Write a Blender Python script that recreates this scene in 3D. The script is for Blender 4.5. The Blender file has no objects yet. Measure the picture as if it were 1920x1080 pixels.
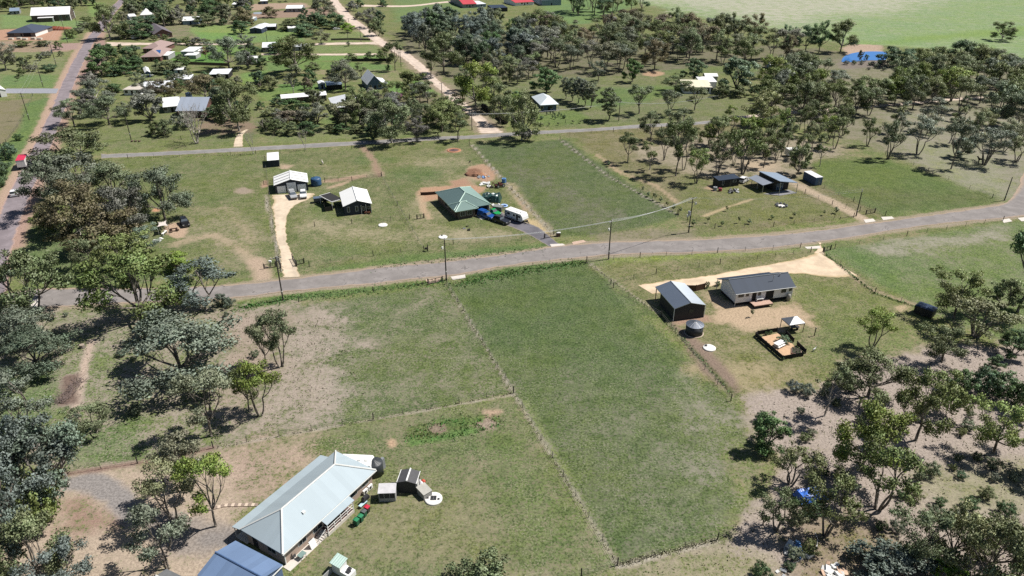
import bpy, math, random
import numpy as np
from mathutils import Vector, Matrix

R = math.radians
random.seed(7)
scene = bpy.context.scene
C = scene.collection

# ------------------------------------------------------------------ survey: photo pixel -> point on the ground
FOC, PITCH, CAMH = 1333.0, R(28.5), 76.0
SP, CP = math.sin(PITCH), math.cos(PITCH)
def P(x, y, z=0.0):
    dx, dy, dz = (x - 960) / FOC, CP + SP * (540 - y) / FOC, -SP + CP * (540 - y) / FOC
    t = (z - CAMH) / dz
    return Vector((dx * t, dy * t, z))
def depth(p):
    return p[1] * CP - (p[2] - CAMH) * SP
def mpp(p):
    return depth(p) / FOC
def height_to(p, ty):
    k = (540 - ty) / FOC
    return CAMH + p[1] * (k * CP - SP) / (CP + k * SP)
def lin(c):
    c = c / 255.0
    return c / 12.92 if c <= 0.04045 else ((c + 0.055) / 1.055) ** 2.4
KEXP = 1.40
def seen(r, g, b, k=1.0):
    """sRGB as sunlit in the photo -> surface albedo"""
    return tuple(min(0.9, lin(v) / KEXP * k) for v in (r, g, b))

# ------------------------------------------------------------------ materials
MATS = {}
class NT:
    def __init__(s, m):
        s.m = m; s.t = m.node_tree; s.n = s.t.nodes; s.l = s.t.links
    def new(s, typ, **kw):
        n = s.n.new(typ)
        for k, v in kw.items(): setattr(n, k, v)
        return n
    def link(s, a, b): s.l.new(a, b)
    def math(s, op, a, b=None, clamp=False):
        n = s.new('ShaderNodeMath', operation=op); n.use_clamp = clamp
        for i, v in enumerate((a, b)):
            if v is None: continue
            if hasattr(v, 'links'): s.link(v, n.inputs[i])
            else: n.inputs[i].default_value = v
        return n.outputs[0]
    def noise(s, scale, detail=4, rough=0.6, vec=None):
        n = s.new('ShaderNodeTexNoise'); n.inputs['Scale'].default_value = scale
        n.inputs['Detail'].default_value = detail; n.inputs['Roughness'].default_value = rough
        if vec is not None: s.link(vec, n.inputs['Vector'])
        return n.outputs['Fac']
    def mixc(s, fac, a, b, blend='MIX'):
        n = s.new('ShaderNodeMix', data_type='RGBA', blend_type=blend)
        for sock, v in ((n.inputs[0], fac), (n.inputs[6], a), (n.inputs[7], b)):
            if hasattr(v, 'links'): s.link(v, sock)
            elif isinstance(v, (int, float)): sock.default_value = v
            else: sock.default_value = (*v[:3], 1)
        return n.outputs[2]
    def ramp(s, fac, lo, hi):
        n = s.new('ShaderNodeMapRange'); n.interpolation_type = 'SMOOTHSTEP'
        s.link(fac, n.inputs[0])
        for i, v in ((1, lo), (2, hi)):
            if hasattr(v, 'links'): s.link(v, n.inputs[i])
            else: n.inputs[i].default_value = v
        return n.outputs[0]
def newmat(name):
    m = bpy.data.materials.new(name); m.use_nodes = True
    t = NT(m); b = t.n['Principled BSDF']
    return m, t, b
def mat(name, col, rough=0.6, metal=0.0, var=0.12, vscale=1.5, spec=0.5, bump=0.0, bscale=8.0):
    """plain weathered surface: base colour with a little dirt variation"""
    if name in MATS: return MATS[name]
    m, t, b = newmat(name)
    co = t.new('ShaderNodeTexCoord').outputs['Object']
    n = t.noise(vscale, 5, 0.65, co)
    f = t.ramp(n, 0.3, 0.75)
    c = t.mixc(f, tuple(v * (1 - var) for v in col), tuple(min(0.92, v * (1 + var)) for v in col))
    t.link(c, b.inputs['Base Color'])
    b.inputs['Roughness'].default_value = rough; b.inputs['Metallic'].default_value = metal
    b.inputs['Specular IOR Level'].default_value = spec
    if bump:
        bn = t.new('ShaderNodeBump'); bn.inputs['Strength'].default_value = bump; bn.inputs['Distance'].default_value = 0.05
        t.link(t.noise(bscale, 6, 0.7, co), bn.inputs['Height']); t.link(bn.outputs[0], b.inputs['Normal'])
    MATS[name] = m; return m
def roofmat(name, col, rough=0.32, metal=0.0, amp=0.42, pitch=0.085, spec=0.6, sheet=0.06):
    """corrugated sheet steel: ribs run down the slope, so the normal swings along the eave direction"""
    if name in MATS: return MATS[name]
    m, t, b = newmat(name)
    uv = t.new('ShaderNodeUVMap', uv_map='UVMap').outputs[0]
    sx = t.new('ShaderNodeSeparateXYZ'); t.link(uv, sx.inputs[0])
    tg = t.new('ShaderNodeTangent', direction_type='UV_MAP'); tg.uv_map = 'UVMap'
    t.link(tg.outputs[0], b.inputs['Tangent']); b.inputs['Anisotropic'].default_value = min(0.95, amp * 1.25)   ; b.inputs['Anisotropic Rotation'].default_value = 0.0  # glints spread across the ribs
    rib = t.math('FRACT', t.math('MULTIPLY', sx.outputs[0], 1 / 0.19))
    rib = t.math('MULTIPLY', t.math('LESS_THAN', rib, 0.22), 0.35)
    # sheets about 0.9 m wide differ a little, and the paint is blotchy
    st = t.math('FLOOR', t.math('MULTIPLY', sx.outputs[0], 1 / 0.9))
    wn = t.new('ShaderNodeTexWhiteNoise', noise_dimensions='1D'); t.link(st, wn.inputs['W'])
    co = t.new('ShaderNodeTexCoord').outputs['Object']
    f = t.math('SUBTRACT', t.math('ADD', t.math('MULTIPLY', wn.outputs[0], 0.5), t.math('MULTIPLY', t.noise(0.6, 5, 0.7, co), 0.6)), rib)
    c = t.mixc(f, tuple(v * (1 - 2 * sheet) for v in col), tuple(min(0.95, v * (1 + sheet)) for v in col))
    t.link(c, b.inputs['Base Color'])
    b.inputs['Roughness'].default_value = rough; b.inputs['Metallic'].default_value = metal
    b.inputs['Specular IOR Level'].default_value = spec
    MATS[name] = m; return m
def bandmat(name, colA, colB, pitch, duty=0.9, rough=0.7, axis=1, stag=False):
    """boards / bricks from the UV (u along the wall, v up)"""
    if name in MATS: return MATS[name]
    m, t, b = newmat(name)
    uv = t.new('ShaderNodeUVMap', uv_map='UVMap').outputs[0]
    co = t.new('ShaderNodeTexCoord').outputs['Object']
    if stag:
        br = t.new('ShaderNodeTexBrick'); t.link(uv, br.inputs['Vector'])
        br.inputs['Scale'].default_value = 1.0 / pitch; br.inputs['Color1'].default_value = (*colA, 1)
        br.inputs['Color2'].default_value = (*[v * 0.8 for v in colA], 1); br.inputs['Mortar'].default_value = (*colB, 1)
        br.inputs['Mortar Size'].default_value = 0.04; c = br.outputs[0]
    else:
        sx = t.new('ShaderNodeSeparateXYZ'); t.link(uv, sx.inputs[0])
        fr = t.math('FRACT', t.math('MULTIPLY', sx.outputs[axis], 1 / pitch))
        c = t.mixc(t.math('GREATER_THAN', fr, duty), colA, colB)
    c = t.mixc(t.ramp(t.noise(1.2, 5, 0.7, co), 0.35, 0.8), c, tuple(v * 0.8 for v in colA))
    t.link(c, b.inputs['Base Color']); b.inputs['Roughness'].default_value = rough
    MATS[name] = m; return m
def glass(name='window_glass', col=(0.02, 0.028, 0.035)):
    if name in MATS: return MATS[name]
    m, t, b = newmat(name)
    b.inputs['Base Color'].default_value = (*col, 1); b.inputs['Roughness'].default_value = 0.06
    MATS[name] = m; return m

# ------------------------------------------------------------------ mesh helper
class MB:
    def __init__(s): s.v = []; s.f = []
    def add(s, vs, fs):
        o = len(s.v); s.v += [Vector(p) for p in vs]; s.f += [tuple(o + i for i in f) for f in fs]; return s
    def box(s, x0, x1, y0, y1, z0, z1, tx=0, ty=0):
        return s.add([(x0, y0, z0), (x1, y0, z0), (x1, y1, z0), (x0, y1, z0),
                      (x0 + tx, y0 + ty, z1), (x1 - tx, y0 + ty, z1), (x1 - tx, y1 - ty, z1), (x0 + tx, y1 - ty, z1)],
                     [(3, 2, 1, 0), (4, 5, 6, 7), (0, 1, 5, 4), (1, 2, 6, 5), (2, 3, 7, 6), (3, 0, 4, 7)])
    def prism(s, poly, z0, z1, axis='z', inset=0.0):
        """polygon (counter-clockwise) extruded: axis z -> (x,y), axis y -> poly is (x,z), axis x -> poly is (y,z)"""
        n = len(poly); cx = sum(p[0] for p in poly) / n; cy = sum(p[1] for p in poly) / n
        if axis == 'z': mk = lambda a, b, h: (a, b, h)
        elif axis == 'y': mk = lambda a, b, h: (a, h, b)
        else: mk = lambda a, b, h: (h, a, b)
        vs = [mk(a, b, z0) for a, b in poly] + [mk(cx + (a - cx) * (1 - inset), cy + (b - cy) * (1 - inset), z1) for a, b in poly]
        fs = [tuple(range(n - 1, -1, -1)), tuple(range(n, 2 * n))] + [(i, (i + 1) % n, n + (i + 1) % n, n + i) for i in range(n)]
        if axis == 'y': fs = [tuple(reversed(f)) for f in fs]
        return s.add(vs, fs)
    def tube(s, p0, p1, r0, r1=None, n=8, cap=True):
        r1 = r0 if r1 is None else r1
        p0, p1 = Vector(p0), Vector(p1); d = (p1 - p0)
        if d.length < 1e-6: return s
        d.normalize(); a = d.orthogonal().normalized(); b = d.cross(a)
        vs = []
        for p, r in ((p0, r0), (p1, r1)):
            for i in range(n):
                w = 2 * math.pi * i / n; vs.append(p + a * math.cos(w) * r + b * math.sin(w) * r)
        fs = [(i, (i + 1) % n, n + (i + 1) % n, n + i) for i in range(n)]
        if cap: fs += [tuple(range(n - 1, -1, -1)), tuple(range(n, 2 * n))]
        return s.add(vs, fs)
    def path(s, pts, r, n=5):
        for a, b in zip(pts[:-1], pts[1:]): s.tube(a, b, r, r, n)
        return s
    def lathe(s, prof, n=20, c=(0, 0, 0)):
        """prof: (r,z) from the bottom up; closed with caps"""
        vs = []; fs = []
        for r, z in prof:
            for i in range(n):
                w = 2 * math.pi * i / n; vs.append((c[0] + r * math.cos(w), c[1] + r * math.sin(w), c[2] + z))
        for k in range(len(prof) - 1):
            for i in range(n):
                j = (i + 1) % n; fs.append((k * n + i, k * n + j, (k + 1) * n + j, (k + 1) * n + i))
        fs.append(tuple(range(n - 1, -1, -1))); m = (len(prof) - 1) * n; fs.append(tuple(range(m, m + n)))
        return s.add(vs, fs)
    def blob(s, c, rx, ry, rz, seed=0, amp=0.2, n=10, m=7, low=-0.3):
        rr = random.Random(seed); vs = []; fs = []
        for k in range(m):
            ph = math.asin(low) + (math.pi / 2 - math.asin(low)) * k / (m - 1) if low > -1 else -math.pi / 2 + math.pi * k / (m - 1)
            for i in range(n):
                w = 2 * math.pi * i / n; j = 1 + rr.uniform(-amp, amp)
                vs.append((c[0] + rx * j * math.cos(ph) * math.cos(w), c[1] + ry * j * math.cos(ph) * math.sin(w), c[2] + rz * (math.sin(ph)) * (1 + rr.uniform(-amp, amp) * 0.7)))
        for k in range(m - 1):
            for i in range(n):
                j = (i + 1) % n; fs.append((k * n + i, k * n + j, (k + 1) * n + j, (k + 1) * n + i))
        fs.append(tuple(range(n - 1, -1, -1))); fs.append(tuple(range((m - 1) * n, m * n)))
        return s.add(vs, fs)
    def mesh(s, name, m=None, smooth=False):
        me = bpy.data.meshes.new(name); me.from_pydata([tuple(v) for v in s.v], [], s.f)
        uvl = me.uv_layers.new(name='UVMap'); Z = Vector((0, 0, 1))
        for p in me.polygons:
            n = p.normal
            t = Z.cross(n)
            t = Vector((1, 0, 0)) if t.length < 0.02 else t.normalized()
            w = n.cross(t)
            for li in p.loop_indices:
                co = me.vertices[me.loops[li].vertex_index].co
                uvl.data[li].uv = (co.dot(t), co.dot(w))
        if smooth: me.polygons.foreach_set('use_smooth', [True] * len(me.polygons))
        if m: me.materials.append(m)
        return me
    def build(s, name, m, parent=None, smooth=False):
        o = bpy.data.objects.new(name, s.mesh(name, m, smooth)); C.objects.link(o)
        if parent: o.parent = parent
        return o
def tag(o, label=None, cat=None, group=None, kind=None):
    for k, v in (('label', label), ('category', cat), ('group', group), ('kind', kind)):
        if v: o[k] = v
    return o
def thing(name, label, cat, loc=(0, 0, 0), rz=0.0, group=None):
    o = bpy.data.objects.new(name, None); C.objects.link(o); o.empty_display_size = 0.3
    o.location = loc; o.rotation_euler = (0, 0, rz)
    return tag(o, label, cat, group)
def dup(root, loc=None, rz=None, label=None, scale=None, group=None):
    r = root.copy(); C.objects.link(r)
    if loc is not None: r.location = loc
    if rz is not None: r.rotation_euler = (0, 0, rz)
    if scale is not None: r.scale = scale
    if label: r['label'] = label
    if group: r['group'] = group
    for ch in list(root.children):
        c = ch.copy(); C.objects.link(c); c.parent = r
        for g in list(ch.children):
            d = g.copy(); C.objects.link(d); d.parent = c
    return r
def rect(A, B, Cc, z):
    """A near end of one side, B its other end, Cc next corner (counter-clockwise): centre, angle, length AB, width BC"""
    a, b, c = P(*A, z), P(*B, z), P(*Cc, z)
    u = b - a; L = u.length; u.normalize(); v = Vector((-u.y, u.x, 0)); W = (c - b).dot(v)
    ctr = a + u * L / 2 + v * W / 2; ctr.z = 0
    return ctr, math.atan2(u.y, u.x), L, abs(W)
def rectD(A, D, Cc, z):
    """A near corner, D far corner over it, Cc far corner at the other end (x runs D->C)"""
    a, d, c = P(*A, z), P(*D, z), P(*Cc, z)
    u = c - d; L = u.length; u.normalize(); v = Vector((-u.y, u.x, 0)); W = (d - a).dot(v)
    ctr = d + u * L / 2 - v * W / 2; ctr.z = 0
    return ctr, math.atan2(u.y, u.x), L, abs(W)

# ------------------------------------------------------------------ noise for painting the ground
def vnoise(x, y, sc, seed):
    x = x / sc; y = y / sc; ix = np.floor(x); iy = np.floor(y); fx = x - ix; fy = y - iy
    fx = fx * fx * (3 - 2 * fx); fy = fy * fy * (3 - 2 * fy)
    def h(i, j):
        v = np.sin(i * 127.1 + j * 311.7 + seed * 74.7) * 43758.5453
        return v - np.floor(v)
    return (h(ix, iy) * (1 - fx) + h(ix + 1, iy) * fx) * (1 - fy) + (h(ix, iy + 1) * (1 - fx) + h(ix + 1, iy + 1) * fx) * fy
def fbm(x, y, sc, seed, octv=4):
    s = 0; a = 0.5; t = 0
    for k in range(octv):
        s = s + a * vnoise(x, y, sc / 2 ** k, seed + k * 13); t += a; a *= 0.55
    return s / t
# ------------------------------------------------------------------ trees
def leafmat():
    m, t, b = newmat('leaves')
    oi = t.new('ShaderNodeObjectInfo')
    at = t.new('ShaderNodeAttribute', attribute_name='var')
    hs = t.new('ShaderNodeHueSaturation')
    t.link(oi.outputs['Color'], hs.inputs['Color'])
    t.link(t.math('ADD', t.math('MULTIPLY', at.outputs['Fac'], 0.06), 0.47), hs.inputs['Hue'])
    t.link(at.outputs['Fac'], hs.inputs['Value'])
    t.link(hs.outputs[0], b.inputs['Base Color'])
    b.inputs['Roughness'].default_value = 0.55; b.inputs['Specular IOR Level'].default_value = 0.35
    tr = t.new('ShaderNodeBsdfTranslucent')
    g = t.mixc(1.0, hs.outputs[0], (1.0, 1.1, 0.6), 'MULTIPLY'); t.link(g, tr.inputs['Color'])
    mx = t.new('ShaderNodeMixShader'); mx.inputs[0].default_value = 0.09
    t.link(b.outputs[0], mx.inputs[1]); t.link(tr.outputs[0], mx.inputs[2])
    t.link(mx.outputs[0], t.n['Material Output'].inputs['Surface'])
    return m
LEAF = leafmat()
def barkmat(name, dark, pale):
    m, t, b = newmat(name)
    co = t.new('ShaderNodeTexCoord').outputs['Object']
    mp = t.new('ShaderNodeMapping'); mp.inputs['Scale'].default_value = (2.5, 2.5, 0.5); t.link(co, mp.inputs[0])
    n = t.noise(1.6, 6, 0.7, mp.outputs[0])
    t.link(t.mixc(t.ramp(n, 0.38, 0.66), dark, pale), b.inputs['Base Color'])
    b.inputs['Roughness'].default_value = 0.9; b.inputs['Specular IOR Level'].default_value = 0.2
    bn = t.new('ShaderNodeBump'); bn.inputs['Strength'].default_value = 0.5; bn.inputs['Distance'].default_value = 0.06
    t.link(n, bn.inputs['Height']); t.link(bn.outputs[0], b.inputs['Normal'])
    return m
BARK = barkmat('gum_bark', (0.06, 0.05, 0.042), (0.30, 0.27, 0.23))
BARKP = barkmat('pale_bark', (0.16, 0.14, 0.12), (0.55, 0.51, 0.46))

def leaves(centres, radii, per, size, rng, hang=0.5, flat=0.72, wid=0.62, shell=0.55, cvar=0.2):
    """many small leaf sprays spread through round clumps"""
    vs = []; va = []; nv = []; mid = np.mean(np.array(centres), 0)
    for (c, r) in zip(centres, radii):
        n = max(6, int(per * (r / np.mean(radii)) ** 2 * rng.uniform(0.75, 1.25)))
        d = rng.normal(size=(n, 3)); d /= np.linalg.norm(d, axis=1)[:, None]
        rad = r * rng.uniform(0, 1, n) ** shell
        p = np.array(c) + d * rad[:, None] * np.array([1, 1, flat]) + rng.normal(size=(n, 3)) * 0.06 * r
        a = rng.normal(size=(n, 3)); a[:, 2] = a[:, 2] * 0.6 - hang; a /= np.linalg.norm(a, axis=1)[:, None]
        s = np.cross(a, rng.normal(size=(n, 3))); s /= np.linalg.norm(s, axis=1)[:, None] + 1e-6
        l = size * rng.uniform(0.6, 1.35, n)[:, None]; w = l * wid * rng.uniform(0.7, 1.3, n)[:, None]
        q = np.stack([p - a * l * 0.5, p + s * w * 0.5 - a * l * 0.05, p + a * l * 0.5, p - s * w * 0.5 - a * l * 0.05], 1)
        o = d + 0.55 * (np.array(c) - mid) / (np.linalg.norm(np.array(c) - mid) + 1e-6) + np.array([0, 0, 0.25]) + rng.normal(size=(n, 3)) * 0.6
        o /= np.linalg.norm(o, axis=1)[:, None]; g = np.cross(q[:, 1] - q[:, 0], q[:, 2] - q[:, 0]); fl = (g * o).sum(1) < 0; q[fl] = q[fl][:, ::-1]
        vs.append(q); nv.append(np.repeat(o, 4, 0))
        k = 1 + rng.uniform(-cvar, cvar)
        va.append(np.repeat(np.clip(k + rng.uniform(-0.22, 0.22, n), 0.4, 1.7), 4))
    q = np.concatenate(vs); NRM[len(q)] = np.concatenate(nv); return q, np.concatenate(va)
NRM = {}
def leafmesh(name, q, va, nrm=None):
    n = len(q); me = bpy.data.meshes.new(name)
    me.vertices.add(4 * n); me.vertices.foreach_set('co', q.reshape(-1).astype(np.float32))
    me.loops.add(4 * n); me.loops.foreach_set('vertex_index', np.arange(4 * n, dtype=np.int32))
    me.polygons.add(n); me.polygons.foreach_set('loop_start', np.arange(0, 4 * n, 4, dtype=np.int32))
    at = me.attributes.new('var', 'FLOAT', 'POINT'); at.data.foreach_set('value', va.astype(np.float32))
    me.materials.append(LEAF); me.update(); me.validate()
    if nrm is not None:
        me.polygons.foreach_set('use_smooth', np.ones(n, bool)); me.normals_split_custom_set_from_vertices([tuple(v) for v in nrm])
    return me
def curve(mb, a, b, r0, r1, rng, bend=0.12, n=4, sides=6):
    a = np.array(a, float); b = np.array(b, float); L = np.linalg.norm(b - a)
    off = rng.normal(size=3) * bend * L; off[2] *= 0.4
    pts = []
    for i in range(n + 1):
        t = i / n; pts.append(a * (1 - t) + b * t + off * 4 * t * (1 - t) * 0.5 + np.array([0, 0, -0.05 * L * t * (1 - t)]))
    for i in range(n):
        mb.tube(pts[i], pts[i + 1], r0 + (r1 - r0) * i / n, r0 + (r1 - r0) * (i + 1) / n, sides, cap=(i in (0, n - 1)))
    return pts
PROTO = {}
def proto(code, trunk_mb, q, va, bark, label_kind, nrm=None):
    tm = trunk_mb.mesh(code + '_trunk', bark, True)
    cm = leafmesh(code + '_crown', q, va, nrm) if q is not None else None
    if q is not None:
        p = q[:, 0]; Wx = np.percentile(np.abs(p[:, :2]).max(1), 97) * 2; Hh = p[:, 2].max()
    else:
        co = np.array([v.co for v in tm.vertices]); Wx = np.abs(co[:, :2]).max() * 2; Hh = co[:, 2].max()
    PROTO[code] = (tm, cm, float(Wx), float(Hh))
def gum(code, seed, H=12, W=10, base=0.3, stems=1, clumps=44, per=95, leaf=0.36, limbs=5, rc=0.125, tr=0.32, hollow=0.35, hang=0.6, bark=None, lean=0.0, topflat=1.0, outl=5, sub=0, dens=1.0):
    rng = np.random.default_rng(seed)
    zc = H * (base + 1) / 2; rz = H * (1 - base) / 2
    pts = []; tries = 0
    mind = W * rc * 1.3
    while len(pts) < clumps and tries < 6000:
        tries += 1
        d = rng.normal(size=3); d /= np.linalg.norm(d)
        if d[2] < -0.75: continue
        r = rng.uniform(hollow, 1.0) ** 0.6
        lump = 0.78 + 0.30 * math.sin(3 * math.atan2(d[1], d[0]) + seed) * (1 - abs(d[2])) + 0.1 * rng.normal()
        p = np.array([d[0] * W / 2 * r * lump, d[1] * W / 2 * r * lump, zc + d[2] * rz * r * (topflat if d[2] > 0 else 1)])
        p[:2] *= (1.0 if p[2] > zc else 0.55 + 0.45 * (p[2] - (zc - rz)) / rz)
        p[0] += lean * (p[2] / H) * W
        if all(np.linalg.norm((p - o) * [1, 1, 1.2]) > mind for o in pts): pts.append(p)
        elif tries % 40 == 0: mind *= 0.93
    ends = None
    if sub:                                                    # a gum's crown is several separate heads on their own limbs
        pts = []; ends = []; a0 = rng.uniform(0, 6.28)
        for k in range(sub):
            top = k >= sub - max(1, sub // 4)
            el = rng.uniform(.55, .8) if top else rng.uniform(-.85 if H < 13.5 and stems < 3 else -.5, .4); az = a0 + k * 2.4 + rng.uniform(-.35, .35)
            rr_ = (rng.uniform(.05, .3) if top else rng.uniform(.52, .78)) * W / 2
            cS = np.array([math.cos(az) * rr_, math.sin(az) * rr_, zc + rz * el * topflat]); cS[0] += lean * (cS[2] / H) * W
            rs = W * rng.uniform(.17, .25); ends.append(cS - np.array([0, 0, rs * .5]))
            for j in range(max(4, clumps // sub)):
                d = rng.normal(size=3); d /= np.linalg.norm(d); d[2] = d[2] * .75 + .12
                pts.append(cS + d * rs * rng.uniform(.45, 1.05))
    pts = np.array(pts); rad = W * rc * rng.uniform(0.6, 1.2, len(pts))
    mb = MB()
    # limbs: clumps grouped round a few limb ends
    ends = np.array(ends) if ends is not None else pts[rng.choice(len(pts), min(limbs, len(pts)), replace=False)] * np.array([0.62, 0.62, 0.86])
    near = np.argmin(np.linalg.norm(pts[:, None] - ends[None], axis=2), 1)
    forks = []
    for s in range(stems):
        if stems == 1:
            f = np.array([lean * W * base * 0.6 + rng.normal() * 0.2, rng.normal() * 0.2, H * base * 0.95])
            curve(mb, (0, 0, -0.3), f, tr, tr * 0.72, rng, 0.06, 5, 8)
        else:
            w = 2 * math.pi * s / stems + rng.uniform(-0.4, 0.4)
            f = np.array([math.cos(w) * W * 0.13, math.sin(w) * W * 0.13, H * base * rng.uniform(0.9, 1.2)])
            curve(mb, (math.cos(w) * tr * 0.8, math.sin(w) * tr * 0.8, -0.3), f, tr * 0.62, tr * 0.42, rng, 0.08, 5, 7)
        forks.append(f)
    forks = np.array(forks)
    for i, e in enumerate(ends):
        f = forks[np.argmin(np.linalg.norm(forks[:, :2] - e[:2], axis=1) + rng.uniform(0, 0.3, len(forks)))]
        lp = curve(mb, f, e, tr * (0.55 if stems == 1 else 0.36), tr * 0.2, rng, 0.16, 5, 6)
        for k in np.where(near == i)[0]:
            s = lp[rng.integers(2, len(lp))]
            curve(mb, s, pts[k], tr * 0.17, tr * 0.05, rng, 0.12, 3, 4)
    q, va = leaves(pts, rad, per * 2.1 * dens, leaf * 0.88, rng, hang); nr = NRM[len(q)]
    if outl:
        oc = pts[rng.choice(len(pts), outl)] * np.array([1.13, 1.13, 1.02]); q2, v2 = leaves(oc, W * rc * 0.5 * np.ones(outl), per * 0.7, leaf * 0.85, rng, hang)
        nr = np.concatenate([nr, NRM[len(q2)]]); q = np.concatenate([q, q2]); va = np.concatenate([va, v2])
    proto(code, mb, q, va, bark or BARK, 'gum', nr)
gum('E0', 11, 12, 12, 0.24, 1, 56, 100, 0.40, 6, sub=8, dens=.92)
gum('E1', 23, 12, 13, 0.22, 1, 63, 95, 0.42, 7, rc=0.115, bark=BARKP, sub=9, dens=.92)
gum('E2', 37, 13, 11, 0.26, 1, 44, 100, 0.40, 5, lean=0.08, sub=7, dens=.92)
gum('E3', 41, 11, 13, 0.20, 2, 64, 90, 0.42, 7, rc=0.11, sub=10, dens=.92)
gum('T0', 53, 14, 8.5, 0.26, 1, 38, 95, 0.36, 5, rc=0.14, tr=0.26, sub=6, dens=.92)
gum('T1', 67, 14, 8, 0.28, 2, 34, 85, 0.36, 5, rc=0.14, tr=0.28, sub=6, dens=.92)
gum('T2', 71, 14, 9, 0.30, 3, 36, 80, 0.36, 6, rc=0.13, tr=0.3, topflat=0.85, sub=7, dens=.92)
gum('T3', 83, 14, 7, 0.26, 1, 30, 80, 0.36, 4, rc=0.15, tr=0.22, lean=0.15, bark=BARKP, sub=5, dens=.92)
gum('U0', 97, 10, 10, 0.38, 5, 46, 80, 0.36, 8, rc=0.12, tr=0.34, topflat=0.8, sub=8, dens=.8)     # fanned thin stems
gum('U1', 101, 10, 9, 0.36, 4, 40, 75, 0.36, 7, rc=0.125, tr=0.32, sub=7, dens=.8)
gum('D0', 107, 9, 9, 0.10, 1, 60, 110, 0.36, 8, rc=0.11, tr=0.3, hang=0.3, outl=4, sub=11, dens=.85)   # dense round
gum('D1', 113, 10, 8, 0.10, 1, 60, 110, 0.36, 8, rc=0.12, tr=0.28, hang=0.9, outl=4, sub=10, dens=.85)
gum('D2', 127, 9, 9.5, 0.14, 2, 60, 100, 0.36, 8, rc=0.105, tr=0.3, hang=0.3, outl=5, sub=10, dens=.75)
gum('C0', 131, 13, 6.5, 0.12, 1, 46, 90, 0.34, 4, rc=0.13, tr=0.2, hang=1.2)                       # feathery upright
gum('C1', 137, 13, 6, 0.15, 1, 40, 85, 0.34, 4, rc=0.14, tr=0.2, hang=1.2)
gum('S0', 139, 3, 4, 0.02, 3, 30, 60, 0.22, 5, rc=0.14, tr=0.07, hollow=0.4, hang=0.2)
gum('S1', 149, 2.6, 4.2, 0.02, 3, 28, 60, 0.22, 5, rc=0.14, tr=0.07, hollow=0.4, hang=0.1, topflat=0.8)
gum('A0', 151, 2.6, 1.6, 0.25, 1, 9, 34, 0.2, 3, rc=0.2, tr=0.03, outl=0)
gum('A1', 157, 2.4, 1.2, 0.15, 1, 9, 34, 0.18, 3, rc=0.22, tr=0.03, outl=0)
gum('N0', 163, 9, 2.6, 0.03, 1, 22, 90, 0.24, 3, rc=0.3, tr=0.12, hang=-0.8, outl=0)                # narrow cypress
def bare(code, seed, H, W, stems):
    rng = np.random.default_rng(seed); mb = MB()
    def go(p, d, L, r, lev):
        e = p + d * L; curve(mb, p, e, r, r * 0.62, rng, 0.06, 3, 6 if lev < 2 else 4)
        if lev >= 4: return
        for k in range(3 if lev < 3 else 2):
            nd = d + rng.normal(size=3) * 0.38; nd[2] = abs(nd[2]) * 0.8 + 0.18; nd /= np.linalg.norm(nd)
            go(e if k else p + (e - p) * 0.75, nd, L * rng.uniform(0.62, 0.85), r * 0.58, lev + 1)
    for s in range(stems):
        w = 2 * math.pi * s / stems; d = np.array([math.cos(w) * 0.34, math.sin(w) * 0.34, 1]); d /= np.linalg.norm(d)
        go(np.array([math.cos(w) * 0.15, math.sin(w) * 0.15, -0.2]), d, H * 0.34, 0.17, 0)
    proto(code, mb, None, None, BARKP, 'bare')
bare('B0', 5, 8, 6, 4); bare('B1', 9, 8, 6, 2)
def palm(code, seed):
    rng = np.random.default_rng(seed); mb = MB(); curve(mb, (0, 0, -0.2), (0.2, 0, 7), 0.32, 0.26, rng, 0.02, 5, 8)
    qs = []; 
    for k in range(38):
        w = rng.uniform(0, 2 * math.pi); el = rng.uniform(-0.5, 1.3); p = np.array([0.2, 0, 7.0])
        d = np.array([math.cos(w) * math.cos(el), math.sin(w) * math.cos(el), math.sin(el)])
        for i in range(7):
            n = p + d * 0.45; side = np.cross(d, [0, 0, 1.0]); side /= np.linalg.norm(side) + 1e-6
            for sg in (-1, 1):
                tip = side * sg * 0.42 * (1 - i * 0.1) + d * 0.25 - np.array([0, 0, 0.15])
                qs.append([p, p + tip * 0.6 + np.array([0, 0, .05]), p + tip + d * 0.1, n])
            p = n; d = d + np.array([0, 0, -0.2]); d /= np.linalg.norm(d)
    q = np.array(qs); proto(code, mb, q, np.repeat(rng.uniform(0.8, 1.2, len(q)), 4), BARK, 'palm')
palm('K0', 3)

PAL = {'g': ('grey-green', (0.209, 0.232, 0.152)), 'b': ('blue-green', (0.175, 0.22, 0.172)), 'o': ('olive', (0.196, 0.212, 0.097)),
       'y': ('yellow-green', (0.253, 0.278, 0.076)), 'd': ('dark green', (0.124, 0.179, 0.087)), 'l': ('lime green', (0.333, 0.407, 0.062)),
       'n': ('brownish', (0.204, 0.16, 0.108)), 'p': ('pale olive', (0.253, 0.253, 0.145)), 'm': ('mid green', (0.125, 0.175, 0.07)),
       'k': ('pink-flowering', (0.517, 0.185, 0.394)), 'r': ('reddish', (0.246, 0.112, 0.086)), 's': ('grey', (0.216, 0.216, 0.166))}
KIND = {'E': ('gum_tree', 'gum tree', 'tree'), 'T': ('slender_gum', 'slender gum tree', 'tree'), 'U': ('many_stemmed_gum', 'many-stemmed gum tree', 'tree'), 'D': ('leafy_tree', 'dense leafy tree', 'tree'),
        'C': ('she_oak', 'feathery she-oak', 'tree'), 'S': ('shrub', 'shrub', 'shrub'), 'A': ('sapling', 'sapling', 'sapling'), 'N': ('cypress', 'narrow cypress', 'tree'),
        'B': ('bare_tree', 'leafless tree', 'tree'), 'K': ('palm_tree', 'palm tree', 'tree')}
NTREE = [0]; TREES_AT = []
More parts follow.
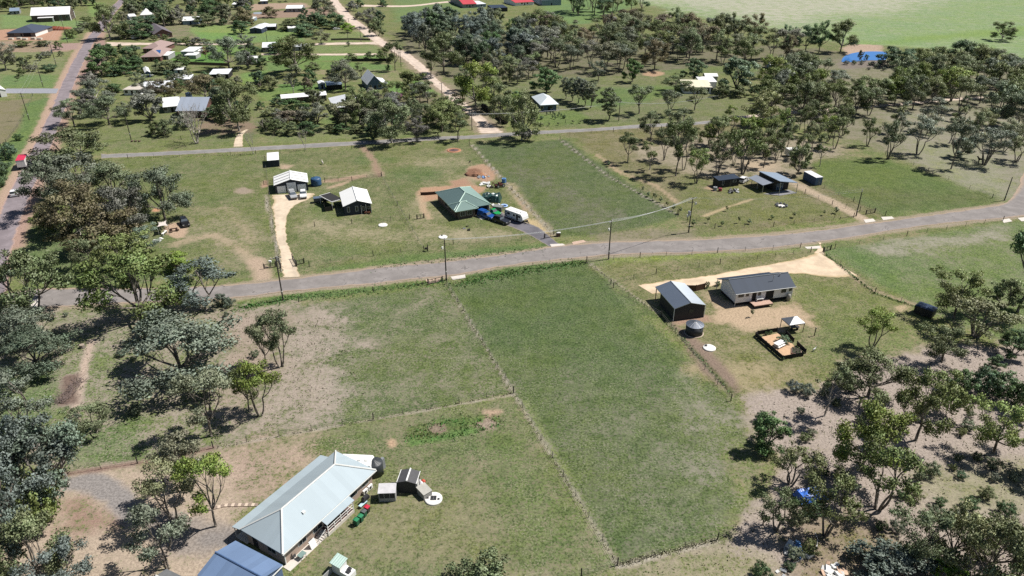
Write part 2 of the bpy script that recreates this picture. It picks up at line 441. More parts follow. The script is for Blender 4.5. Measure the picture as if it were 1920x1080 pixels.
def tree(code, col, bx, by, ty, w, where, group=None, base=None, hm=None, wm=None, plain=False):
    b = base if base is not None else P(bx, by)
    tm, cm, W0, H0 = PROTO[code]
    if wm is None: wm = w * mpp(b) * 1.06
    if hm is None:
        dep = math.atan2(CAMH, b.y)
        hm = height_to(b, ty) - 0.16 * wm * math.tan(dep)
        hm = max(hm, 0.35 * wm, 0.4)
    nm, kd, cat = KIND[code[0]]
    rnd = random.Random(NTREE[0] * 17 + 3); NTREE[0] += 1
    cn, cc = PAL[col]
    lab = f'{cn} {kd} {where}' if code[0] != 'B' else f'{kd} {where}'
    t = thing(nm, lab, cat, b, rnd.uniform(0, 6.28), group)
    t.scale = (wm / W0, wm / W0, hm / H0)
    o = bpy.data.objects.new('trunk' if code[0] not in 'SA' else 'stem', tm); C.objects.link(o); o.parent = t
    if cm:
        c = bpy.data.objects.new('crown' if code[0] not in 'SA' else 'foliage', cm); C.objects.link(c); c.parent = t
        j = [rnd.uniform(0.78, 1.22) for _ in range(2)]
        c.color = (cc[0] * j[0] * rnd.uniform(.95, 1.05), cc[1] * j[0], cc[2] * j[0] * j[1], 1)
    TREES_AT.append((b.x, b.y, wm))
    return t
# ------------------------------------------------------------------ ground: one sheet, painted with what grows and lies on it
yr = [18.0]
while yr[-1] < 900: yr.append(yr[-1] * 1.0047)
while yr[-1] < 6000: yr.append(yr[-1] * 1.04)
yr = np.array(yr); xr = np.concatenate([np.linspace(-2.4, -1.0, 40)[:-1], np.linspace(-1.0, 1.0, 440), np.linspace(1.0, 2.4, 40)[1:]])
GX = (xr[None, :] * (yr[:, None] + 25)).reshape(-1); GY = np.repeat(yr, len(xr)); NV = len(GX)
soil = np.empty((NV, 3)); grs = np.empty((NV, 3)); cov = np.empty(NV)
def S(r, g, b): return np.array(seen(r, g, b)) * 1.0
soil[:] = S(160, 150, 118); grs[:] = S(104, 120, 72); cov[:] = 0.62
NZ = {k: fbm(GX, GY, s, k, 4) - 0.5 for k, s in ((0, 1.3), (1, 3.0), (2, 9.0), (3, 28.0))}
def sel_pts(W, pad):
    mn = W.min(0) - pad; mx = W.max(0) + pad
    return np.where((GX > mn[0]) & (GX < mx[0]) & (GY > mn[1]) & (GY < mx[1]))[0]
def apply(ix, m, so, gr, co):
    if so is not None:
        s_ = S(*so); s_ = .95 * (s_ * 0.74 + (s_ @ np.array([.3, .6, .1])) * 0.26 * np.array([1.04, 1.0, .94])) * 0.9
        soil[ix] += (s_ - soil[ix]) * m[:, None]
    if gr is not None:
        g_ = S(*gr); g_ = g_ * 0.80 + (g_ @ np.array([.3, .6, .1])) * 0.20 * np.array([1.0, 1.02, .84]); g_ = g_ * 0.88; k_ = min(.42, max(0, g_[1] / (.5 * (g_[0] + g_[2])) - 1.7) * .45); g_ = g_ * (1 - k_) + k_ * g_.mean() * np.array([1.15, 1.1, .75])
        grs[ix] += (g_ - grs[ix]) * m[:, None]
    if co is not None: cov[ix] += (co - cov[ix]) * m
def seg_dist(px, py, W, closed):
    d = np.full(len(px), 1e9); n = len(W)
    for i in range(n if closed else n - 1):
        a = W[i]; b = W[(i + 1) % n]; u = b - a; L = u @ u + 1e-9
        t = np.clip(((px - a[0]) * u[0] + (py - a[1]) * u[1]) / L, 0, 1)
        d = np.minimum(d, np.hypot(px - a[0] - t * u[0], py - a[1] - t * u[1]))
    return d
def area(pts, so=None, gr=None, co=None, soft=2.0, amp=3.0, a=1.0, nz=2):
    W = np.array([P(*q)[:2] for q in pts]); ix = sel_pts(W, soft + amp); px, py = GX[ix], GY[ix]
    ins = np.zeros(len(ix), bool); n = len(W)
    for i in range(n):
        x1, y1 = W[i]; x2, y2 = W[(i + 1) % n]
        c = ((y1 > py) != (y2 > py)) & (px < (x2 - x1) * (py - y1) / (y2 - y1 + 1e-12) + x1); ins ^= c
    d = seg_dist(px, py, W, True) * np.where(ins, 1, -1) + NZ[nz][ix] * 2 * amp + (NZ[1][ix] + NZ[0][ix]) * 1.1 * amp
    m = np.clip(d / soft * 0.5 + 0.5, 0, 1); m = m * m * (3 - 2 * m) * a
    apply(ix, m, so, gr, co)
def line(pts, w, so=None, gr=None, co=None, soft=0.6, amp=0.5, a=1.0, nz=1):
    W = np.array([P(*q)[:2] for q in pts]); ix = sel_pts(W, w + soft + amp)
    d = w / 2 - seg_dist(GX[ix], GY[ix], W, False) + NZ[nz][ix] * 2 * amp
    m = np.clip(d / soft * 0.5 + 0.5, 0, 1) * a
    apply(ix, m, so, gr, co)
def spot(x, y, rx, ry, so=None, gr=None, co=None, soft=1.0, amp=1.0, a=1.0, nz=1):
    n = 14; area([(x + rx * math.cos(2 * math.pi * i / n), y + ry * math.sin(2 * math.pi * i / n)) for i in range(n)], so, gr, co, soft, amp, a, nz)

# --- big zones, far to near
area([(1170, -120), (3500, -120), (3500, 210), (1925, 118), (1860, 95), (1600, 88), (1500, 62), (1345, 40), (1180, 2)], (190, 196, 162), (128, 168, 100), 0.66, 6, 8, nz=3)
area([(1205, 0), (1300, -60), (2000, -60), (1700, 20), (1560, 35), (1450, 50), (1350, 28)], (204, 202, 180), (140, 172, 112), 0.42, 40, 20, nz=3)
area([(1600, 84), (1680, 72), (1800, 60), (1930, 48), (1930, 66), (1800, 70), (1690, 84)], None, (128, 172, 84), 0.95, 8, 4)
area([(1000, -20), (1180, -20), (1190, 10), (1100, 45), (1035, 45)], (150, 160, 110), (112, 152, 88), 0.9, 5, 4)
area([(735, -20), (880, -20), (890, 14), (740, 42)], (150, 160, 110), (112, 146, 84), 0.8, 5, 4)
# woods floor
area([(735, 60), (1000, 60), (1180, 60), (1420, 85), (1600, 100), (1560, 150), (1330, 140), (1180, 140), (960, 150), (850, 150), (760, 110)], (146, 138, 114), (108, 118, 74), 0.50, 6, 8)
area([(1420, 125), (1600, 110), (1920, 120), (2300, 150), (2300, 330), (1920, 335), (1700, 300), (1440, 210)], (160, 152, 128), (116, 126, 84), 0.46, 6, 6)
area([(1660, 215), (1940, 205), (2300, 260), (1950, 340), (1890, 375), (1690, 300)], (168, 162, 142), (134, 142, 104), 0.44, 4, 4)
area([(1720, 262), (1860, 300), (1890, 365), (1840, 370), (1740, 318)], (168, 166, 140), (142, 150, 112), 0.5, 3, 3)
area([(930, 150), (1330, 140), (1450, 210), (1380, 225), (1000, 240), (985, 175)], (158, 150, 118), (112, 128, 76), 0.62, 3, 3)
area([(1120, 165), (1280, 160), (1290, 175), (1130, 205), (1080, 195)], None, (100, 142, 62), 0.85, 4, 3)
area([(990, 218), (1080, 205), (1110, 222), (1090, 232), (1000, 238)], None, (104, 144, 52), 0.88, 2, 2)
area([(1235, 132), (1420, 118), (1420, 140), (1240, 145)], None, (108, 132, 70), 0.7, 3, 2)
spot(1225, 138, 22, 5, (205, 165, 125), None, 0.12)
area([(1060, 248), (1390, 225), (1420, 300), (1600, 300), (1670, 400), (1290, 440), (1265, 402)], (168, 154, 118), (116, 118, 72), 0.58, 2, 3)
area([(1180, 275), (1350, 250), (1480, 250), (1600, 280), (1480, 330), (1330, 335), (1200, 300)], (182, 168, 142), (116, 120, 80), 0.38, 4, 5)
area([(1440, 322), (1380, 318), (1400, 300), (1480, 305)], (205, 182, 150), (120, 120, 84), 0.2, 3, 3)
area([(1290, 330), (1400, 350), (1500, 370), (1610, 400), (1300, 438), (1268, 400)], None, (112, 122, 66), 0.68, 3, 3, nz=3)
area([(1530, 300), (1670, 300), (1860, 372), (1860, 385), (1665, 402), (1545, 350)], (140, 138, 96), (98, 128, 52), 0.86, 2, 3)
area([(1560, 345), (1850, 362), (1860, 380), (1670, 398)], None, (98, 116, 58), 0.75, 4, 5, nz=3)
# paddock beside the caravan, and the lots round the houses
area([(885, 272), (1060, 262), (1275, 405), (1140, 440), (1045, 444)], (138, 136, 114), (90, 114, 60), 0.74, 1.2, 1.2)
area([(940, 300), (1040, 330), (1150, 390), (1120, 430), (1050, 380), (960, 330)], (142, 138, 120), (98, 112, 70), 0.55, 6, 9, a=.8, nz=3)
area([(1100, 460), (1130, 435), (1300, 430), (1320, 448)], (162, 152, 124), (126, 128, 90), 0.45, 2, 2)
area([(180, 300), (490, 292), (525, 515), (430, 530), (250, 470)], (166, 156, 116), (102, 122, 64), 0.66, 2, 3)
area([(330, 420), (430, 380), (500, 420), (500, 510), (380, 500)], (176, 164, 130), (112, 126, 74), 0.58, 4, 5)
area([(490, 290), (880, 270), (1035, 445), (560, 512), (525, 510)], (172, 160, 118), (104, 120, 66), 0.64, 1.5, 2)
area([(560, 360), (700, 420), (1000, 440), (560, 508)], (176, 166, 124), (106, 122, 68), 0.58, 4, 5, nz=3)
for a_ in ((820, 305, 60, 14), (870, 330, 45, 14), (660, 330, 60, 6), (840, 440, 50, 12), (700, 435, 60, 10), (900, 440, 60, 9), (600, 420, 40, 14), (530, 320, 30, 6), (790, 400, 20, 25)):
    spot(*a_, (186, 174, 136), (124, 132, 84), 0.42, 4, 3, a=.6, nz=2)
for a_ in ((780, 325, 50, 16), (600, 400, 20, 14), (560, 330, 40, 8), (700, 300, 40, 9), (900, 410, 20, 6), (640, 470, 50, 10), (760, 480, 60, 8), (520, 320, 26, 4)):
    spot(*a_, None, (88, 132, 52), 0.82, 3, 3, a=.7, nz=2)
# town side
area([(0, 190), (55, 185), (40, 235), (12, 268), (-60, 280), (-60, 190)], (152, 142, 108), (128, 128, 84), 0.42, 1.5, 1)
area([(0, 98), (128, 98), (105, 160), (0, 165), (-60, 150), (-60, 98)], (165, 160, 120), (128, 142, 86), 0.62, 2, 2)
area([(0, 140), (110, 140), (105, 165), (0, 166)], None, (108, 150, 74), 0.86, 2, 2)
area([(0, 27), (56, 30), (160, 40), (150, 55), (0, 52)], (150, 158, 112), (122, 160, 92), 0.8, 3, 2)
area([(-40, 58), (75, 52), (120, 50), (112, 76), (-40, 76)], (212, 160, 128), (150, 130, 100), 0.10, 1.5, 1.5)
spot(103, 53, 12, 3.5, (176, 100, 70), None, 0.05); spot(127, 52, 7, 3, (200, 135, 95), None, 0.05)
area([(120, 60), (150, 58), (132, 78), (112, 78)], None, (112, 158, 74), 0.9, 1.5, 1)
area([(-60, 76), (100, 78), (135, 82), (130, 97), (-60, 98)], (190, 158, 134), (128, 134, 90), 0.40, 2, 2)
area([(45, 195), (100, 180), (110, 170), (118, 172), (95, 205), (75, 240), (50, 280), (20, 330), (-30, 400), (-60, 400), (-60, 280), (12, 268), (38, 240)], None, (98, 150, 58), 0.93, 1.5, 1.2)
area([(165, 5), (195, 5), (190, 30), (170, 32)], None, (128, 170, 74), 0.9, 1.5, 1)
area([(230, 20), (470, 20), (470, 75), (200, 75)], (168, 152, 124), (112, 130, 76), 0.5, 2, 2)
area([(360, 47), (470, 47), (480, 80), (385, 80), (355, 58)], (180, 172, 120), (130, 166, 78), 0.82, 1.5, 1.2)
area([(366, 60), (445, 62), (448, 76), (372, 74)], None, (102, 178, 62), 0.95, 1.5, 1.2)
area([(318, 98), (420, 96), (425, 120), (322, 116)], None, (76, 168, 34), 0.97, 1, .8)
area([(375, 82), (470, 80), (480, 110), (400, 98)], None, (104, 172, 58), 0.93, 1, .8)
area([(200, 140), (290, 138), (420, 148), (440, 160), (240, 162)], (170, 160, 124), (120, 142, 78), 0.65, 2, 2)
area([(150, 195), (490, 190), (490, 270), (200, 284), (170, 250)], (160, 150, 114), (112, 130, 72), 0.66, 2, 3)
area([(365, 188), (408, 188), (408, 206), (370, 206)], None, (84, 156, 48), 0.95, 1.5, 1)
area([(370, 222), (470, 215), (480, 250), (380, 252)], (160, 136, 112), None, 0.35, 3, 3)
area([(452, 138), (500, 132), (500, 155), (455, 157)], None, (112, 172, 52), 0.95, 1.2, 1)
area([(475, 172), (560, 160), (640, 152), (660, 168), (540, 178), (500, 190)], None, (104, 158, 56), 0.9, 1.2, 1)
area([(520, 158), (580, 155), (600, 166), (530, 172)], None, (88, 160, 52), 0.95, 1.2, 1)
area([(455, 55), (560, 55), (570, 78), (460, 80)], None, (110, 170, 66), 0.9, 1.5, 1)
area([(440, 28), (620, 12), (660, 25), (600, 32), (520, 34), (450, 36)], (178, 148, 126), (132, 120, 92), 0.22, 2, 2)
area([(440, 8), (570, 5), (580, 14), (460, 20)], (196, 166, 140), None, 0.15, 1.5, 1.5)
area([(480, 34), (560, 32), (600, 42), (500, 46)], None, (134, 154, 96), 0.6, 1.5, 1.5)
area([(590, 60), (700, 56), (716, 78), (600, 80)], (176, 162, 120), (122, 146, 76), 0.66, 1.5, 1.5)
area([(660, 52), (690, 50), (712, 72), (690, 78)], None, (122, 176, 66), 0.9, 1.5, 1)
area([(590, 86), (710, 86), (716, 99), (590, 99)], (190, 160, 128), (108, 150, 70), 0.72, 1.2, 1)
area([(490, 104), (620, 104), (720, 104), (730, 113), (620, 114), (490, 115)], None, (104, 170, 52), 0.92, 1, .8)
area([(500, 117), (590, 115), (680, 117), (735, 122), (735, 133), (600, 130), (500, 133)], None, (98, 160, 60), 0.9, 1.2, 1)
area([(560, 132), (660, 130), (740, 132), (780, 145), (760, 152), (600, 152)], (184, 160, 132), (124, 142, 82), 0.6, 1.5, 1.5)
area([(720, 152), (760, 155), (790, 145), (830, 180), (800, 172), (730, 178)], None, (96, 172, 48), 0.93, 1.2, 1)
area([(630, 205), (700, 212), (690, 232), (600, 232)], None, (98, 148, 52), 0.8, 2, 2)
area([(660, 180), (830, 182), (840, 230), (700, 235)], (150, 136, 112), (106, 118, 68), 0.5, 3, 3)
area([(500, 240), (880, 235), (880, 252), (500, 268)], (166, 156, 122), (116, 136, 76), 0.66, 2, 2)
area([(830, 150), (900, 150), (940, 230), (900, 215)], (158, 150, 118), (112, 132, 74), 0.6, 2, 2)
# the grey seed heads and bright verges along the sealed road
area([(430, 572), (560, 548), (700, 534), (835, 522), (835, 532), (690, 548), (560, 562), (450, 585)], None, (98, 146, 52), 0.93, 1, 1)
area([(690, 505), (840, 490), (1010, 468), (1030, 458), (900, 468), (760, 480), (600, 506)], None, (92, 140, 52), 0.88, 1, 1.2)
area([(870, 506), (1090, 484), (1100, 492), (1080, 520), (860, 540)], None, (88, 138, 46), 0.92, 1.5, 2)
area([(1100, 487), (1140, 479), (1500, 460), (1520, 465), (1490, 480), (1200, 512), (1140, 525)], (170, 166, 124), (122, 142, 72), 0.62, 1, 1.5)
area([(1145, 482), (1360, 470), (1500, 462), (1500, 470), (1300, 490), (1180, 510)], None, (130, 150, 62), 0.72, 2, 3)
# big paddocks
area([(838, 532), (1100, 491), (1400, 785), (1350, 850), (1390, 940), (1340, 1010), (1162, 1062), (963, 735)], (140, 142, 112), (86, 116, 56), 0.72, 1.2, 1)
area([(850, 540), (1095, 492), (1180, 575), (1120, 640), (920, 630)], (134, 138, 104), (80, 122, 48), 0.84, 8, 10, nz=3, a=.85)
area([(980, 740), (1380, 760), (1340, 1000), (1165, 1055)], (152, 152, 124), (98, 116, 70), 0.60, 10, 10, nz=3, a=.8)
area([(1290, 700), (1400, 790), (1350, 850), (1390, 930), (1330, 1005), (1300, 900), (1270, 800)], (176, 170, 150), (106, 124, 78), 0.54, 6, 6, nz=2, a=.8)
area([(555, 575), (836, 532), (963, 737), (425, 838), (500, 700)], (166, 158, 132), (96, 118, 66), 0.64, 1.2, 1)
area([(500, 700), (560, 600), (640, 580), (700, 640), (680, 760), (425, 838)], (186, 174, 158), (104, 122, 78), 0.50, 6, 7, nz=3)
area([(545, 590), (600, 575), (640, 650), (620, 760), (480, 815)], (190, 174, 158), (108, 120, 80), 0.36, 4, 6, nz=2, a=.9)
area([(400, 846), (962, 742), (1158, 1062), (1110, 1095), (560, 1095), (600, 1020), (700, 900)], (160, 154, 116), (106, 122, 74), 0.58, 1.2, 1)
area([(540, 900), (640, 840), (560, 830), (420, 850), (430, 930)], (200, 176, 148), (112, 122, 78), 0.30, 4, 4)
area([(600, 835), (700, 815), (740, 830), (640, 850)], None, (92, 122, 56), 0.7, 4, 4)
area([(880, 840), (960, 780), (1090, 960), (1120, 1060), (960, 1060)], None, (96, 126, 60), 0.7, 6, 7, nz=3)
area([(640, 960), (900, 900), (960, 1080), (640, 1080)], (166, 160, 116), (116, 124, 76), 0.5, 6, 6, nz=3)
area([(757, 802), (860, 785), (940, 776), (934, 800), (850, 818), (768, 838)], (150, 128, 104), (98, 122, 52), 0.8, .6, .8)
area([(762, 822), (800, 824), (860, 806), (934, 792), (936, 802), (850, 820), (770, 838)], None, (88, 152, 42), 0.96, .6, .8)
area([(820, 790), (900, 780), (936, 778), (930, 788), (850, 800)], None, (88, 142, 44), 0.9, .6, .8, a=.8)
spot(910, 797, 18, 7, (178, 158, 138), None, 0.1); spot(822, 806, 12, 6, (160, 142, 120), None, 0.15)
spot(733, 830, 9, 7, (222, 180, 140), None, 0.08); spot(925, 772, 16, 4, (205, 172, 140), None, 0.15)
area([(1540, 468), (1880, 418), (2100, 400), (2100, 640), (1900, 650), (1745, 585), (1690, 555)], (160, 158, 124), (102, 134, 66), 0.66, 1, 1)
area([(1545, 470), (1640, 470), (1740, 560), (1700, 560)], None, (92, 142, 46), 0.88, 3, 4)
area([(1600, 460), (1880, 425), (1900, 450), (1650, 485)], (176, 172, 150), (122, 136, 92), 0.42, 3, 3)
# house block with the dark roof
area([(1110, 500), (1500, 470), (1550, 475), (1720, 590), (1650, 660), (1520, 722), (1390, 738), (1240, 592)], (176, 162, 120), (112, 122, 70), 0.60, 1.5, 2)
area([(1500, 530), (1700, 570), (1640, 650), (1540, 680), (1500, 620)], None, (108, 126, 66), 0.70, 4, 5, nz=3)
area([(1330, 555), (1420, 575), (1490, 570), (1520, 605), (1460, 615), (1400, 620), (1345, 600)], (214, 184, 146), (128, 124, 84), 0.22, 2, 3)
area([(1300, 690), (1480, 690), (1520, 715), (1390, 735)], (186, 170, 124), (124, 126, 74), 0.42, 3, 4)
area([(1255, 600), (1325, 590), (1335, 602), (1270, 612)], (188, 150, 124), None, 0.15, .8, .8)
# wooded strip at the south-east
area([(1378, 742), (1530, 724), (1650, 662), (1760, 640), (1930, 640), (2300, 700), (2300, 1300), (1100, 1300), (1165, 1066), (1345, 1012), (1450, 930), (1440, 860), (1400, 790)], (190, 174, 162), (132, 128, 98), 0.20, 2, 3)
area([(1680, 880), (1930, 880), (1930, 960), (1750, 960)], (180, 172, 140), (140, 142, 104), 0.45, 4, 4)
area([(1500, 980), (1600, 960), (1700, 1040), (1600, 1100), (1480, 1090)], (176, 156, 130), (118, 116, 72), 0.4, 3, 3)
area([(1160, 1068), (1350, 1015), (1440, 1060), (1400, 1200), (1050, 1200), (1100, 1090)], (182, 172, 136), (116, 128, 78), 0.5, 3, 4)
area([(1240, 595), (1260, 600), (1330, 650), (1390, 735), (1370, 745), (1300, 670)], (160, 136, 118), (120, 110, 92), 0.25, .8, 1)
# gum belt west of the paddocks
area([(-300, 600), (100, 582), (430, 572), (560, 570), (545, 640), (500, 700), (425, 835), (250, 872), (100, 890), (-300, 900)], (186, 172, 154), (108, 128, 74), 0.50, 2, 3)
area([(430, 590), (545, 585), (520, 690), (440, 790), (420, 700)], (188, 168, 150), (110, 120, 80), 0.36, 4, 4)
area([(150, 820), (260, 780), (290, 860), (150, 878)], None, (88, 136, 50), 0.72, 2, 3)
area([(0, 700), (110, 690), (130, 770), (0, 830), (-100, 800)], None, (94, 134, 58), 0.75, 3, 3)
area([(140, 650), (200, 640), (190, 700), (150, 800), (120, 780)], None, (106, 132, 64), 0.6, 3, 3)
area([(60, 420), (150, 400), (250, 470), (330, 520), (200, 545), (90, 540), (40, 500)], (170, 156, 122), (92, 138, 54), 0.78, 2, 2)
# yard in front of the near house
area([(95, 888), (250, 872), (440, 850), (500, 880), (470, 950), (440, 1000), (370, 1090), (-100, 1200), (-200, 1000)], (204, 182, 158), (122, 128, 88), 0.32, 2, 3)
area([(420, 850), (560, 840), (520, 920), (440, 930)], (200, 172, 152), (110, 122, 80), 0.42, 3, 4)
area([(115, 940), (170, 930), (220, 980), (140, 1010), (100, 1000)], (186, 150, 132), (116, 126, 78), 0.4, 2, 2)
area([(108, 896), (170, 888), (225, 900), (262, 940), (275, 975), (250, 985), (205, 955), (160, 925), (105, 915)], (164, 158, 156), None, 0.02, .8, 1)
area([(265, 970), (340, 960), (450, 985), (440, 1010), (380, 1040), (300, 1030)], (172, 160, 150), None, 0.05, 1.2, 1)
spot(410, 1010, 30, 10, (160, 152, 148), None, 0.04)
# worn dirt, tracks and diggings
line([(172, 640), (160, 680), (146, 750), (132, 800)], 1.3, (214, 188, 168), None, 0.05, .6, .3)
area([(118, 706), (146, 702), (144, 755), (112, 760)], (140, 116, 104), None, 0.1, .8, .8)
line([(330, 455), (400, 440), (450, 465), (480, 490), (494, 522)], 2.4, (200, 176, 142), None, 0.25, 2, 1.2)
line([(480, 490), (494, 522)], 3.6, (206, 178, 150), None, 0.06, 1.0, .6)
line([(360, 392), (420, 392), (455, 425), (478, 470)], 1.6, (186, 168, 130), None, 0.38, 2, 1)
spot(330, 432, 22, 14, (212, 178, 146), None, 0.05, .8, .6); spot(455, 358, 16, 6, (178, 160, 138), None, 0.1, .8, .8)
spot(292, 394, 7, 3, (228, 160, 110), None, 0.05, .6, .3)
for q in ([(790, 352), (830, 350), (880, 346), (915, 350), (905, 362), (820, 372), (795, 378), (786, 362)],): area(q, (208, 160, 122), None, 0.08, .8, 1.0)
line([(788, 366), (795, 395), (806, 410)], 1.6, (210, 176, 136), None, 0.1, .6, .5)
area([(868, 328), (880, 312), (905, 308), (926, 320), (930, 336), (915, 345), (890, 338)], (202, 158, 124), None, 0.12, 1.2, 1.6)
spot(888, 322, 14, 6, (158, 112, 84), None, 0.04, .6, .5)
spot(851, 282, 16, 5, (190, 148, 116), None, 0.2, 1.4, 1.2); spot(851, 281.5, 8, 2.6, (120, 84, 84), None, 0.02, .4, .3)
area([(845, 340), (875, 332), (885, 345), (850, 352)], (196, 150, 118), None, 0.15, 1.5, 1)
line([(957, 345), (990, 395), (1035, 442)], 2.6, (196, 176, 132), (124, 132, 80), 0.35, 1.5, .8)
area([(968, 372), (980, 378), (992, 392), (980, 396)], (190, 158, 130), None, 0.12, 1, .8)
area([(978, 405), (1000, 412), (1030, 440), (1000, 430)], (214, 188, 130), None, 0.2, .8, .8)
area([(615, 352), (650, 340), (668, 333), (640, 348)], (206, 172, 140), None, 0.15, .8, .8)
line([(612, 340), (680, 330)], 2.2, (208, 172, 140), None, 0.15, 1, .8)
line([(680, 275), (700, 300), (712, 330)], 2.2, (178, 146, 120), None, 0.2, 1, .7)
spot(535, 312, 10, 5, (206, 176, 146), None, 0.1); spot(497, 345, 8, 6, (206, 160, 130), None, 0.15)
line([(1120, 290), (1165, 325), (1230, 348), (1270, 380)], 1.3, (200, 172, 132), None, 0.15, .8, .5)
line([(1320, 405), (1360, 390), (1412, 373)], 1.0, (206, 182, 130), None, 0.1, .5, .3)
line([(1500, 350), (1560, 378), (1608, 405), (1630, 416)], 3.4, (208, 184, 152), None, 0.06, .7, .4)
line([(1440, 322), (1500, 348)], 4.5, (200, 178, 150), None, 0.2, 1.5, 1)
area([(1330, 345), (1345, 352), (1340, 360), (1322, 352)], (204, 164, 128), None, 0.2, 1, .8)
spot(1690, 577, 14, 6, (210, 184, 140), None, 0.12, 1, .8)
line([(1535, 478), (1640, 545), (1740, 580)], 1.0, (186, 166, 130), None, 0.12, .6, .3)
# strips of long dry grass and worn dirt under the fences
for q, w in (([(838, 532), (963, 737), (1158, 1060)], .3), ([(963, 740), (700, 787), (400, 840)], .2), ([(1100, 490), (1240, 592)], .3), ([(885, 272), (960, 356), (1038, 440)], .7),
             ([(1050, 262), (1140, 330), (1270, 402)], .7), ([(497, 365), (512, 430), (528, 508)], .7), ([(1162, 1062), (1345, 1014)], .5)):
    line(q, w, (192, 186, 170), None, 0.08, .4, .2)
line([(120, 890), (260, 868), (400, 840)], .9, (150, 116, 104), None, 0.1, .5, .3)
line([(1245, 597), (1372, 735)], .5, (120, 130, 80), (74, 112, 44), 0.9, .5, .3)
for d in range(12):
    line([(690 + d * 19, 1078 - d * 9), (640 + d * 21 + 90, 990 - d * 8 + 10)], .9, None, (88, 112, 58) if d % 2 else (134, 140, 92), None, .8, .3, a=.5)
line([(985, 755), (1070, 905), (1146, 1058)], .8, (176, 176, 140), (136, 150, 92), .5, .6, .2, a=.7)
line([(1100, 1060), (960, 1080)], .6, (176, 170, 136), (140, 144, 92), .4, .6, .2, a=.6)
line([(600, 640), (680, 620), (800, 560), (830, 540)], .6, None, (130, 138, 96), .45, .6, .3, a=.6)
line([(1120, 505), (1200, 600), (1290, 720), (1340, 800)], .7, None, (120, 138, 84), .5, .8, .3, a=.6)
line([(900, 300), (980, 390), (1040, 436)], .7, None, (118, 130, 84), .5, .8, .3, a=.6)
# road shoulders
line([(171, 61), (142, 105), (112, 165), (79, 240), (23, 348), (-5, 408)], 5.0, (206, 172, 146), None, 0.05, 1.0, .5)
line([(191, 62), (169, 105), (137, 165), (117, 223), (100, 270), (50, 384), (25, 460)], 5.0, (196, 158, 140), None, 0.08, 1.2, .8)
area([(168, 105), (185, 80), (200, 72), (190, 130), (160, 160), (150, 145)], (186, 150, 140), None, 0.15, 1.5, 1.5)
area([(95, 84), (150, 80), (148, 92), (95, 96)], (190, 156, 146), None, 0.06, 1, .8)
line([(85, 579), (250, 568), (425, 561), (560, 546), (700, 533), (870, 514), (960, 498), (1141, 480), (1440, 468), (1690, 431), (1865, 412), (1930, 405)], 1.6, (178, 164, 138), None, 0.15, .7, .5)
line([(425, 535), (565, 519), (700, 502), (840, 487), (960, 473), (1100, 455), (1300, 448), (1440, 440), (1620, 418), (1760, 399), (1885, 382)], 1.6, (178, 162, 136), None, 0.18, .7, .5)
line([(622, 3), (652, 32), (680, 53), (715, 80), (764, 107), (812, 150), (852, 185), (900, 225), (918, 248)], 11, (178, 158, 136), None, 0.3, 3, 2)
# dam banks
area([(1580, 92), (1605, 86), (1655, 90), (1660, 100), (1640, 104), (1590, 104)], (208, 178, 152), (124, 124, 92), 0.2, 2, 2)
area([(1560, 110), (1660, 108), (1660, 124), (1570, 124)], (150, 142, 120), (118, 124, 86), 0.4, 2, 2)
area([(1570, 116), (1660, 112), (1660, 126), (1580, 130)], (150, 138, 128), None, 0.25, 2, 2)

gv = np.zeros((NV, 3), np.float32); gv[:, 0] = GX; gv[:, 1] = GY
gz = 0.10 * (fbm(GX, GY, 14, 31, 3) - 0.5); gz = np.clip(gz, -0.04, 0.0)
w0 = P(1615, 89); d2 = ((GX - w0.x) / 26) ** 2 + ((GY - w0.y) / 6) ** 2; gz += 1.6 * np.exp(-d2)
gv[:, 2] = gz
nx = len(xr); ny = len(yr)
i0 = (np.arange(ny - 1)[:, None] * nx + np.arange(nx - 1)[None, :]).reshape(-1)
fc = np.stack([i0, i0 + 1, i0 + nx + 1, i0 + nx], 1).astype(np.int32); nf = len(fc)
me = bpy.data.meshes.new('ground')
me.vertices.add(NV); me.vertices.foreach_set('co', gv.reshape(-1))
me.loops.add(4 * nf); me.loops.foreach_set('vertex_index', fc.reshape(-1))
me.polygons.add(nf); me.polygons.foreach_set('loop_start', np.arange(0, 4 * nf, 4, dtype=np.int32))
me.polygons.foreach_set('use_smooth', np.ones(nf, bool))
for nm, arr, al in (('soil', soil, cov), ('grass', grs, np.ones(NV))):
    at = me.attributes.new(nm, 'FLOAT_COLOR', 'POINT')
    at.data.foreach_set('color', np.concatenate([arr, al[:, None]], 1).astype(np.float32).reshape(-1))
me.update()
ground = bpy.data.objects.new('ground', me); C.objects.link(ground); tag(ground, kind='structure', label='grassy paddocks, bare dirt and lawns of the village edge')
m, t, b = newmat('ground')
pos = t.new('ShaderNodeNewGeometry').outputs['Position']
a1 = t.new('ShaderNodeAttribute', attribute_name='soil'); a2 = t.new('ShaderNodeAttribute', attribute_name='grass')
tuft = t.noise(1.0, 6, 0.72, pos); fine = t.noise(2.7, 5, 0.72, pos); mid = t.noise(0.14, 8, 0.70, pos); hue = t.noise(0.035, 4, 0.6, pos)
cover = t.math('ADD', a1.outputs['Alpha'], t.math('MULTIPLY', t.math('SUBTRACT', mid, 0.5), 1.15))
nn = t.math('ADD', t.math('MULTIPLY', tuft, 0.42), t.math('MULTIPLY', fine, 0.58))
thr = t.math('ADD', t.math('MULTIPLY', t.math('SUBTRACT', 0.5, cover), 0.36), 0.5)
fac = t.ramp(nn, t.math('SUBTRACT', thr, 0.05), t.math('ADD', thr, 0.05))
fac = t.math('MULTIPLY', fac, t.ramp(a1.outputs['Alpha'], 0.0, 0.14))
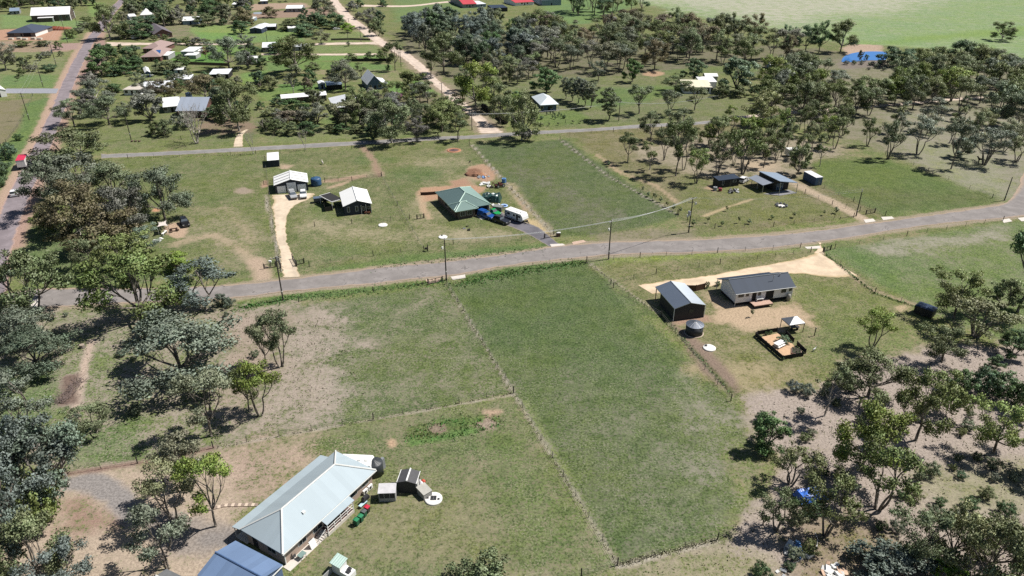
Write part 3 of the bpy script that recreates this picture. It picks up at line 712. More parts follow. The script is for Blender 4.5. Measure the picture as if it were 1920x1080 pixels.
gcol = t.mixc(t.ramp(hue, 0.38, 0.62), a2.outputs['Color'], t.mixc(1.0, a2.outputs['Color'], (1.10, 1.04, 0.90), 'MULTIPLY'))
gdk = t.ramp(t.noise(2.3, 5, 0.75, pos), 0.42, 0.54)
gcol = t.mixc(gdk, t.mixc(1.0, gcol, (0.52, 0.55, 0.52), 'MULTIPLY'), t.mixc(1.0, gcol, (1.20, 1.20, 1.18), 'MULTIPLY'))
clump = t.noise(0.55, 6, 0.72, pos)
gcol = t.mixc(t.ramp(clump, 0.40, 0.60), t.mixc(1.0, gcol, (0.80, 0.84, 0.82), 'MULTIPLY'), t.mixc(1.0, gcol, (1.14, 1.11, 1.08), 'MULTIPLY'))
patch = t.math('MULTIPLY', t.ramp(t.noise(0.19, 9, 0.74, pos), 0.49, 0.62), t.ramp(a1.outputs['Alpha'], 1.0, 0.55))
gcol = t.mixc(t.math('MULTIPLY', patch, 0.55), gcol, t.mixc(0.45, a1.outputs['Color'], gcol))
dry = t.math('MULTIPLY', t.ramp(t.noise(3.1, 5, 0.75, pos), 0.50, 0.62), t.ramp(t.noise(0.22, 7, 0.68, pos), 0.34, 0.60))
dry = t.math('MULTIPLY', dry, t.ramp(a1.outputs['Alpha'], 1.02, 0.72))
gcol = t.mixc(t.math('MULTIPLY', dry, 0.9), gcol, t.mixc(0.4, a1.outputs['Color'], (0.31, 0.31, 0.21)))
scol = t.mixc(t.ramp(fine, 0.40, 0.60), t.mixc(1.0, a1.outputs['Color'], (0.74, 0.73, 0.72), 'MULTIPLY'), t.mixc(1.0, a1.outputs['Color'], (1.14, 1.13, 1.12), 'MULTIPLY'))
t.link(t.mixc(fac, scol, gcol), b.inputs['Base Color'])
b.inputs['Roughness'].default_value = 1.0; b.inputs['Specular IOR Level'].default_value = 0.1
bn = t.new('ShaderNodeBump'); bn.inputs['Strength'].default_value = 0.6; bn.inputs['Distance'].default_value = 0.12
t.link(nn, bn.inputs['Height']); t.link(bn.outputs[0], b.inputs['Normal'])
me.materials.append(m)

# ------------------------------------------------------------------ roads and drives: thin sheets on the ground
def strip(name, left, right, z, m, label, rag=0.25, step=1.0):
    l = [P(*q) for q in left]; r = [P(*q) for q in right]; rr = random.Random(len(name) * 31 + len(left))
    rows = []
    n = max(len(l), len(r))
    def at(a, u):
        u *= len(a) - 1; i = min(int(u), len(a) - 2); f = u - i
        p0, p1, p2, p3 = a[max(i - 1, 0)], a[i], a[i + 1], a[min(i + 2, len(a) - 1)]
        return 0.5 * (2 * p1 + (p2 - p0) * f + (2 * p0 - 5 * p1 + 4 * p2 - p3) * f * f + (3 * p1 - p0 - 3 * p2 + p3) * f ** 3)
    L = sum((b - a).length for a, b in zip(l[:-1], l[1:])); N = max(4, int(L / step))
    vs = []; uv = []; k = 7; s = 0; jl = jr = 0
    for i in range(N + 1):
        a, b = at(l, i / N), at(r, i / N); d = (b - a); w = d.length; d = d / max(w, 1e-6)
        jl = jl * 0.5 + rr.uniform(-rag, rag) * 0.8; jr = jr * 0.5 + rr.uniform(-rag, rag) * 0.8
        a = a - d * jl; b = b + d * jr
        if i: s += (a - pa).length
        pa = a
        for j in range(k):
            q = a.lerp(b, j / (k - 1)); vs.append((q.x, q.y, z)); uv.append((j / (k - 1), s))
    fs = []
    for i in range(N):
        for j in range(k - 1): fs.append((i * k + j, i * k + j + 1, (i + 1) * k + j + 1, (i + 1) * k + j))
    me = bpy.data.meshes.new(name); me.from_pydata(vs, [], fs)
    if me.polygons[0].normal.z < 0: me.flip_normals()
    ul = me.uv_layers.new(name='UVMap')
    for p in me.polygons:
        for li in p.loop_indices: ul.data[li].uv = uv[me.loops[li].vertex_index]
    me.materials.append(m); o = bpy.data.objects.new(name, me); C.objects.link(o)
    return tag(o, label, kind='structure')
def roadmat(name, col, dirt, track=0.12, gravel=0.0, crack=0.5):
    m, t, b = newmat(name)
    pos = t.new('ShaderNodeNewGeometry').outputs['Position']; uv = t.new('ShaderNodeUVMap', uv_map='UVMap').outputs[0]
    sx = t.new('ShaderNodeSeparateXYZ'); t.link(uv, sx.inputs[0])
    u = t.math('ADD', sx.outputs[0], t.math('MULTIPLY', t.math('SUBTRACT', t.noise(0.15, 3, .6, pos), 0.5), 0.08))
    w = t.math('COSINE', t.math('MULTIPLY', u, 4 * math.pi))                     # two wheel paths
    edge = t.ramp(t.math('ABSOLUTE', t.math('SUBTRACT', u, 0.5)), 0.38, 0.5)
    big = t.noise(0.25, 5, 0.65, pos); sm = t.noise(3.0, 6, 0.75, pos)
    c = t.mixc(t.ramp(big, 0.36, 0.64), tuple(v * 0.80 for v in col), tuple(v * 1.12 for v in col))
    c = t.mixc(t.math('MULTIPLY', t.math('ADD', w, 1.0), track), c, tuple(v * (1.25 if gravel else 0.8) for v in col))
    c = t.mixc(t.math('MULTIPLY', t.ramp(sm, 0.4, 0.75), 0.3), c, tuple(v * 1.25 for v in col))
    c = t.mixc(t.math('MULTIPLY', edge, t.ramp(sm, 0.30, 0.52)), c, dirt)
    if crack:
        vo = t.new('ShaderNodeTexVoronoi', feature='DISTANCE_TO_EDGE'); vo.inputs['Scale'].default_value = 0.22
        wv = t.new('ShaderNodeVectorMath', operation='ADD'); t.link(pos, wv.inputs[0])
        nz = t.new('ShaderNodeTexNoise'); nz.inputs['Scale'].default_value = 0.6; t.link(pos, nz.inputs['Vector'])
        vs = t.new('ShaderNodeVectorMath', operation='SCALE'); vs.inputs['Scale'].default_value = 3.0; t.link(nz.outputs['Color'], vs.inputs[0]); t.link(vs.outputs[0], wv.inputs[1])
        t.link(wv.outputs[0], vo.inputs['Vector'])
        ck = t.math('MULTIPLY', t.math('LESS_THAN', vo.outputs[0], 0.02), t.math('MULTIPLY', t.ramp(big, 0.5, 0.62), crack))
        c = t.mixc(ck, c, tuple(v * 0.55 for v in col))
    t.link(c, b.inputs['Base Color']); b.inputs['Roughness'].default_value = 0.9; b.inputs['Specular IOR Level'].default_value = 0.2
    bn = t.new('ShaderNodeBump'); bn.inputs['Strength'].default_value = 0.4; bn.inputs['Distance'].default_value = 0.04
    t.link(sm, bn.inputs['Height']); t.link(bn.outputs[0], b.inputs['Normal'])
    return m
SEAL = roadmat('chip_seal', seen(152, 146, 143), seen(182, 160, 138), 0.22, crack=.9)
SEAL2 = roadmat('town_seal', seen(150, 140, 144), seen(196, 164, 148), 0.12)
SEAL3 = roadmat('narrow_seal', seen(150, 148, 146), seen(178, 164, 138), 0.1)
ASPH = roadmat('asphalt', seen(120, 118, 124), seen(160, 150, 136), 0.06, crack=0)
DIRT = roadmat('dirt', seen(218, 200, 184), seen(184, 164, 138), 0.14, 1.0, 0)
GRAV = roadmat('gravel', seen(222, 204, 180), seen(190, 170, 136), 0.10, 1.0, 0)
SAND = roadmat('sandy_gravel', seen(226, 204, 176), seen(190, 168, 128), 0.08, 1.0, 0)
CONC = mat('concrete', seen(226, 218, 208), 0.85, var=0.08)
CONCP = mat('stained_concrete', seen(206, 178, 158), 0.85, var=0.12)
strip('road', [(-160, 600), (0, 552), (95, 541), (200, 541), (300, 540), (425, 535), (565, 520), (700, 503), (840, 489), (960, 474), (1100, 456), (1300, 449), (1440, 441), (1540, 431), (1620, 420), (1690, 411), (1760, 401), (1850, 388), (1890, 378), (1908, 350), (1925, 310), (1940, 270)],
      [(-160, 640), (0, 591), (85, 578), (200, 571), (300, 566), (425, 560), (560, 545), (700, 532), (870, 513), (960, 497), (1141, 479), (1300, 474), (1440, 466), (1532, 454), (1600, 445), (1690, 430), (1790, 417), (1865, 411), (1925, 404), (2010, 385), (2080, 330), (2090, 280)], 0.034, SEAL, 'sealed country road curving between the paddocks', 0.3)
strip('town_road', [(240, -30), (222, 0), (197, 20), (183, 44), (171, 61.7), (155, 82), (142, 105), (134, 118), (112, 165), (79, 240), (23, 348), (0, 396), (-40, 490), (-75, 580)],
      [(256, -30), (237, 0), (220, 20), (204, 44), (190, 61.7), (175, 82), (166, 105), (157, 118), (137, 165), (117, 223), (97, 275), (52, 384), (25, 460), (15, 545)], 0.024, SEAL2, 'straight sealed street running into the village', 0.4)
strip('back_road', [(190, 288), (210, 288.5), (330, 283), (475, 275), (640, 266), (830, 255.5), (876, 254), (990, 246), (1100, 241), (1205, 233), (1320, 227), (1385, 219)],
      [(190, 297), (210, 296), (330, 290.5), (475, 283), (640, 274), (830, 262.5), (876, 261), (990, 253), (1100, 247), (1205, 240), (1320, 233), (1385, 225)], 0.026, SEAL3, 'narrow back road behind the house paddocks', 0.3)
strip('dirt_track', [(1370, 220), (1420, 214), (1477, 209), (1550, 204), (1640, 197), (1720, 190), (1800, 183), (1930, 176)], [(1370, 226), (1420, 219), (1477, 214), (1550, 209), (1640, 201), (1720, 195), (1800, 188), (1930, 181)], 0.022, DIRT, 'pale dirt track going on through the woods', 0.6)
strip('dirt_road', [(600, -30), (618, 0), (640, 32), (668, 53), (703, 80), (752, 107), (802, 150), (842, 185), (888, 225), (898, 250)], [(622, -30), (634, 0), (664, 32), (691, 53), (727, 80), (777, 107), (823, 150), (864, 185), (912, 225), (946, 249)], 0.030, DIRT, 'pale unsealed road running up through the gums', 0.7)
strip('dirt_lane', [(590, 81), (640, 79.5), (690, 79), (716, 76)], [(590, 85), (640, 84), (690, 83), (722, 85)], 0.022, DIRT, 'short dirt lane joining the unsealed road', 0.4)
strip('farm_track', [(490, 100), (560, 100.5), (640, 100.5), (720, 100)], [(490, 103.5), (560, 104), (640, 104), (724, 103.5)], 0.020, DIRT, 'thin dirt track between two lawns', 0.4)
strip('village_lane', [(200, 79), (260, 80), (340, 81), (400, 81.5), (470, 81)], [(200, 87), (260, 84.5), (340, 84.5), (400, 84.5), (470, 84)], 0.020, DIRT, 'dirt lane past the brown tiled houses', 0.4)
strip('crest_track', [(660, 8), (760, 10), (830, 3), (900, -3)], [(660, 12), (760, 13), (830, 6), (900, 0)], 0.020, DIRT, 'dirt track along the far paddock', 0.5)
strip('side_drive', [(12, 166), (60, 166), (110, 166)], [(8, 175), (60, 175), (106, 175)], 0.022, mat('grey_gravel', seen(158, 160, 168), 0.9), 'grey side drive off the village street', 0.2)
strip('gravel_driveway', [(509, 366), (512, 380), (512, 400), (518, 440), (525, 480), (530, 520)], [(590, 362), (582, 372), (545, 392), (537, 440), (548, 480), (562, 519)], 0.020, GRAV, 'pale gravel drive up to the three-door garage', 0.4, .7)
strip('bitumen_driveway', [(890, 404), (915, 412), (945, 421), (985, 437), (1030, 462)], [(940, 397), (962, 408), (985, 417), (1012, 428), (1048, 458)], 0.020, ASPH, 'dark bitumen drive beside the caravan', 0.15, .6)
strip('sandy_driveway', [(1195, 534), (1260, 525), (1340, 515), (1450, 494), (1510, 482), (1532, 472)], [(1225, 552), (1290, 542), (1345, 534), (1452, 512), (1560, 519), (1612, 519)], 0.020, SAND, 'sandy gravel drive sweeping past the dark-roofed house', 0.3, .7)
strip('drive_apron', [(1527, 474), (1532, 468), (1540, 455)], [(1548, 478), (1544, 468), (1534, 455)], 0.022, SAND, 'sandy drive mouth at the road', 0.2, .5)
strip('house_drive', [(438, 275), (440, 264), (446, 252), (460, 243)], [(456, 275), (455, 264), (456, 252), (466, 243)], 0.022, GRAV, 'short pale drive off the back road', 0.2, .7)
def slab(name, pts, label, m=CONC, z=0.05):
    w = [P(*q) for q in pts]
    if (w[1] - w[0]).cross(w[2] - w[0]).z < 0: w.reverse()
    o = MB().prism([(p.x, p.y) for p in w], -0.05, z).build(name, m); return tag(o, label, kind='structure')
for q, l in (([(1031, 458), (1055, 457), (1060, 460), (1034, 463)], 'white concrete crossover below the bitumen drive'), ([(1072, 454), (1094, 450), (1099, 454), (1075, 459)], 'weathered concrete slab at the verge'),
             ([(1619, 412), (1637, 410), (1642, 415), (1623, 418)], 'concrete crossover at the sandy farm drive'), ([(1652, 407), (1672, 406), (1677, 410), (1656, 413)], 'concrete crossover past the power pole'),
             ([(1878, 412), (1892, 410), (1898, 415), (1882, 418)], 'concrete crossover near the road bend'), ([(1908, 409), (1935, 406), (1940, 414), (1915, 415)], 'concrete slab at the road bend'),
             ([(797, 524), (826, 520), (824, 529), (803, 532)], 'pinkish concrete culvert end by the pole'), ([(845, 519), (872, 515), (873, 521), (849, 525)], 'pale concrete culvert slab east of the pole'),
             ([(1508, 463), (1536, 461), (1540, 466), (1514, 467)], 'white concrete crossover at the sandy drive'), ([(22, 563), (72, 560), (70, 580), (15, 590)], 'white concrete apron at the street corner')):
    slab('crossover', q, l, CONCP if 'pinkish' in l or 'weathered' in l else CONC)
# ------------------------------------------------------------------ buildings
WHITE = mat('white_paint', (0.72, 0.72, 0.70), 0.5, var=0.05)
TRIM = mat('off_white_trim', (0.60, 0.60, 0.57), 0.5, var=0.06)
NAVY = bandmat('navy_boards', (0.018, 0.026, 0.046), (0.014, 0.02, 0.036), 0.22)
CHAR = bandmat('charcoal_sheet', (0.022, 0.024, 0.028), (0.012, 0.013, 0.016), 0.2, axis=0)
BLACKW = bandmat('black_boards', (0.014, 0.015, 0.017), (0.007, 0.007, 0.009), 0.2)
BRICKP = bandmat('pale_brick', seen(204, 178, 160), seen(180, 168, 156), 0.35, stag=True)
BRICKR = bandmat('red_brick', (0.16, 0.065, 0.05), (0.12, 0.09, 0.08), 0.35, stag=True)
BRICKB = bandmat('brown_brick', (0.11, 0.075, 0.06), (0.09, 0.08, 0.07), 0.35, stag=True)
BOARDW = bandmat('white_boards', (0.78, 0.79, 0.80), (0.6, 0.61, 0.63), 0.24)
BOARDG = bandmat('grey_boards', (0.26, 0.27, 0.28), (0.16, 0.17, 0.18), 0.24)
BOARDB = bandmat('blue_boards', (0.07, 0.12, 0.19), (0.04, 0.07, 0.12), 0.22)
PALEB = bandmat('pale_blue_sheet', (0.22, 0.29, 0.36), (0.16, 0.22, 0.28), 0.25, axis=0)
TIN = bandmat('grey_sheet', (0.33, 0.33, 0.33), (0.2, 0.2, 0.2), 0.25, axis=0)
GLASS = glass()
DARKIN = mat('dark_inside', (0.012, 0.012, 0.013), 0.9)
DKMET = mat('dark_metal', (0.03, 0.03, 0.033), 0.5)
GALV = mat('galvanised', (0.42, 0.43, 0.44), 0.4, 0.6)
TIMB = bandmat('deck_boards', seen(214, 178, 158), seen(150, 120, 104), 0.16, axis=0)
BRNW = bandmat('brown_palings', (0.12, 0.055, 0.035), (0.03, 0.02, 0.015), 0.35, axis=0, duty=0.85)
R_PALE = roofmat('roof_pale_blue', (0.35, 0.415, 0.45), 0.6, amp=0.12, spec=0.2, sheet=.05)
R_BLUE = roofmat('roof_blue', (0.135, 0.20, 0.325), 0.5, amp=0.2, spec=0.3, sheet=.12)
R_DARK = roofmat('roof_dark_grey', (0.036, 0.050, 0.076), 0.6, amp=0.2, spec=0.15)
R_WHITE = roofmat('roof_white', (0.78, 0.78, 0.76), 0.4, sheet=.02)
R_ZINC = roofmat('roof_zinc', (0.74, 0.76, 0.79), 0.42, 0.0)
R_GREEN = roofmat('roof_green', (0.36, 0.50, 0.44), 0.46, 0.72, amp=0.76, spec=1.0, sheet=.03)
R_SHED = roofmat('roof_grey', (0.55, 0.60, 0.64), 0.46, 0.9, amp=0.76, spec=1.0, sheet=.03)
R_BLGR = roofmat('roof_blue_grey', (0.22, 0.28, 0.36), 0.4, amp=0.35)
R_RED = roofmat('roof_red', (0.50, 0.06, 0.07), 0.5, amp=0.2)
R_CREAM = roofmat('roof_cream', (0.68, 0.64, 0.48), 0.5, amp=0.25)
R_TILE = bandmat('roof_brown_tile', seen(176, 152, 146), seen(140, 120, 116), 0.4)
R_TILED = bandmat('roof_grey_tile', seen(124, 116, 122), seen(96, 90, 96), 0.4)
R_SLATE = bandmat('roof_blue_slate', (0.045, 0.06, 0.095), (0.03, 0.04, 0.065), 0.4)
R_SOLAR = mat('dark_mesh', (0.02, 0.018, 0.018), 0.7)

def gable(L, W, ze, rise, o=0.4, t=0.10, axis='x', oe=None):
    """roof shell; the ridge runs along x (or y)"""
    mb = MB(); oe = o if oe is None else oe
    if axis == 'y': L, W = W, L
    k = rise / (W / 2); e = ze - o * k; w = W / 2 + o; l = L / 2 + oe
    prof = [(-w, e - t), (0, ze + rise - t), (w, e - t), (w, e), (0, ze + rise), (-w, e)]
    n = 6; f = [(0, 1, 7, 6), (1, 2, 8, 7), (2, 3, 9, 8), (3, 4, 10, 9), (4, 5, 11, 10), (5, 0, 6, 11), (5, 4, 1, 0), (4, 3, 2, 1), (6, 7, 10, 11), (7, 8, 9, 10)]
    mb.add([(-l, a, b) for a, b in prof] + [(l, a, b) for a, b in prof], [tuple(reversed(q)) for q in f])
    if axis == 'y': mb.v = [Vector((-v.y, v.x, v.z)) for v in mb.v]
    return mb
def hip(L, W, ze, rise, o=0.45, t=0.12, x0=0, y0=0):
    mb = MB(); l, w = L / 2 + o, W / 2 + o
    if L >= W: r1, r2 = (-(l - w), 0), (l - w, 0)
    else: r1, r2 = (0, -(w - l)), (0, w - l)
    z = ze - t * 0.5
    vs = [(-l, -w, z), (l, -w, z), (l, w, z), (-l, w, z), (r1[0], r1[1], z + rise), (r2[0], r2[1], z + rise)] + [(a, b, z - t) for a, b in ((-l, -w), (l, -w), (l, w), (-l, w))]
    fs = [(0, 1, 5, 4), (1, 2, 5), (2, 3, 4, 5), (3, 0, 4)] if L >= W else [(0, 1, 4), (1, 2, 5, 4), (2, 3, 5), (3, 0, 4, 5)]
    fs += [(9, 8, 7, 6), (0, 6, 7, 1), (1, 7, 8, 2), (2, 8, 9, 3), (3, 9, 6, 0)]
    mb.add([(a + x0, b + y0, c) for a, b, c in vs], fs)
    caps = [((-l, -w), r1), ((-l, w), r1 if L >= W else r2), ((l, -w), r2 if L >= W else r1), ((l, w), r2), (r1, r2)]
    cm = MB()
    for (a, b) in caps:
        za = z if a not in (r1, r2) else z + rise
        cm.tube((a[0] + x0, a[1] + y0, za + 0.03), (b[0] + x0, b[1] + y0, z + rise + 0.03), 0.13, 0.13, 6)
    return mb, cm
def slope_slab(x0, x1, y0, y1, z00, z10, z11, z01, t=0.1):
    """four top corner heights (x0y0, x1y0, x1y1, x0y1)"""
    v = [(x0, y0, z00), (x1, y0, z10), (x1, y1, z11), (x0, y1, z01)]
    return MB().add(v + [(a, b, c - t) for a, b, c in v], [(0, 1, 2, 3), (7, 6, 5, 4), (0, 4, 5, 1), (1, 5, 6, 2), (2, 6, 7, 3), (3, 7, 4, 0)])
def side_xf(side, L, W):
    """maps (u along, d outwards) on a wall to x,y; u runs left to right seen from outside"""
    return {'S': lambda u, d: (u, -W / 2 - d), 'N': lambda u, d: (-u, W / 2 + d), 'E': lambda u, d: (L / 2 + d, u), 'W': lambda u, d: (-L / 2 - d, -u)}[side]
def panel(mb, side, L, W, u0, u1, z0, z1, d0, d1):
    f = side_xf(side, L, W); a = f(u0, d0); b = f(u1, d1)
    mb.box(min(a[0], b[0]), max(a[0], b[0]), min(a[1], b[1]), max(a[1], b[1]), z0, z1)
def openings(root, L, W, wins, trim, doors=(), dmat=None):
    for (side, u, z, w, h) in wins:
        m = MB(); panel(m, side, L, W, u - w / 2 - .07, u + w / 2 + .07, z - .08, z + h + .07, -0.02, 0.045)
        fr = m.build('window', trim, root)
        g = MB(); n = 2 if w > 1.3 else 1
        for k in range(n):
            a = u - w / 2 + k * w / n + (0.03 if k else 0); b = u - w / 2 + (k + 1) * w / n - (0.03 if k < n - 1 else 0)
            panel(g, side, L, W, a, b, z, z + h, 0, 0.058)
        g.build('pane', GLASS, fr)
    for (side, u, w, h, z0) in doors:
        m = MB(); panel(m, side, L, W, u - w / 2, u + w / 2, z0, z0 + h, -0.02, 0.05)
        d = m.build('door', dmat or DARKIN, root)
        k = MB(); panel(k, side, L, W, u + w / 2 - .18, u + w / 2 - .08, z0 + h * .46, z0 + h * .5, 0.05, 0.10); k.build('handle', GALV, d)
def house(name, label, cat, rc, ze, wall, roof, kind='gx', rise=1.4, o=0.4, z0=0.0, wins=(), doors=(), trim=None, group=None, dmat=None, caps=None, base=None, gut=None, oe=None):
    ctr, ang, L, W = rc
    L -= 2 * (oe if oe is not None else o) if kind in ('gx', 'hip') else 2 * o; W -= 2 * o if kind in ('gx', 'hip') else 2 * (oe if oe is not None else o)
    t = thing(name, label, cat, ctr, ang, group)
    mb = MB()
    if kind == 'gx': mb.prism([(-W / 2, z0), (W / 2, z0), (W / 2, ze - .12), (0, ze + rise - .14), (-W / 2, ze - .12)], -L / 2, L / 2, 'x')
    elif kind == 'gy': mb.prism([(-L / 2, z0), (L / 2, z0), (L / 2, ze - .12), (0, ze + rise - .14), (-L / 2, ze - .12)], -W / 2, W / 2, 'y')
    elif kind == 'hip': mb.box(-L / 2, L / 2, -W / 2, W / 2, z0, ze - .2)
    elif kind == 'sx': mb.prism([(-L / 2, z0), (L / 2, z0), (L / 2, ze + rise - .14), (-L / 2, ze - .14)], -W / 2, W / 2, 'y')
    elif kind == 'sy': mb.prism([(-W / 2, z0), (W / 2, z0), (W / 2, ze + rise - .14), (-W / 2, ze - .14)], -L / 2, L / 2, 'x')
    mb.build('wall', wall, t)
    if z0 > 0: MB().box(-L / 2 + .15, L / 2 - .15, -W / 2 + .15, W / 2 - .15, 0, z0 - 0.02).build('stump_base', base or DARKIN, t)
    if kind == 'gx': r = gable(L, W, ze, rise, o, 0.10, 'x', oe)
    elif kind == 'gy': r = gable(L, W, ze, rise, o, 0.10, 'y', oe)
    elif kind == 'hip': r, cm = hip(L, W, ze, rise, o)
    elif kind == 'sx':
        k = rise / L; r = slope_slab(-L / 2 - o, L / 2 + o, -W / 2 - o, W / 2 + o, ze - o * k, ze + rise + o * k, ze + rise + o * k, ze - o * k)
    elif kind == 'sy':
        k = rise / W; r = slope_slab(-L / 2 - o, L / 2 + o, -W / 2 - o, W / 2 + o, ze - o * k, ze - o * k, ze + rise + o * k, ze + rise + o * k)
    ro = r.build('roof', roof, t)
    if caps:
        if kind == 'hip': cm.build('ridge_capping', caps, ro)
        elif kind == 'gx': MB().tube((-L / 2 - o, 0, ze + rise + .03), (L / 2 + o, 0, ze + rise + .03), 0.13, 0.13, 6).build('ridge_capping', caps, ro)
        elif kind == 'gy': MB().tube((0, -W / 2 - o, ze + rise + .03), (0, W / 2 + o, ze + rise + .03), 0.13, 0.13, 6).build('ridge_capping', caps, ro)
    openings(t, L, W, wins, trim or TRIM, doors, dmat)
    return t, L, W
def posts(root, pts, z, r=0.06, m=None, name='post'):
    for (x, y) in pts: MB().box(x - r, x + r, y - r, y + r, 0, z).build(name, m or TRIM, root)

# --- the long pale-roofed house by the photographer
rc = rect((530, 1040.6), (705, 882), (625, 849.7), 2.6)
nh, L, W = house('brick_house', 'long pale brick house with light blue-grey hipped roof and rear verandah', 'house', rc, 2.75, BRICKP, R_PALE, 'hip', 2.3, 0.5,
                 wins=[('S', -5.4, 1.0, 1.4, 1.1), ('S', -2.6, 0.9, 1.6, 1.3), ('S', 4.6, 1.1, 1.3, 1.0), ('S', 7.0, 1.1, 1.3, 1.0), ('W', 1.2, 1.0, 1.5, 1.2), ('E', -1.2, 1.0, 1.5, 1.2), ('N', -4, .9, 1.6, 1.4), ('N', 4, .9, 1.6, 1.4)],
                 doors=[('S', -1.0, 0.9, 2.1, 0.1), ('W', -2.0, 0.9, 2.1, .1)], caps=TRIM)
# front verandah roof along the north-west side
y0 = W / 2 + 0.5
vf = slope_slab(-L / 2 - .5, L / 2 - 1.0, y0 - .05, y0 + 1.75, 2.62, 2.62, 2.20, 2.20, .08).build('front_verandah_roof', R_PALE, nh)
for k in range(6): MB().box(-L / 2 + k * 3.0 - .3, -L / 2 + k * 3.0 - .2, y0 + 1.6, y0 + 1.7, 0, 2.13).build('post', TRIM, nh)
MB().box(-L / 2 - .3, L / 2 - 1.2, W / 2 + .02, y0 + 1.8, -.05, .12).build('front_slab', CONC, nh)
# rear verandah on the lawn side
va_, vb_ = P(613, 984, 2.4), P(664, 936.7, 2.4)
inv = Matrix.Translation(rc[0]) @ Matrix.Rotation(rc[1], 4, 'Z'); inv = inv.inverted()
a, b = inv @ va_, inv @ vb_; x0, x1, yo = min(a.x, b.x), max(a.x, b.x), -max(abs(a.y), abs(b.y))
slope_slab(x0, x1, yo, -W / 2 - .45, 2.32, 2.32, 2.62, 2.62, .08).build('rear_verandah_roof', R_PALE, nh)
MB().box(x0 + .1, x1 - .1, yo + .15, -W / 2 - .02, -.05, .55).build('verandah_base', CONC, nh)
MB().box(x0 + .22, x1 - .22, yo + .28, -W / 2 - .03, .553, .575).build('verandah_deck', bandmat('deck_red', (0.12, .06, .05), (.05, .03, .03), .14), nh)
for k in range(5):
    x = x0 + .2 + (x1 - x0 - .4) * k / 4
    MB().box(x - .05, x + .05, yo + .17, yo + .27, .55, 2.28 if k % 2 == 0 else 1.55).build('post', WHITE, nh)
rl = MB().box(x0 + .2, x1 - .2, yo + .19, yo + .25, 1.48, 1.54).box(x0 + .2, x1 - .2, yo + .19, yo + .25, 1.02, 1.06).box(x0 + .17, x0 + .23, yo + .25, -W / 2 - .8, 1.48, 1.54).box(x1 - .23, x1 - .17, yo + .25, -W / 2 - .8, 1.48, 1.54)
rl.build('railing', WHITE, nh)
for k in range(4): MB().box(x0 - .35 - .32 * k, x0 + .05 - .32 * k, yo + .3, yo + 1.5, -.02, .5 - .13 * k).build('step', CONC, nh)
MB().tube((x0 - .1, yo + .3, 1.5), (x0 - 1.5, yo + .3, 0.8), .035).tube((x0 - 1.5, yo + .3, 0.8), (x0 - 1.5, yo + .3, 0), .035).build('handrail', WHITE, nh)
MB().box(-L / 2 - .5, x0 - .3, yo + .3, -W / 2 - .02, -.05, .08).build('path_slab', CONC, nh)
MB().box(-L / 2 - .55, L / 2 + .55, -W / 2 - .62, -W / 2 - .5, 2.50, 2.62).build('gutter', TRIM, nh)
v = inv @ P(600 - 57.5, 1000 - 12, 3.2)
MB().box(-3.4, -3.0, -2.2, -1.8, 3.3, 4.05).build('roof_vent', WHITE, nh)
MB().box(-L / 2 - .03, -L / 2 + .1, -W / 2 - .1, -W / 2 - .02, 0, 2.6).build('downpipe', TRIM, nh)
def local(x, y, z=0): return inv @ P(x, y, z)
def world(x, y, z=0): return inv.inverted() @ Vector((x, y, z))
HA = rc[1]
# things along the lawn side
def ac(p, rz, label):
    t = thing('air_conditioner', label, 'air conditioner', p, rz, 'air conditioners on the brick wall')
    MB().box(-.42, .42, -.16, .16, .08, .75).build('case', WHITE, t)
    g = MB().lathe([(0.24, 0), (0.24, .02)], 14, (0, 0, 0)).build('fan_grille', DKMET, t)
    g.rotation_euler = (R(90), 0, 0); g.location = (-.1, -.161, .42)
    return t
for (x, l) in ((8.6 * L / 17, 'white air conditioner at the far end of the pale brick wall'), (7.55 * L / 17, 'white air conditioner second along from the brick corner')):
    ac(world(x - 1.0, -W / 2 - .32), HA, l)
BIN_D = mat('bin_dark', (0.03, 0.034, 0.032), .5)
def bin_(px, lidc, label):
    t = thing('wheelie_bin', label, 'bin', P(*px), HA + R(4), 'wheelie bins in a row beside the verandah')
    body = MB().box(-.30, .30, -.36, .36, .06, 1.0).build('body', BIN_D if lidc[1] < 0.1 else mat('bin_green', (.015, .09, .05), .5), t)
    for v in body.data.vertices:
        if v.co.z < .5: v.co.x *= .8; v.co.y *= .8
    MB().prism([(-.38, 1.0), (.40, 1.0), (.40, 1.05), (.1, 1.14), (-.38, 1.08)], -.32, .32, 'x').build('lid', mat('lid_%d' % int(lidc[0] * 99 + lidc[1] * 999), lidc, .45), t)
    for s in (-1, 1):
        w = MB().lathe([(.12, -.03), (.12, .03)], 10).build('wheel', DKMET, t); w.rotation_euler = (0, R(90), 0); w.location = (s * .27, .34, .12)
for px, c, l in (((669, 994 - 10), (.02, .19, .08), 'green wheelie bin beside the white verandah post'), ((677, 977), (.025, .20, .09), 'green wheelie bin between another green bin and the grey-lidded one'),
                 ((683, 968), (.09, .10, .10), 'wheelie bin with a grey lid'), ((689, 960), (.48, .02, .05), 'wheelie bin with a red lid')): bin_(px, c, l)
t = thing('water_tank', 'dark poly water tank at the end of the pale-roofed house', 'water tank', P(704, 887))
MB().lathe([(1.25, 0), (1.25, 2.1), (1.1, 2.25), (.3, 2.5), (.25, 2.55)], 24).build('body', mat('tank_dark', (.035, .04, .045), .5), t, True)
rb = MB()
for k in range(10): rb.tube((1.12 * math.cos(k * .628), 1.12 * math.sin(k * .628), 2.26), (.3 * math.cos(k * .628), .3 * math.sin(k * .628), 2.52), .03, n=4)
rb.build('roof_rib', mat('tank_dark', (.035, .04, .045)), t)
t = thing('slim_tank', 'grey slimline tank standing against the dark water tank', 'water tank', P(713, 882), R(60))
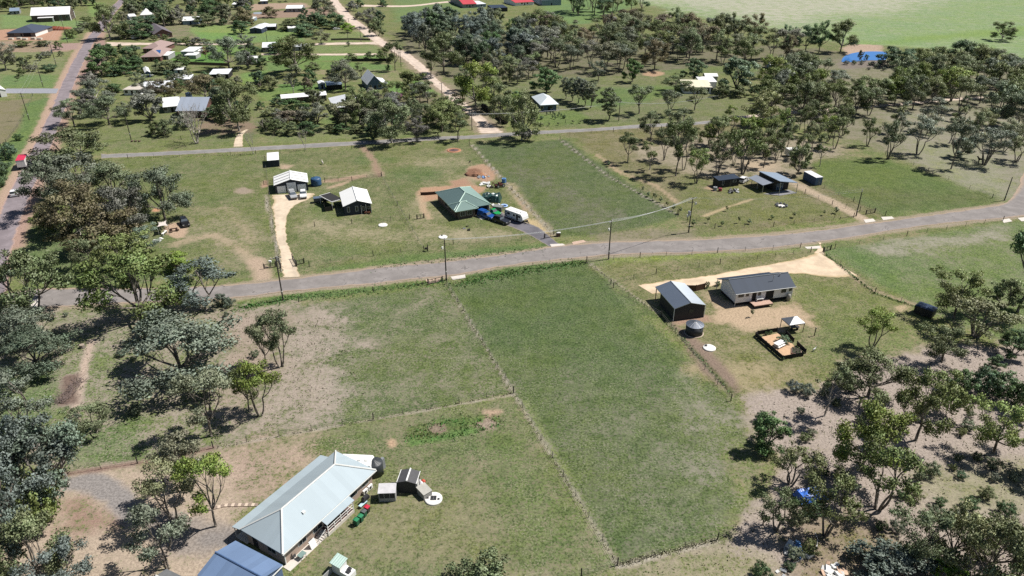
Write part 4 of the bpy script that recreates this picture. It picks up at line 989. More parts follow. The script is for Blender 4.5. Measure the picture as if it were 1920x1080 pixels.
MB().box(-1.0, 1.0, -.3, .3, 0, 1.9, .06, .06).build('body', mat('tank_grey', (.2, .21, .22), .5), t)
MB().lathe([(.12, 1.9), (.12, 1.98)], 10).build('lid', BIN_D, t)
# garden shed, aviary, small box, septic lid
t, l, w = house('garden_shed', 'dark garden shed with two grey roof sheets and a white ridge', 'shed', rect((744, 904), (780, 907), (785, 883), 2.1), 2.1, CHAR, mat('shed_roof', (.062, .062, .066), .6), 'gy', .35, .12, caps=WHITE, doors=[('E', 0, .9, 1.7, .05)], dmat=TRIM)
for s in (-1, 1): MB().box(s * (l / 2 + .14) - .04, s * (l / 2 + .14) + .04, -w / 2 - .14, w / 2 + .14, 2.02, 2.12).build('barge_trim', WHITE, t)
t = thing('aviary', 'small grey open-fronted aviary on the lawn', 'aviary', (P(709, 941) + P(743, 942)) / 2, HA - R(60) + R(4)); t.location = t.location + Vector((0, .9, 0))
MB().box(-1.15, 1.15, .75, .8, 0, 1.7).box(-1.2, -1.15, -.8, .8, 0, 1.7).box(1.15, 1.2, -.8, .8, 0, 1.7).box(-1.15, 1.15, -.8, -.76, 0, .65).build('wall', TIN, t)
slope_slab(-1.28, 1.28, -.9, .9, 1.72, 1.72, 1.95, 1.95, .05).build('roof', mat('avi_roof', (.50, .49, .50), .5), t)
MB().box(-1.15, 1.15, -.80, -.78, .65, 1.68).build('mesh_front', mat('wire_dark', (.03, .032, .036), .8), t)
for x in (-1.12, -.4, .4, 1.12): MB().box(x - .03, x + .03, -.83, -.80, 0, 1.7).build('post', TIN, t)
t = thing('feed_box', 'small grey steel box beside the dark garden shed', 'box', P(796, 927), HA - R(20))
MB().box(-.7, .7, -1.0, 1.0, 0, 1.05).build('body', mat('box_grey', (.33, .32, .30), .6), t); slope_slab(-.75, .75, -1.05, 1.05, 1.08, 1.16, 1.16, 1.08, .05).build('lid', mat('box_lid', (.40, .39, .35), .6), t)
t = thing('sacks', 'red and white bags piled between the shed and the grey box', 'bags', P(789, 908))
for k, (x, y, c) in enumerate(((0, 0, (.6, .58, .56)), (.35, .3, (.55, .08, .05)), (.2, -.4, (.62, .62, .66)), (-.3, .35, (.5, .5, .56)))):
    MB().blob((x, y, .15), .38, .28, .5, k, .2, 8, 5).build('bag', mat('bag%d' % k, c, .7), t, True)
def septic(px, r, label, sc=1.0):
    t = thing('septic_lid', label, 'tank lid', P(*px)); MB().lathe([(r, -.1), (r, .16), (r - .08, .22), (.05, .25)], 28).build('cover', mat('septic_concrete', (.66, .65, .62), .8, var=.06), t)
    return t
t = septic((813, 936), 1.28, 'round white septic lid with dark square hatches near the garden shed')
for (x, y) in ((-.22, -.22), (.22, -.22), (-.22, .22), (.22, .22)): MB().box(x - .2, x + .2, y - .2, y + .2, .22, .30).build('hatch', DKMET, t)
MB().box(-1.5, -.7, -.12, .12, .2, .3).build('pipe_box', DKMET, t); MB().lathe([(.18, .2), (.18, .3)], 12, (.75, -.2, 0)).build('vent', DKMET, t)
t = septic((1330, 653), 1.22, 'round white septic lid south of the corrugated tank'); MB().box(-.75, -.35, .35, .7, .2, .5).build('hatch', mat('hatch_grey', (.12, .12, .12)), t)
t = septic((718, 422.5), 1.22, 'round white septic lid in front of the navy house'); MB().tube((0, .3, .2), (0, .3, 1.0), .05).build('vent', GALV, t)
t = septic((830.5, 445), 1.15, 'round white septic lid behind the street-light pole'); MB().box(-.5, -.1, .3, .7, .2, .4).build('hatch', DKMET, t)
# blue-roofed garage at the frame edge
t, l, w = house('garage', 'blue corrugated garage beside the pale-roofed house', 'garage', rectD((365.6, 1075.6), (441.5, 1013), (530.4, 1059), 2.7), 2.7, bandmat('blue_sheet', (.10, .15, .26), (.05, .08, .14), .3, axis=0), R_BLUE, 'gx', .9, .15, caps=mat('blue_cap', (.09, .15, .28), .5), doors=[('S', 0, 2.6, 2.2, .02)], dmat=TIN)
MB().box(l / 2 + .16, l / 2 + .24, -w / 2 - .1, w / 2 + .1, 2.5, 2.64).build('gutter', WHITE, t)
t, l, w = house('tool_shed', 'grey-roofed tool shed under the gums at the frame bottom', 'shed', rectD((268, 1098), (312, 1066), (368, 1093), 2.2), 2.2, TIN, mat('toolroof', (.12, .125, .13), .6), 'gx', .35, .12, caps=TRIM)
# coop
t, l, w = house('chicken_coop', 'little white coop with a pale green striped roof on the lawn', 'coop', rect((636, 1064), (652, 1048), (632.5, 1038), 1.9), 1.75, WHITE, bandmat('coop_roof', (.50, .64, .58), (.25, .40, .34), .35, axis=0, duty=.7), 'sx', .25, .15)
MB().box(-l / 2, l / 2, -w / 2 - 1.5, -w / 2 - .02, 0, .85).build('run_box', WHITE, t); MB().box(-l / 2 + .3, -l / 2 + .8, -w / 2 - 1.2, -w / 2 - .6, .85, 1.0).box(.1, .5, -w / 2 - 1.0, -w / 2 - .5, .85, 1.05).build('feeder', DKMET, t)
MB().box(-l / 2 - 2.2, -l / 2 - .2, w / 2 - .1, w / 2, 0, .9).build('side_panel', TIN, t)
for k, (px, l) in enumerate((((584, 1017), 'grey patio chair near the house steps'), ((552, 1046), 'dark patio chair by the brick wall corner'))):
    t = thing('patio_chair', l, 'chair', P(*px), HA + k, 'chairs on the concrete path'); MB().box(-.25, .25, -.25, .25, .4, .46).build('seat', DKMET, t); MB().box(-.25, .25, .2, .26, .46, .95).build('backrest', DKMET, t)
    for sx in (-.22, .22):
        for sy in (-.22, .22): MB().tube((sx, sy, 0), (sx, sy, .41), .02).build('leg', DKMET, t)
t = thing('garden_table', 'small green table on the concrete path', 'table', P(567, 1046), HA); MB().box(-.5, .5, -.4, .4, .68, .73).build('tabletop', mat('tbl_green', (.18, .26, .24), .5), t)
for sx in (-.4, .4):
    for sy in (-.3, .3): MB().tube((sx, sy, 0), (sx, sy, .68), .025).build('leg', DKMET, t)
t = thing('clothes_airer', 'white folding board leaning beside the house steps', 'board', P(590, 1027), HA); b_ = MB().box(-.5, .5, -.03, .03, 0, 1.3).build('board', WHITE, t); b_.rotation_euler = (R(-20), 0, 0)
t = thing('barbecue', 'dark barbecue with folded cover against the brick wall', 'barbecue', P(686, 941), HA); MB().box(-.6, .6, -.3, .3, .5, .95).box(-.55, .55, -.3, .28, .95, 1.2, .1, .1).build('grill', DKMET, t)
for sx in (-.5, .5): MB().tube((sx, -.2, 0), (sx, -.2, .5), .03).build('leg', DKMET, t); MB().tube((sx, .2, 0), (sx, .2, .5), .03).build('leg', DKMET, t)
t = thing('pool_lounge', 'pale blue bench beside the barbecue', 'bench', P(681, 950 - 2), HA); MB().box(-.7, .7, -.25, .25, .38, .46).build('seat', mat('paleblue', (.45, .62, .68), .5), t); MB().box(-.6, -.5, -.2, .2, 0, .38).build('leg', GALV, t); MB().box(.5, .6, -.2, .2, 0, .38).build('leg', GALV, t)
# stepping stone edging
def stones(pts, n, label):
    w = [P(*q) for q in pts]; t = thing('edging_stones', label, 'edging', w[0]); mp = [mat('stone_pale', seen(226, 206, 186), .9), mat('stone_dark', seen(160, 142, 128), .9)]
    seg = [(b - a).length for a, b in zip(w[:-1], w[1:])]; T = sum(seg)
    for k in range(n):
        d = (k + .5) / n * T; i = 0
        while d > seg[i]: d -= seg[i]; i += 1
        q = w[i].lerp(w[i + 1], d / seg[i]) - w[0]; an = math.atan2(*(w[i + 1] - w[i]).yx)
        o = MB().box(-T / n * .47, T / n * .47, -.28, .28, -.05, .12).build('stone', mp[k % 2], t); o.location = q; o.rotation_euler = (0, 0, an)
stones([(340, 973), (362, 966), (390, 956), (422, 948), (450, 947), (484, 947)], 22, 'curved row of pale and brown edging blocks by the pale-roofed house')

# --- dark-roofed white house and its yard
rcw = rectD((1380, 550.7), (1344.8, 522), (1460, 508), 3.3)
rcw = (rcw[0], rcw[1], (P(1493, 536, 3.3) - P(1380, 550.7, 3.3)).length, rcw[3])
u_ = Vector((math.cos(rcw[1]), math.sin(rcw[1]), 0)); v_ = Vector((-u_.y, u_.x, 0)); a_ = P(1380, 550.7, 3.3); a_.z = 0
rcw = (a_ + u_ * rcw[2] / 2 + v_ * rcw[3] / 2, rcw[1], rcw[2], rcw[3])
wh, L, W = house('weatherboard_house', 'low white weatherboard house with a long dark grey gable roof', 'house', rcw, 3.25, BOARDW, R_DARK, 'gx', 1.55, .45, z0=.7, caps=mat('dark_cap', (.12, .14, .16), .5),
                 wins=[('S', -5.6, 2.0, 1.3, .8), ('S', -4.1, 2.0, .7, .7), ('S', -1.2, 1.8, .7, 1.0), ('S', 4.6, 1.8, 1.2, 1.1), ('S', 6.2, 2.0, .7, .9)], doors=[('S', -2.4, 1.0, 2.1, .75), ('S', 1.3, 1.9, 2.1, .75)])
slope_slab(-L / 2 - .45, L / 2 - 1.0, W / 2 + .40, W / 2 + 1.5, 3.02, 3.02, 2.72, 2.72, .08).build('verandah_roof', R_DARK, wh)
for k in range(6): MB().tube((-L / 2 + k * (L - 1) / 5 - .2, W / 2 + 1.35, 0), (-L / 2 + k * (L - 1) / 5 - .2, W / 2 + 1.35, 2.7), .06).build('post', TRIM, wh)
for x in (-L / 2 - .03, L / 2 + .03): MB().tube((x, -W / 2 - .07, 0), (x, -W / 2 - .07, 3.1), .06).build('downpipe', WHITE, wh)
MB().box(-L / 2 - .5, L / 2 + .5, -W / 2 - .58, -W / 2 - .46, 3.02, 3.12).build('gutter', TRIM, wh)
MB().tube((2.6, -1.6, 3.9), (2.6, -1.6, 5.6), .05).box(2.3, 2.9, -1.64, -1.56, 5.3, 5.36).build('antenna', GALV, wh)
MB().tube((4.8, -.6, 4.3), (4.8, -.6, 5.1), .1).build('flue', GALV, wh)
def wlocal(x, y, z=0): return wcm.inverted() @ P(x, y, z)
wcm = Matrix.Translation(rcw[0]) @ Matrix.Rotation(rcw[1], 4, 'Z')
t = thing('timber_deck', 'raised pinkish timber deck below the white house', 'deck', (0, 0, 0), 0); c_, a2_, l_, w_ = rect((1415, 574), (1450, 568.7), (1439, 560), .8); t.location = c_; t.rotation_euler = (0, 0, a2_)
MB().box(-l_ / 2, l_ / 2, -w_ / 2, w_ / 2, .7, .82).build('boards', TIMB, t); MB().box(-l_ / 2 + .05, l_ / 2 - .05, -w_ / 2 + .02, w_ / 2 - .02, .52, .70).build('bearer', mat('bearer', (.06, .04, .03), .8), t)
for sx in (-1, 0, 1):
    for sy in (-1, 1): MB().box(sx * (l_ / 2 - .15) - .06, sx * (l_ / 2 - .15) + .06, sy * (w_ / 2 - .15) - .06, sy * (w_ / 2 - .15) + .06, 0, .55).build('post', mat('bearer', (.06, .04, .03)), t)
t2 = thing('deck_chairs', 'white folding table standing on the timber deck', 'table', c_ + Vector((-.2, w_ * .3, .82)), a2_); MB().box(-.8, .8, -.3, .3, .55, .6).build('tabletop', WHITE, t2)
for sx in (-.7, .7): MB().box(sx - .03, sx + .03, -.25, .25, 0, .55).build('leg', WHITE, t2)
t = thing('gas_bottle_tank', 'small upright tank against the white house wall', 'water tank', wcm @ Vector((5.7, -W / 2 - .6, 0)), 0); MB().lathe([(.42, 0), (.42, 1.4), (.2, 1.6), (.1, 1.62)], 16).build('body', mat('tank_beige', (.28, .27, .24), .6), t, True); MB().lathe([(.1, 1.62), (.1, 1.7)], 8).build('cap', DKMET, t)
t, l, w = house('farm_shed', 'big dark steel shed with a grey gable roof, south-west of the white house', 'shed', rect((1265, 579), (1323.5, 571.5), (1281.9, 531), 3.0), 3.0, CHAR, R_SHED, 'gy', .95, .1, wins=[('S', .4, 1.6, .9, .7)], trim=DKMET)
# open bay at the drive end
ob = [c for c in t.children if c.name.startswith('wall')][0]
for vtx in ob.data.vertices:
    if vtx.co.y > 0: vtx.co.y -= 2.6
for x in (-l / 2 + .1, -.05, l / 2 - .2): MB().box(x, x + .14, w / 2 - .2, w / 2 - .06, 0, 2.95 + (.9 if abs(x) < 1 else 0)).build('post', DKMET, t)
for x in (-l / 2 - .09, l / 2 + .09): MB().tube((x, -w / 2 - .05, 0), (x, -w / 2 - .05, 2.9), .07).build('downpipe', WHITE, t)
MB().tube((0, -w / 2 - .1, 3.98), (0, w / 2 + .1, 3.98), .09).build('ridge_capping', GALV, t)
t = thing('corrugated_tank', 'round dark corrugated tank with a ribbed silver roof beside the big shed', 'water tank', P(1301, 624))
MB().lathe([(1.72, 0), (1.72, 1.95)], 32).build('body', bandmat('tank_corr', (.035, .04, .045), (.02, .022, .026), .15), t, True)
MB().lathe([(1.80, 1.95), (1.80, 2.02), (.2, 2.62), (.1, 2.64)], 32).build('roof', roofmat('tank_roof', (.12, .14, .18), .4, .3), t)
rb = MB()
for k in range(16): rb.tube((1.78 * math.cos(k * .3927), 1.78 * math.sin(k * .3927), 2.04), (.2 * math.cos(k * .3927), .2 * math.sin(k * .3927), 2.65), .03, n=4)
rb.build('roof_rib', GALV, t); MB().lathe([(1.95, -.05), (1.95, .05)], 28).build('pad', mat('pad_gravel', seen(196, 180, 160), .9), t)
def palings(name, label, cat, pts, h, m, gapx=0.0, th=.05, post=None, group=None, step=2.2):
    w = [P(*q) for q in pts]; o = w[0].copy(); t = thing(name, label, cat, o, 0, group)
    for a, b in zip(w[:-1], w[1:]):
        d = b - a; Ld = d.length; an = math.atan2(d.y, d.x)
        p = MB().box(0, Ld, -th / 2, th / 2, .05, h).build('panel', m, t); p.location = a - o; p.rotation_euler = (0, 0, an)
        n = max(1, int(Ld / step))
        for k in range(n + 1):
            q = MB().box(-.06, .06, -.06, .06, 0, h + .1).build('post', post or m, t); q.location = a + d * k / n - o; q.rotation_euler = (0, 0, an)
    return t
palings('paling_fence', 'short brown paling fence between the big shed and the white house', 'fence', [(1287, 546), (1304, 546), (1321, 542)], 1.5, BRNW)
# fenced vegetable garden
t = palings('garden_fence', 'low black mesh fence round the sandy vegetable garden', 'fence', [(1505, 668), (1467, 675), (1416, 631), (1420, 628), (1456, 622)], .95, mat('mesh_black', (.012, .013, .015), .8), step=1.6)
palings('garden_fence', 'black mesh fence panel behind the leafy garden bed', 'fence', [(1473, 627), (1487.5, 642)], .95, mat('mesh_black', (.012, .013, .015)), step=2)
palings('garden_fence', 'black mesh fence panel beside the planter box', 'fence', [(1494, 648), (1510, 663)], 1.0, mat('mesh_black', (.012, .013, .015)), step=2)
w = [P(*q) for q in ((1420, 634), (1467, 673), (1506, 666), (1492, 650), (1458, 625))]
tag(MB().prism([(p.x, p.y) for p in w], -.05, .045).build('garden_floor', mat('garden_sand', seen(216, 180, 144), .95, bump=.3), None), 'sandy floor of the vegetable garden', kind='structure')
t = thing('planter_box', 'square timber planter of low greens in the vegetable garden', 'planter', P(1493, 660), R(-20)); MB().box(-.9, .9, -1.1, 1.1, 0, .3).build('frame', TIMB, t); MB().box(-.82, .82, -1.02, 1.02, .3, .36).build('soil', mat('soil', (.05, .04, .03), .95), t)
rng = np.random.default_rng(5); q, va = leaves([np.array([x, y, .42]) for x in (-.5, 0, .5) for y in (-.8, -.3, .3, .8)], np.full(12, .24), 16, .16, rng); o = bpy.data.objects.new('greens', leafmesh('greens', q, va)); C.objects.link(o); o.parent = t; o.color = (.10, .15, .05, 1)
t = thing('garden_table', 'white outdoor table in the middle of the vegetable garden', 'table', P(1461, 648), R(35)); MB().box(-1.2, 1.2, -.6, .6, .68, .74).build('tabletop', WHITE, t)
for sx in (-1, 1): MB().box(sx - .05, sx + .05, -.5, .5, 0, .68).build('leg', WHITE, t)
for k, (px, a) in enumerate((((1457, 645), .3), ((1465, 652), 2.6))):
    t = thing('bench', 'white bench on the %s side of the white garden table' % ('fence' if k else 'shed'), 'bench', P(*px), R(35), 'benches in the vegetable garden'); MB().box(-1.0, 1.0, -.18, .18, .40, .45).build('seat', WHITE, t)
    for sx in (-.8, .8): MB().box(sx - .04, sx + .04, -.15, .15, 0, .4).build('leg', WHITE, t)
rcg = rect((1480.5, 610), (1510, 605.7), (1493, 592.5), 2.2)
t = thing('gazebo', 'square gazebo with a grey and white pyramid canopy', 'gazebo', rcg[0], rcg[1]); a, b = rcg[2] / 2, rcg[3] / 2
mb = MB().add([(-a, -b, 2.2), (a, -b, 2.2), (a, b, 2.2), (-a, b, 2.2), (0, 0, 3.1)], [(0, 1, 4), (1, 2, 4)]); mb.build('canopy', mat('canopy_white', (.72, .72, .72), .6), t)
MB().add([(-a, -b, 2.2), (a, b, 2.2), (-a, b, 2.2), (0, 0, 3.1)], [(1, 2, 3), (2, 0, 3)]).build('canopy_panel', mat('canopy_grey', (.10, .11, .13), .6), t)
MB().box(-a, a, -b - .02, -b + .02, 2.02, 2.2).box(-a, a, b - .02, b + .02, 2.02, 2.2).box(-a - .02, -a + .02, -b, b, 2.02, 2.2).box(a - .02, a + .02, -b, b, 2.02, 2.2).build('valance', mat('canopy_grey', (.10, .11, .13)), t)
posts(t, [(-a + .08, -b + .08), (a - .08, -b + .08), (a - .08, b - .08), (-a + .08, b - .08)], 2.2, .05, DKMET)
t = thing('picnic_table', 'dark picnic table under the gazebo', 'table', rcg[0] + Vector((.6, 0, 0)), rcg[1]); MB().box(-.9, .9, -.4, .4, .7, .76).build('tabletop', DKMET, t); MB().box(-.7, -.6, -.3, .3, 0, .7).build('leg', DKMET, t); MB().box(.6, .7, -.3, .3, 0, .7).build('leg', DKMET, t)
t = thing('tap_post', 'thin post with a tap in the lawn east of the gazebo', 'post', P(1526.5, 630)); MB().box(-.07, .07, -.07, .07, 0, 1.7).build('post', DKMET, t); MB().box(-.08, .08, -.2, .2, 1.7, 1.9).build('head', DKMET, t)
# tarped trailer
t = thing('covered_trailer', 'black box trailer with a dark blue tarp on top beside the gums', 'trailer', (P(1733, 595) + P(1759, 597)) / 2, R(-48)); t.location = t.location + Vector((-.8, 1.4, 0))
MB().box(-1.8, 1.8, -1.15, 1.15, .3, 1.9).build('body', mat('trailer_black', (.012, .013, .017), .6), t)
tb = MB().box(-1.85, 1.85, -1.2, 1.2, 1.9, 2.15, .4, .3); tb.build('tarp', mat('tarp_navy', (.03, .045, .085), .3, bump=.8, bscale=3), t)
for k in range(6): MB().box(-1.7 + k * .66, -1.62 + k * .66, -1.18, -1.15, .3, 1.9).build('rib', DKMET, t)
for s in (-1, 1):
    wq = MB().lathe([(.35, -.12), (.35, .12)], 14).build('wheel', DKMET, t); wq.rotation_euler = (R(90), 0, 0); wq.location = (0, s * 1.1, .35)

# --- three-door garage group
t, l, w = house('garage', 'navy three-door garage with a white gable roof', 'garage', rect((513, 347.8), (578, 341.5), (572.6, 325), 2.7), 2.75, NAVY, R_WHITE, 'gy', 1.35, .25, caps=WHITE)
for (u, wd, h) in ((-l * .31, l * .26, 2.2), (0, l * .28, 3.0), (l * .31, l * .26, 2.2)):
    m = MB(); panel(m, 'S', l, w, u - wd / 2, u + wd / 2, .03, h, -.02, .05); m.build('roller_door', bandmat('roller_door', (.84, .86, .90), (.66, .70, .76), .3), t)
for k in range(3): MB().box(-l / 2 - .2, l / 2 + .2, -w / 2 + .8 + k * w / 3.2, -w / 2 + 1.0 + k * w / 3.2, 0, .02)
for s in (-1, 1):
    for k in (-.30, .02, .34):
        sl = slope_slab(0, l / 2 + .1, k * w - .16, k * w + .16, 2.75 + 1.35 + .035, 2.73 + .03, 2.73 + .03, 2.75 + 1.35 + .035, .03)
        if s < 0: sl.v = [Vector((-q.x, q.y, q.z)) for q in sl.v]; sl.f = [tuple(reversed(f)) for f in sl.f]
        sl.build('skylight_strip', mat('skylight', (.05, .055, .06), .5), t)
MB().box(-l / 2 - .3, -l / 2 - .22, -w / 2, w / 2, 2.5, 2.62).build('gutter', NAVY, t)
t, l, w = house('small_shed', 'small navy shed with a flat white roof near the back road', 'shed', rect((500.4, 300.5), (523, 298.5), (519.9, 286), 2.5), 2.35, NAVY, R_WHITE, 'sy', .35, .12, doors=[('S', 0, .9, 1.9, .02)], dmat=NAVY)
t = thing('water_tank', 'blue poly water tank behind the three-door garage', 'water tank', P(593.5, 347)); MB().lathe([(1.55, 0), (1.6, .5), (1.55, 1.0), (1.6, 1.5), (1.55, 2.1), (1.4, 2.3), (.4, 2.5), (.3, 2.55)], 26).build('body', mat('tank_blue', (.03, .085, .18), .45), t, True)
rb = MB()
for k in range(8): rb.tube((1.4 * math.cos(k * .785), 1.4 * math.sin(k * .785), 2.31), (.4 * math.cos(k * .785), .4 * math.sin(k * .785), 2.52), .06, n=4)
rb.build('roof_rib', mat('tank_blue2', (.05, .13, .24), .45), t)
nv, l, w = house('cottage', 'navy cottage with a white gable roof and a front porch', 'house', rect((642.8, 387), (697.6, 381), (683.75, 355), 2.9), 2.9, NAVY, R_WHITE, 'gy', 1.25, .3, caps=WHITE, wins=[('S', -l * .1 - 2.2, 1.0, .6, 1.4), ('S', -.3, 1.0, .6, 1.4)], trim=WHITE)
# porch on the east half: dark front panel stands in for the recess's shade
for x in (.9, 2.2, l / 2 - .1): MB().box(x - .06, x + .06, -w / 2 - .28, -w / 2 - .16, 0, 2.7).build('post', WHITE, nv)
MB().box(.7, l / 2 - .02, -w / 2 - .06, -w / 2 + .02, .1, 2.45).build('porch_shade_panel', DARKIN, nv)
for (u, z, ww, hh) in ((1.5, .9, .5, 1.3), (3.0, 1.2, .6, .9)):
    m = MB(); panel(m, 'S', l, w, u - ww / 2, u + ww / 2, z, z + hh, .05, .09); f = m.build('window', TRIM, nv)
    m = MB(); panel(m, 'S', l, w, u - ww / 2 + .07, u + ww / 2 - .07, z + .07, z + hh - .07, .07, .10); m.build('pane', GLASS, f)
t = thing('potted_plants', 'cluster of red-leaved potted plants on the cottage porch', 'plants', P(689, 401)); 
rng = np.random.default_rng(8); q, va = leaves([np.array([x, y, .5]) for x, y in ((-.5, 0), (.1, .3), (.6, -.1))], np.full(3, .45), 60, .2, rng); o = bpy.data.objects.new('foliage', leafmesh('pots', q, va)); C.objects.link(o); o.parent = t; o.color = (.2, .05, .045, 1)
MB().lathe([(.2, 0), (.28, .35)], 10, (-.5, 0, 0)).lathe([(.2, 0), (.28, .35)], 10, (.1, .3, 0)).lathe([(.2, 0), (.28, .35)], 10, (.6, -.1, 0)).build('pot', BRICKR, t)
c_, a_, l_, w_ = rect((622, 378.6), (642, 372.8), (635.8, 356.8), 2.4)
t = thing('patio_cover', 'dark mesh patio cover with a white frame beside the navy cottage', 'pergola', c_, a_); MB().box(-l_ / 2, l_ / 2, -w_ / 2, w_ / 2, 2.36, 2.44).build('mesh_roof', R_SOLAR, t)
MB().box(-l_ / 2 - .12, l_ / 2, -w_ / 2 - .14, -w_ / 2, 2.3, 2.5).box(-l_ / 2 - .14, -l_ / 2, -w_ / 2, w_ / 2, 2.3, 2.5).box(-l_ / 2, l_ / 2, w_ / 2, w_ / 2 + .14, 2.3, 2.5).build('frame', WHITE, t)
posts(t, [(-l_ / 2, -w_ / 2), (-l_ / 2, w_ / 2), (l_ / 2 - .1, -w_ / 2)], 2.3, .06, WHITE)
palings('mesh_fence', 'dark see-through screen fence beside the patio cover', 'fence', [(624, 395), (610, 397), (606, 379), (620, 377)], 1.3, mat('mesh_brown', (.03, .028, .022), .9), step=1.5)

# --- green-roofed house
rcq = rect((851.5, 395), (921, 383), (884, 350), 2.6)
gh, l, w = house('brick_house', 'brick house with a green hipped metal roof and vehicles on its drive', 'house', rcq, 2.7, BRICKB, R_GREEN, 'hip', 2.5, .5, caps=mat('green_cap', (.40, .54, .47), .5), wins=[('S', -3.2, .9, 1.4, 1.3), ('S', -1.3, .9, 1.4, 1.3), ('W', 0, .9, 1.6, 1.2), ('W', 3, .9, 1.6, 1.2), ('E', 2, .9, 1.4, 1.2)])
m = MB(); panel(m, 'S', l, w, .6, l / 2 - .5, .03, 2.3, -.02, .04); m.build('garage_shade_panel', DARKIN, gh)  # flat panel on the wall, the garage's inner shade put into its colour
m, cm = hip(6.2, 5.0, 2.66, 1.5, .3, .12, -l / 2 + 2.8, -w / 2 + 1.2); o = m.build('front_wing_roof', R_GREEN, gh); cm.build('ridge_capping', mat('green_cap', (.40, .54, .47)), o)
MB().box(-l / 2 + .4, -l / 2 + 5.4, -w / 2 - .9, -w / 2 + .02, 0, 2.5).build('front_wing', BRICKB, gh)
for (u) in (-l / 2 + 1.8, -l / 2 + 3.8):
    f = MB().box(u - .75, u + .75, -w / 2 - .96, -w / 2 - .88, .8, 2.1).build('window', TRIM, gh); MB().box(u - .67, u - .03, -w / 2 - .98, -w / 2 - .9, .88, 2.02).box(u + .03, u + .67, -w / 2 - .98, -w / 2 - .9, .88, 2.02).build('pane', GLASS, f)
MB().box(l / 2 + .48, l / 2 + .56, -w / 2 - .4, w / 2 + .4, 2.35, 2.45).build('gutter', TRIM, gh)
MB().tube((l / 2 - .1, -w / 2 - .45, 0), (l / 2 - .1, -w / 2 - .45, 2.5), .08).build('post', WHITE, gh)
palings('retaining_wall', 'brown timber retaining wall beside the orange cutting', 'wall', [(789, 366), (805, 365.5), (821, 364)], .9, mat('sleeper', (.045, .026, .018), .85), th=.15, step=3.5)
slab('house_pad', [(890, 402), (900, 401), (912, 409), (902, 412)], 'white concrete pad at the garage mouth', z=.06)
t = thing('tarped_stack', 'crumpled dark green tarp over a high stack behind the green-roofed house', 'tarp', (P(903, 378) + P(938, 379)) / 2 + Vector((0, 1.5, 0)), R(-6))
mb = MB(); rr = random.Random(4); nx_, ny_ = 12, 8
for j in range(ny_ + 1):
    for i in range(nx_ + 1):
        x = -2.9 + 5.8 * i / nx_; y = -2.2 + 4.4 * j / ny_; e = i in (0, nx_) or j in (0, ny_)
        mb.v.append(Vector((x * (1.03 if e else 1), y * (1.03 if e else 1), 0.02 if e else 1.7 + rr.uniform(-.32, .3))))
mb.f = [(j * (nx_ + 1) + i, j * (nx_ + 1) + i + 1, (j + 1) * (nx_ + 1) + i + 1, (j + 1) * (nx_ + 1) + i) for j in range(ny_) for i in range(nx_)]
mb.f.append(tuple([i for i in range(nx_ + 1)] + [j * (nx_ + 1) + nx_ for j in range(1, ny_ + 1)] + [ny_ * (nx_ + 1) + i for i in range(nx_ - 1, -1, -1)] + [j * (nx_ + 1) for j in range(ny_ - 1, 0, -1)])[::-1])
mb.build('tarp', mat('tarp_green', (.018, .055, .05), .35, var=.4, vscale=1.0), t)
rp = MB()
for x in (-1.5, 0, 1.5): rp.tube((x, -2.25, .9), (x, 2.25, .9), .02, n=4)
rp.build('rope', TRIM, t)

# --- black skillion house group
def quad_roof(px, zs, t, m, name, parent, off):
    vs = [P(x, y, z) - off for (x, y), z in zip(px, zs)]; inv_ = Matrix.Rotation(-parent.rotation_euler.z, 4, 'Z'); vs = [inv_ @ v for v in vs]
    n = len(vs); return MB().add(vs + [v - Vector((0, 0, t)) for v in vs], [tuple(range(n)), tuple(range(2 * n - 1, n - 1, -1))] + [(i, n + i, n + (i + 1) % n, (i + 1) % n) for i in range(n)]).build(name, m, parent)
c_, a_, l_, w_ = rect((1463, 340), (1496, 342.5), (1456, 323.75), 3.6)
ang = math.atan2(*(P(1456, 323.7, 2.8) - P(1496, 342.5, 2.6)).yx) - math.pi / 2
o_ = P(1462, 366); t = thing('skillion_house', 'black shed-house with a blue-grey skillion roof and an open verandah', 'house', o_, 0.0)
quad_roof([(1463, 340), (1496, 342.5), (1456, 323.75), (1422.5, 320.6)], [3.9, 2.9, 2.9, 3.9], .14, R_BLGR, 'roof', t, o_)
A, B, D, E = P(1463, 340, 3.9), P(1496, 342.5, 2.9), P(1456, 323.75, 2.9), P(1422.5, 320.6, 3.9)
e1 = (B - A) * .86; fr = (E - A)
q = [A + fr * .26, A + fr * .26 + e1, A + fr * .97 + e1, A + fr * .97 + (B - A) * .02]
q[0] = A + fr * .26 + (B - A) * .02
qq = [(p.x - o_.x, p.y - o_.y) for p in q]; zt = [3.72, 2.9, 2.9, 3.72]
MB().add([(a, b, 0) for a, b in qq] + [(a, b, z) for (a, b), z in zip(qq, zt)], [(3, 2, 1, 0), (4, 5, 6, 7), (0, 1, 5, 4), (1, 2, 6, 5), (2, 3, 7, 6), (3, 0, 4, 7)]).build('wall', BLACKW, t)
fd = (q[1] - q[0]); fd.z = 0; fl = fd.length; fd.normalize(); fn = Vector((fd.y, -fd.x, 0))
f = MB(); g = MB()
bx = Matrix.Translation(Vector((qq[0][0], qq[0][1], 0))) @ Matrix.Rotation(math.atan2(fd.y, fd.x), 4, 'Z')
f.box(fl * .2, fl * .62, -.07, .02, .15, 2.15); g.box(fl * .22, fl * .34, -.09, .0, .22, 2.08).box(fl * .36, fl * .47, -.09, .0, .22, 2.08).box(fl * .49, fl * .60, -.09, 0, .22, 2.08)
for mm, nm, ml in ((f, 'window', mat('frame_blue', (.25, .33, .42), .5)), (g, 'pane', glass('door_glass', (.05, .08, .11)))): mm.v = [bx @ v for v in mm.v]
fo = f.build('window', mat('frame_blue', (.25, .33, .42)), t); g.build('pane', glass('door_glass'), fo)
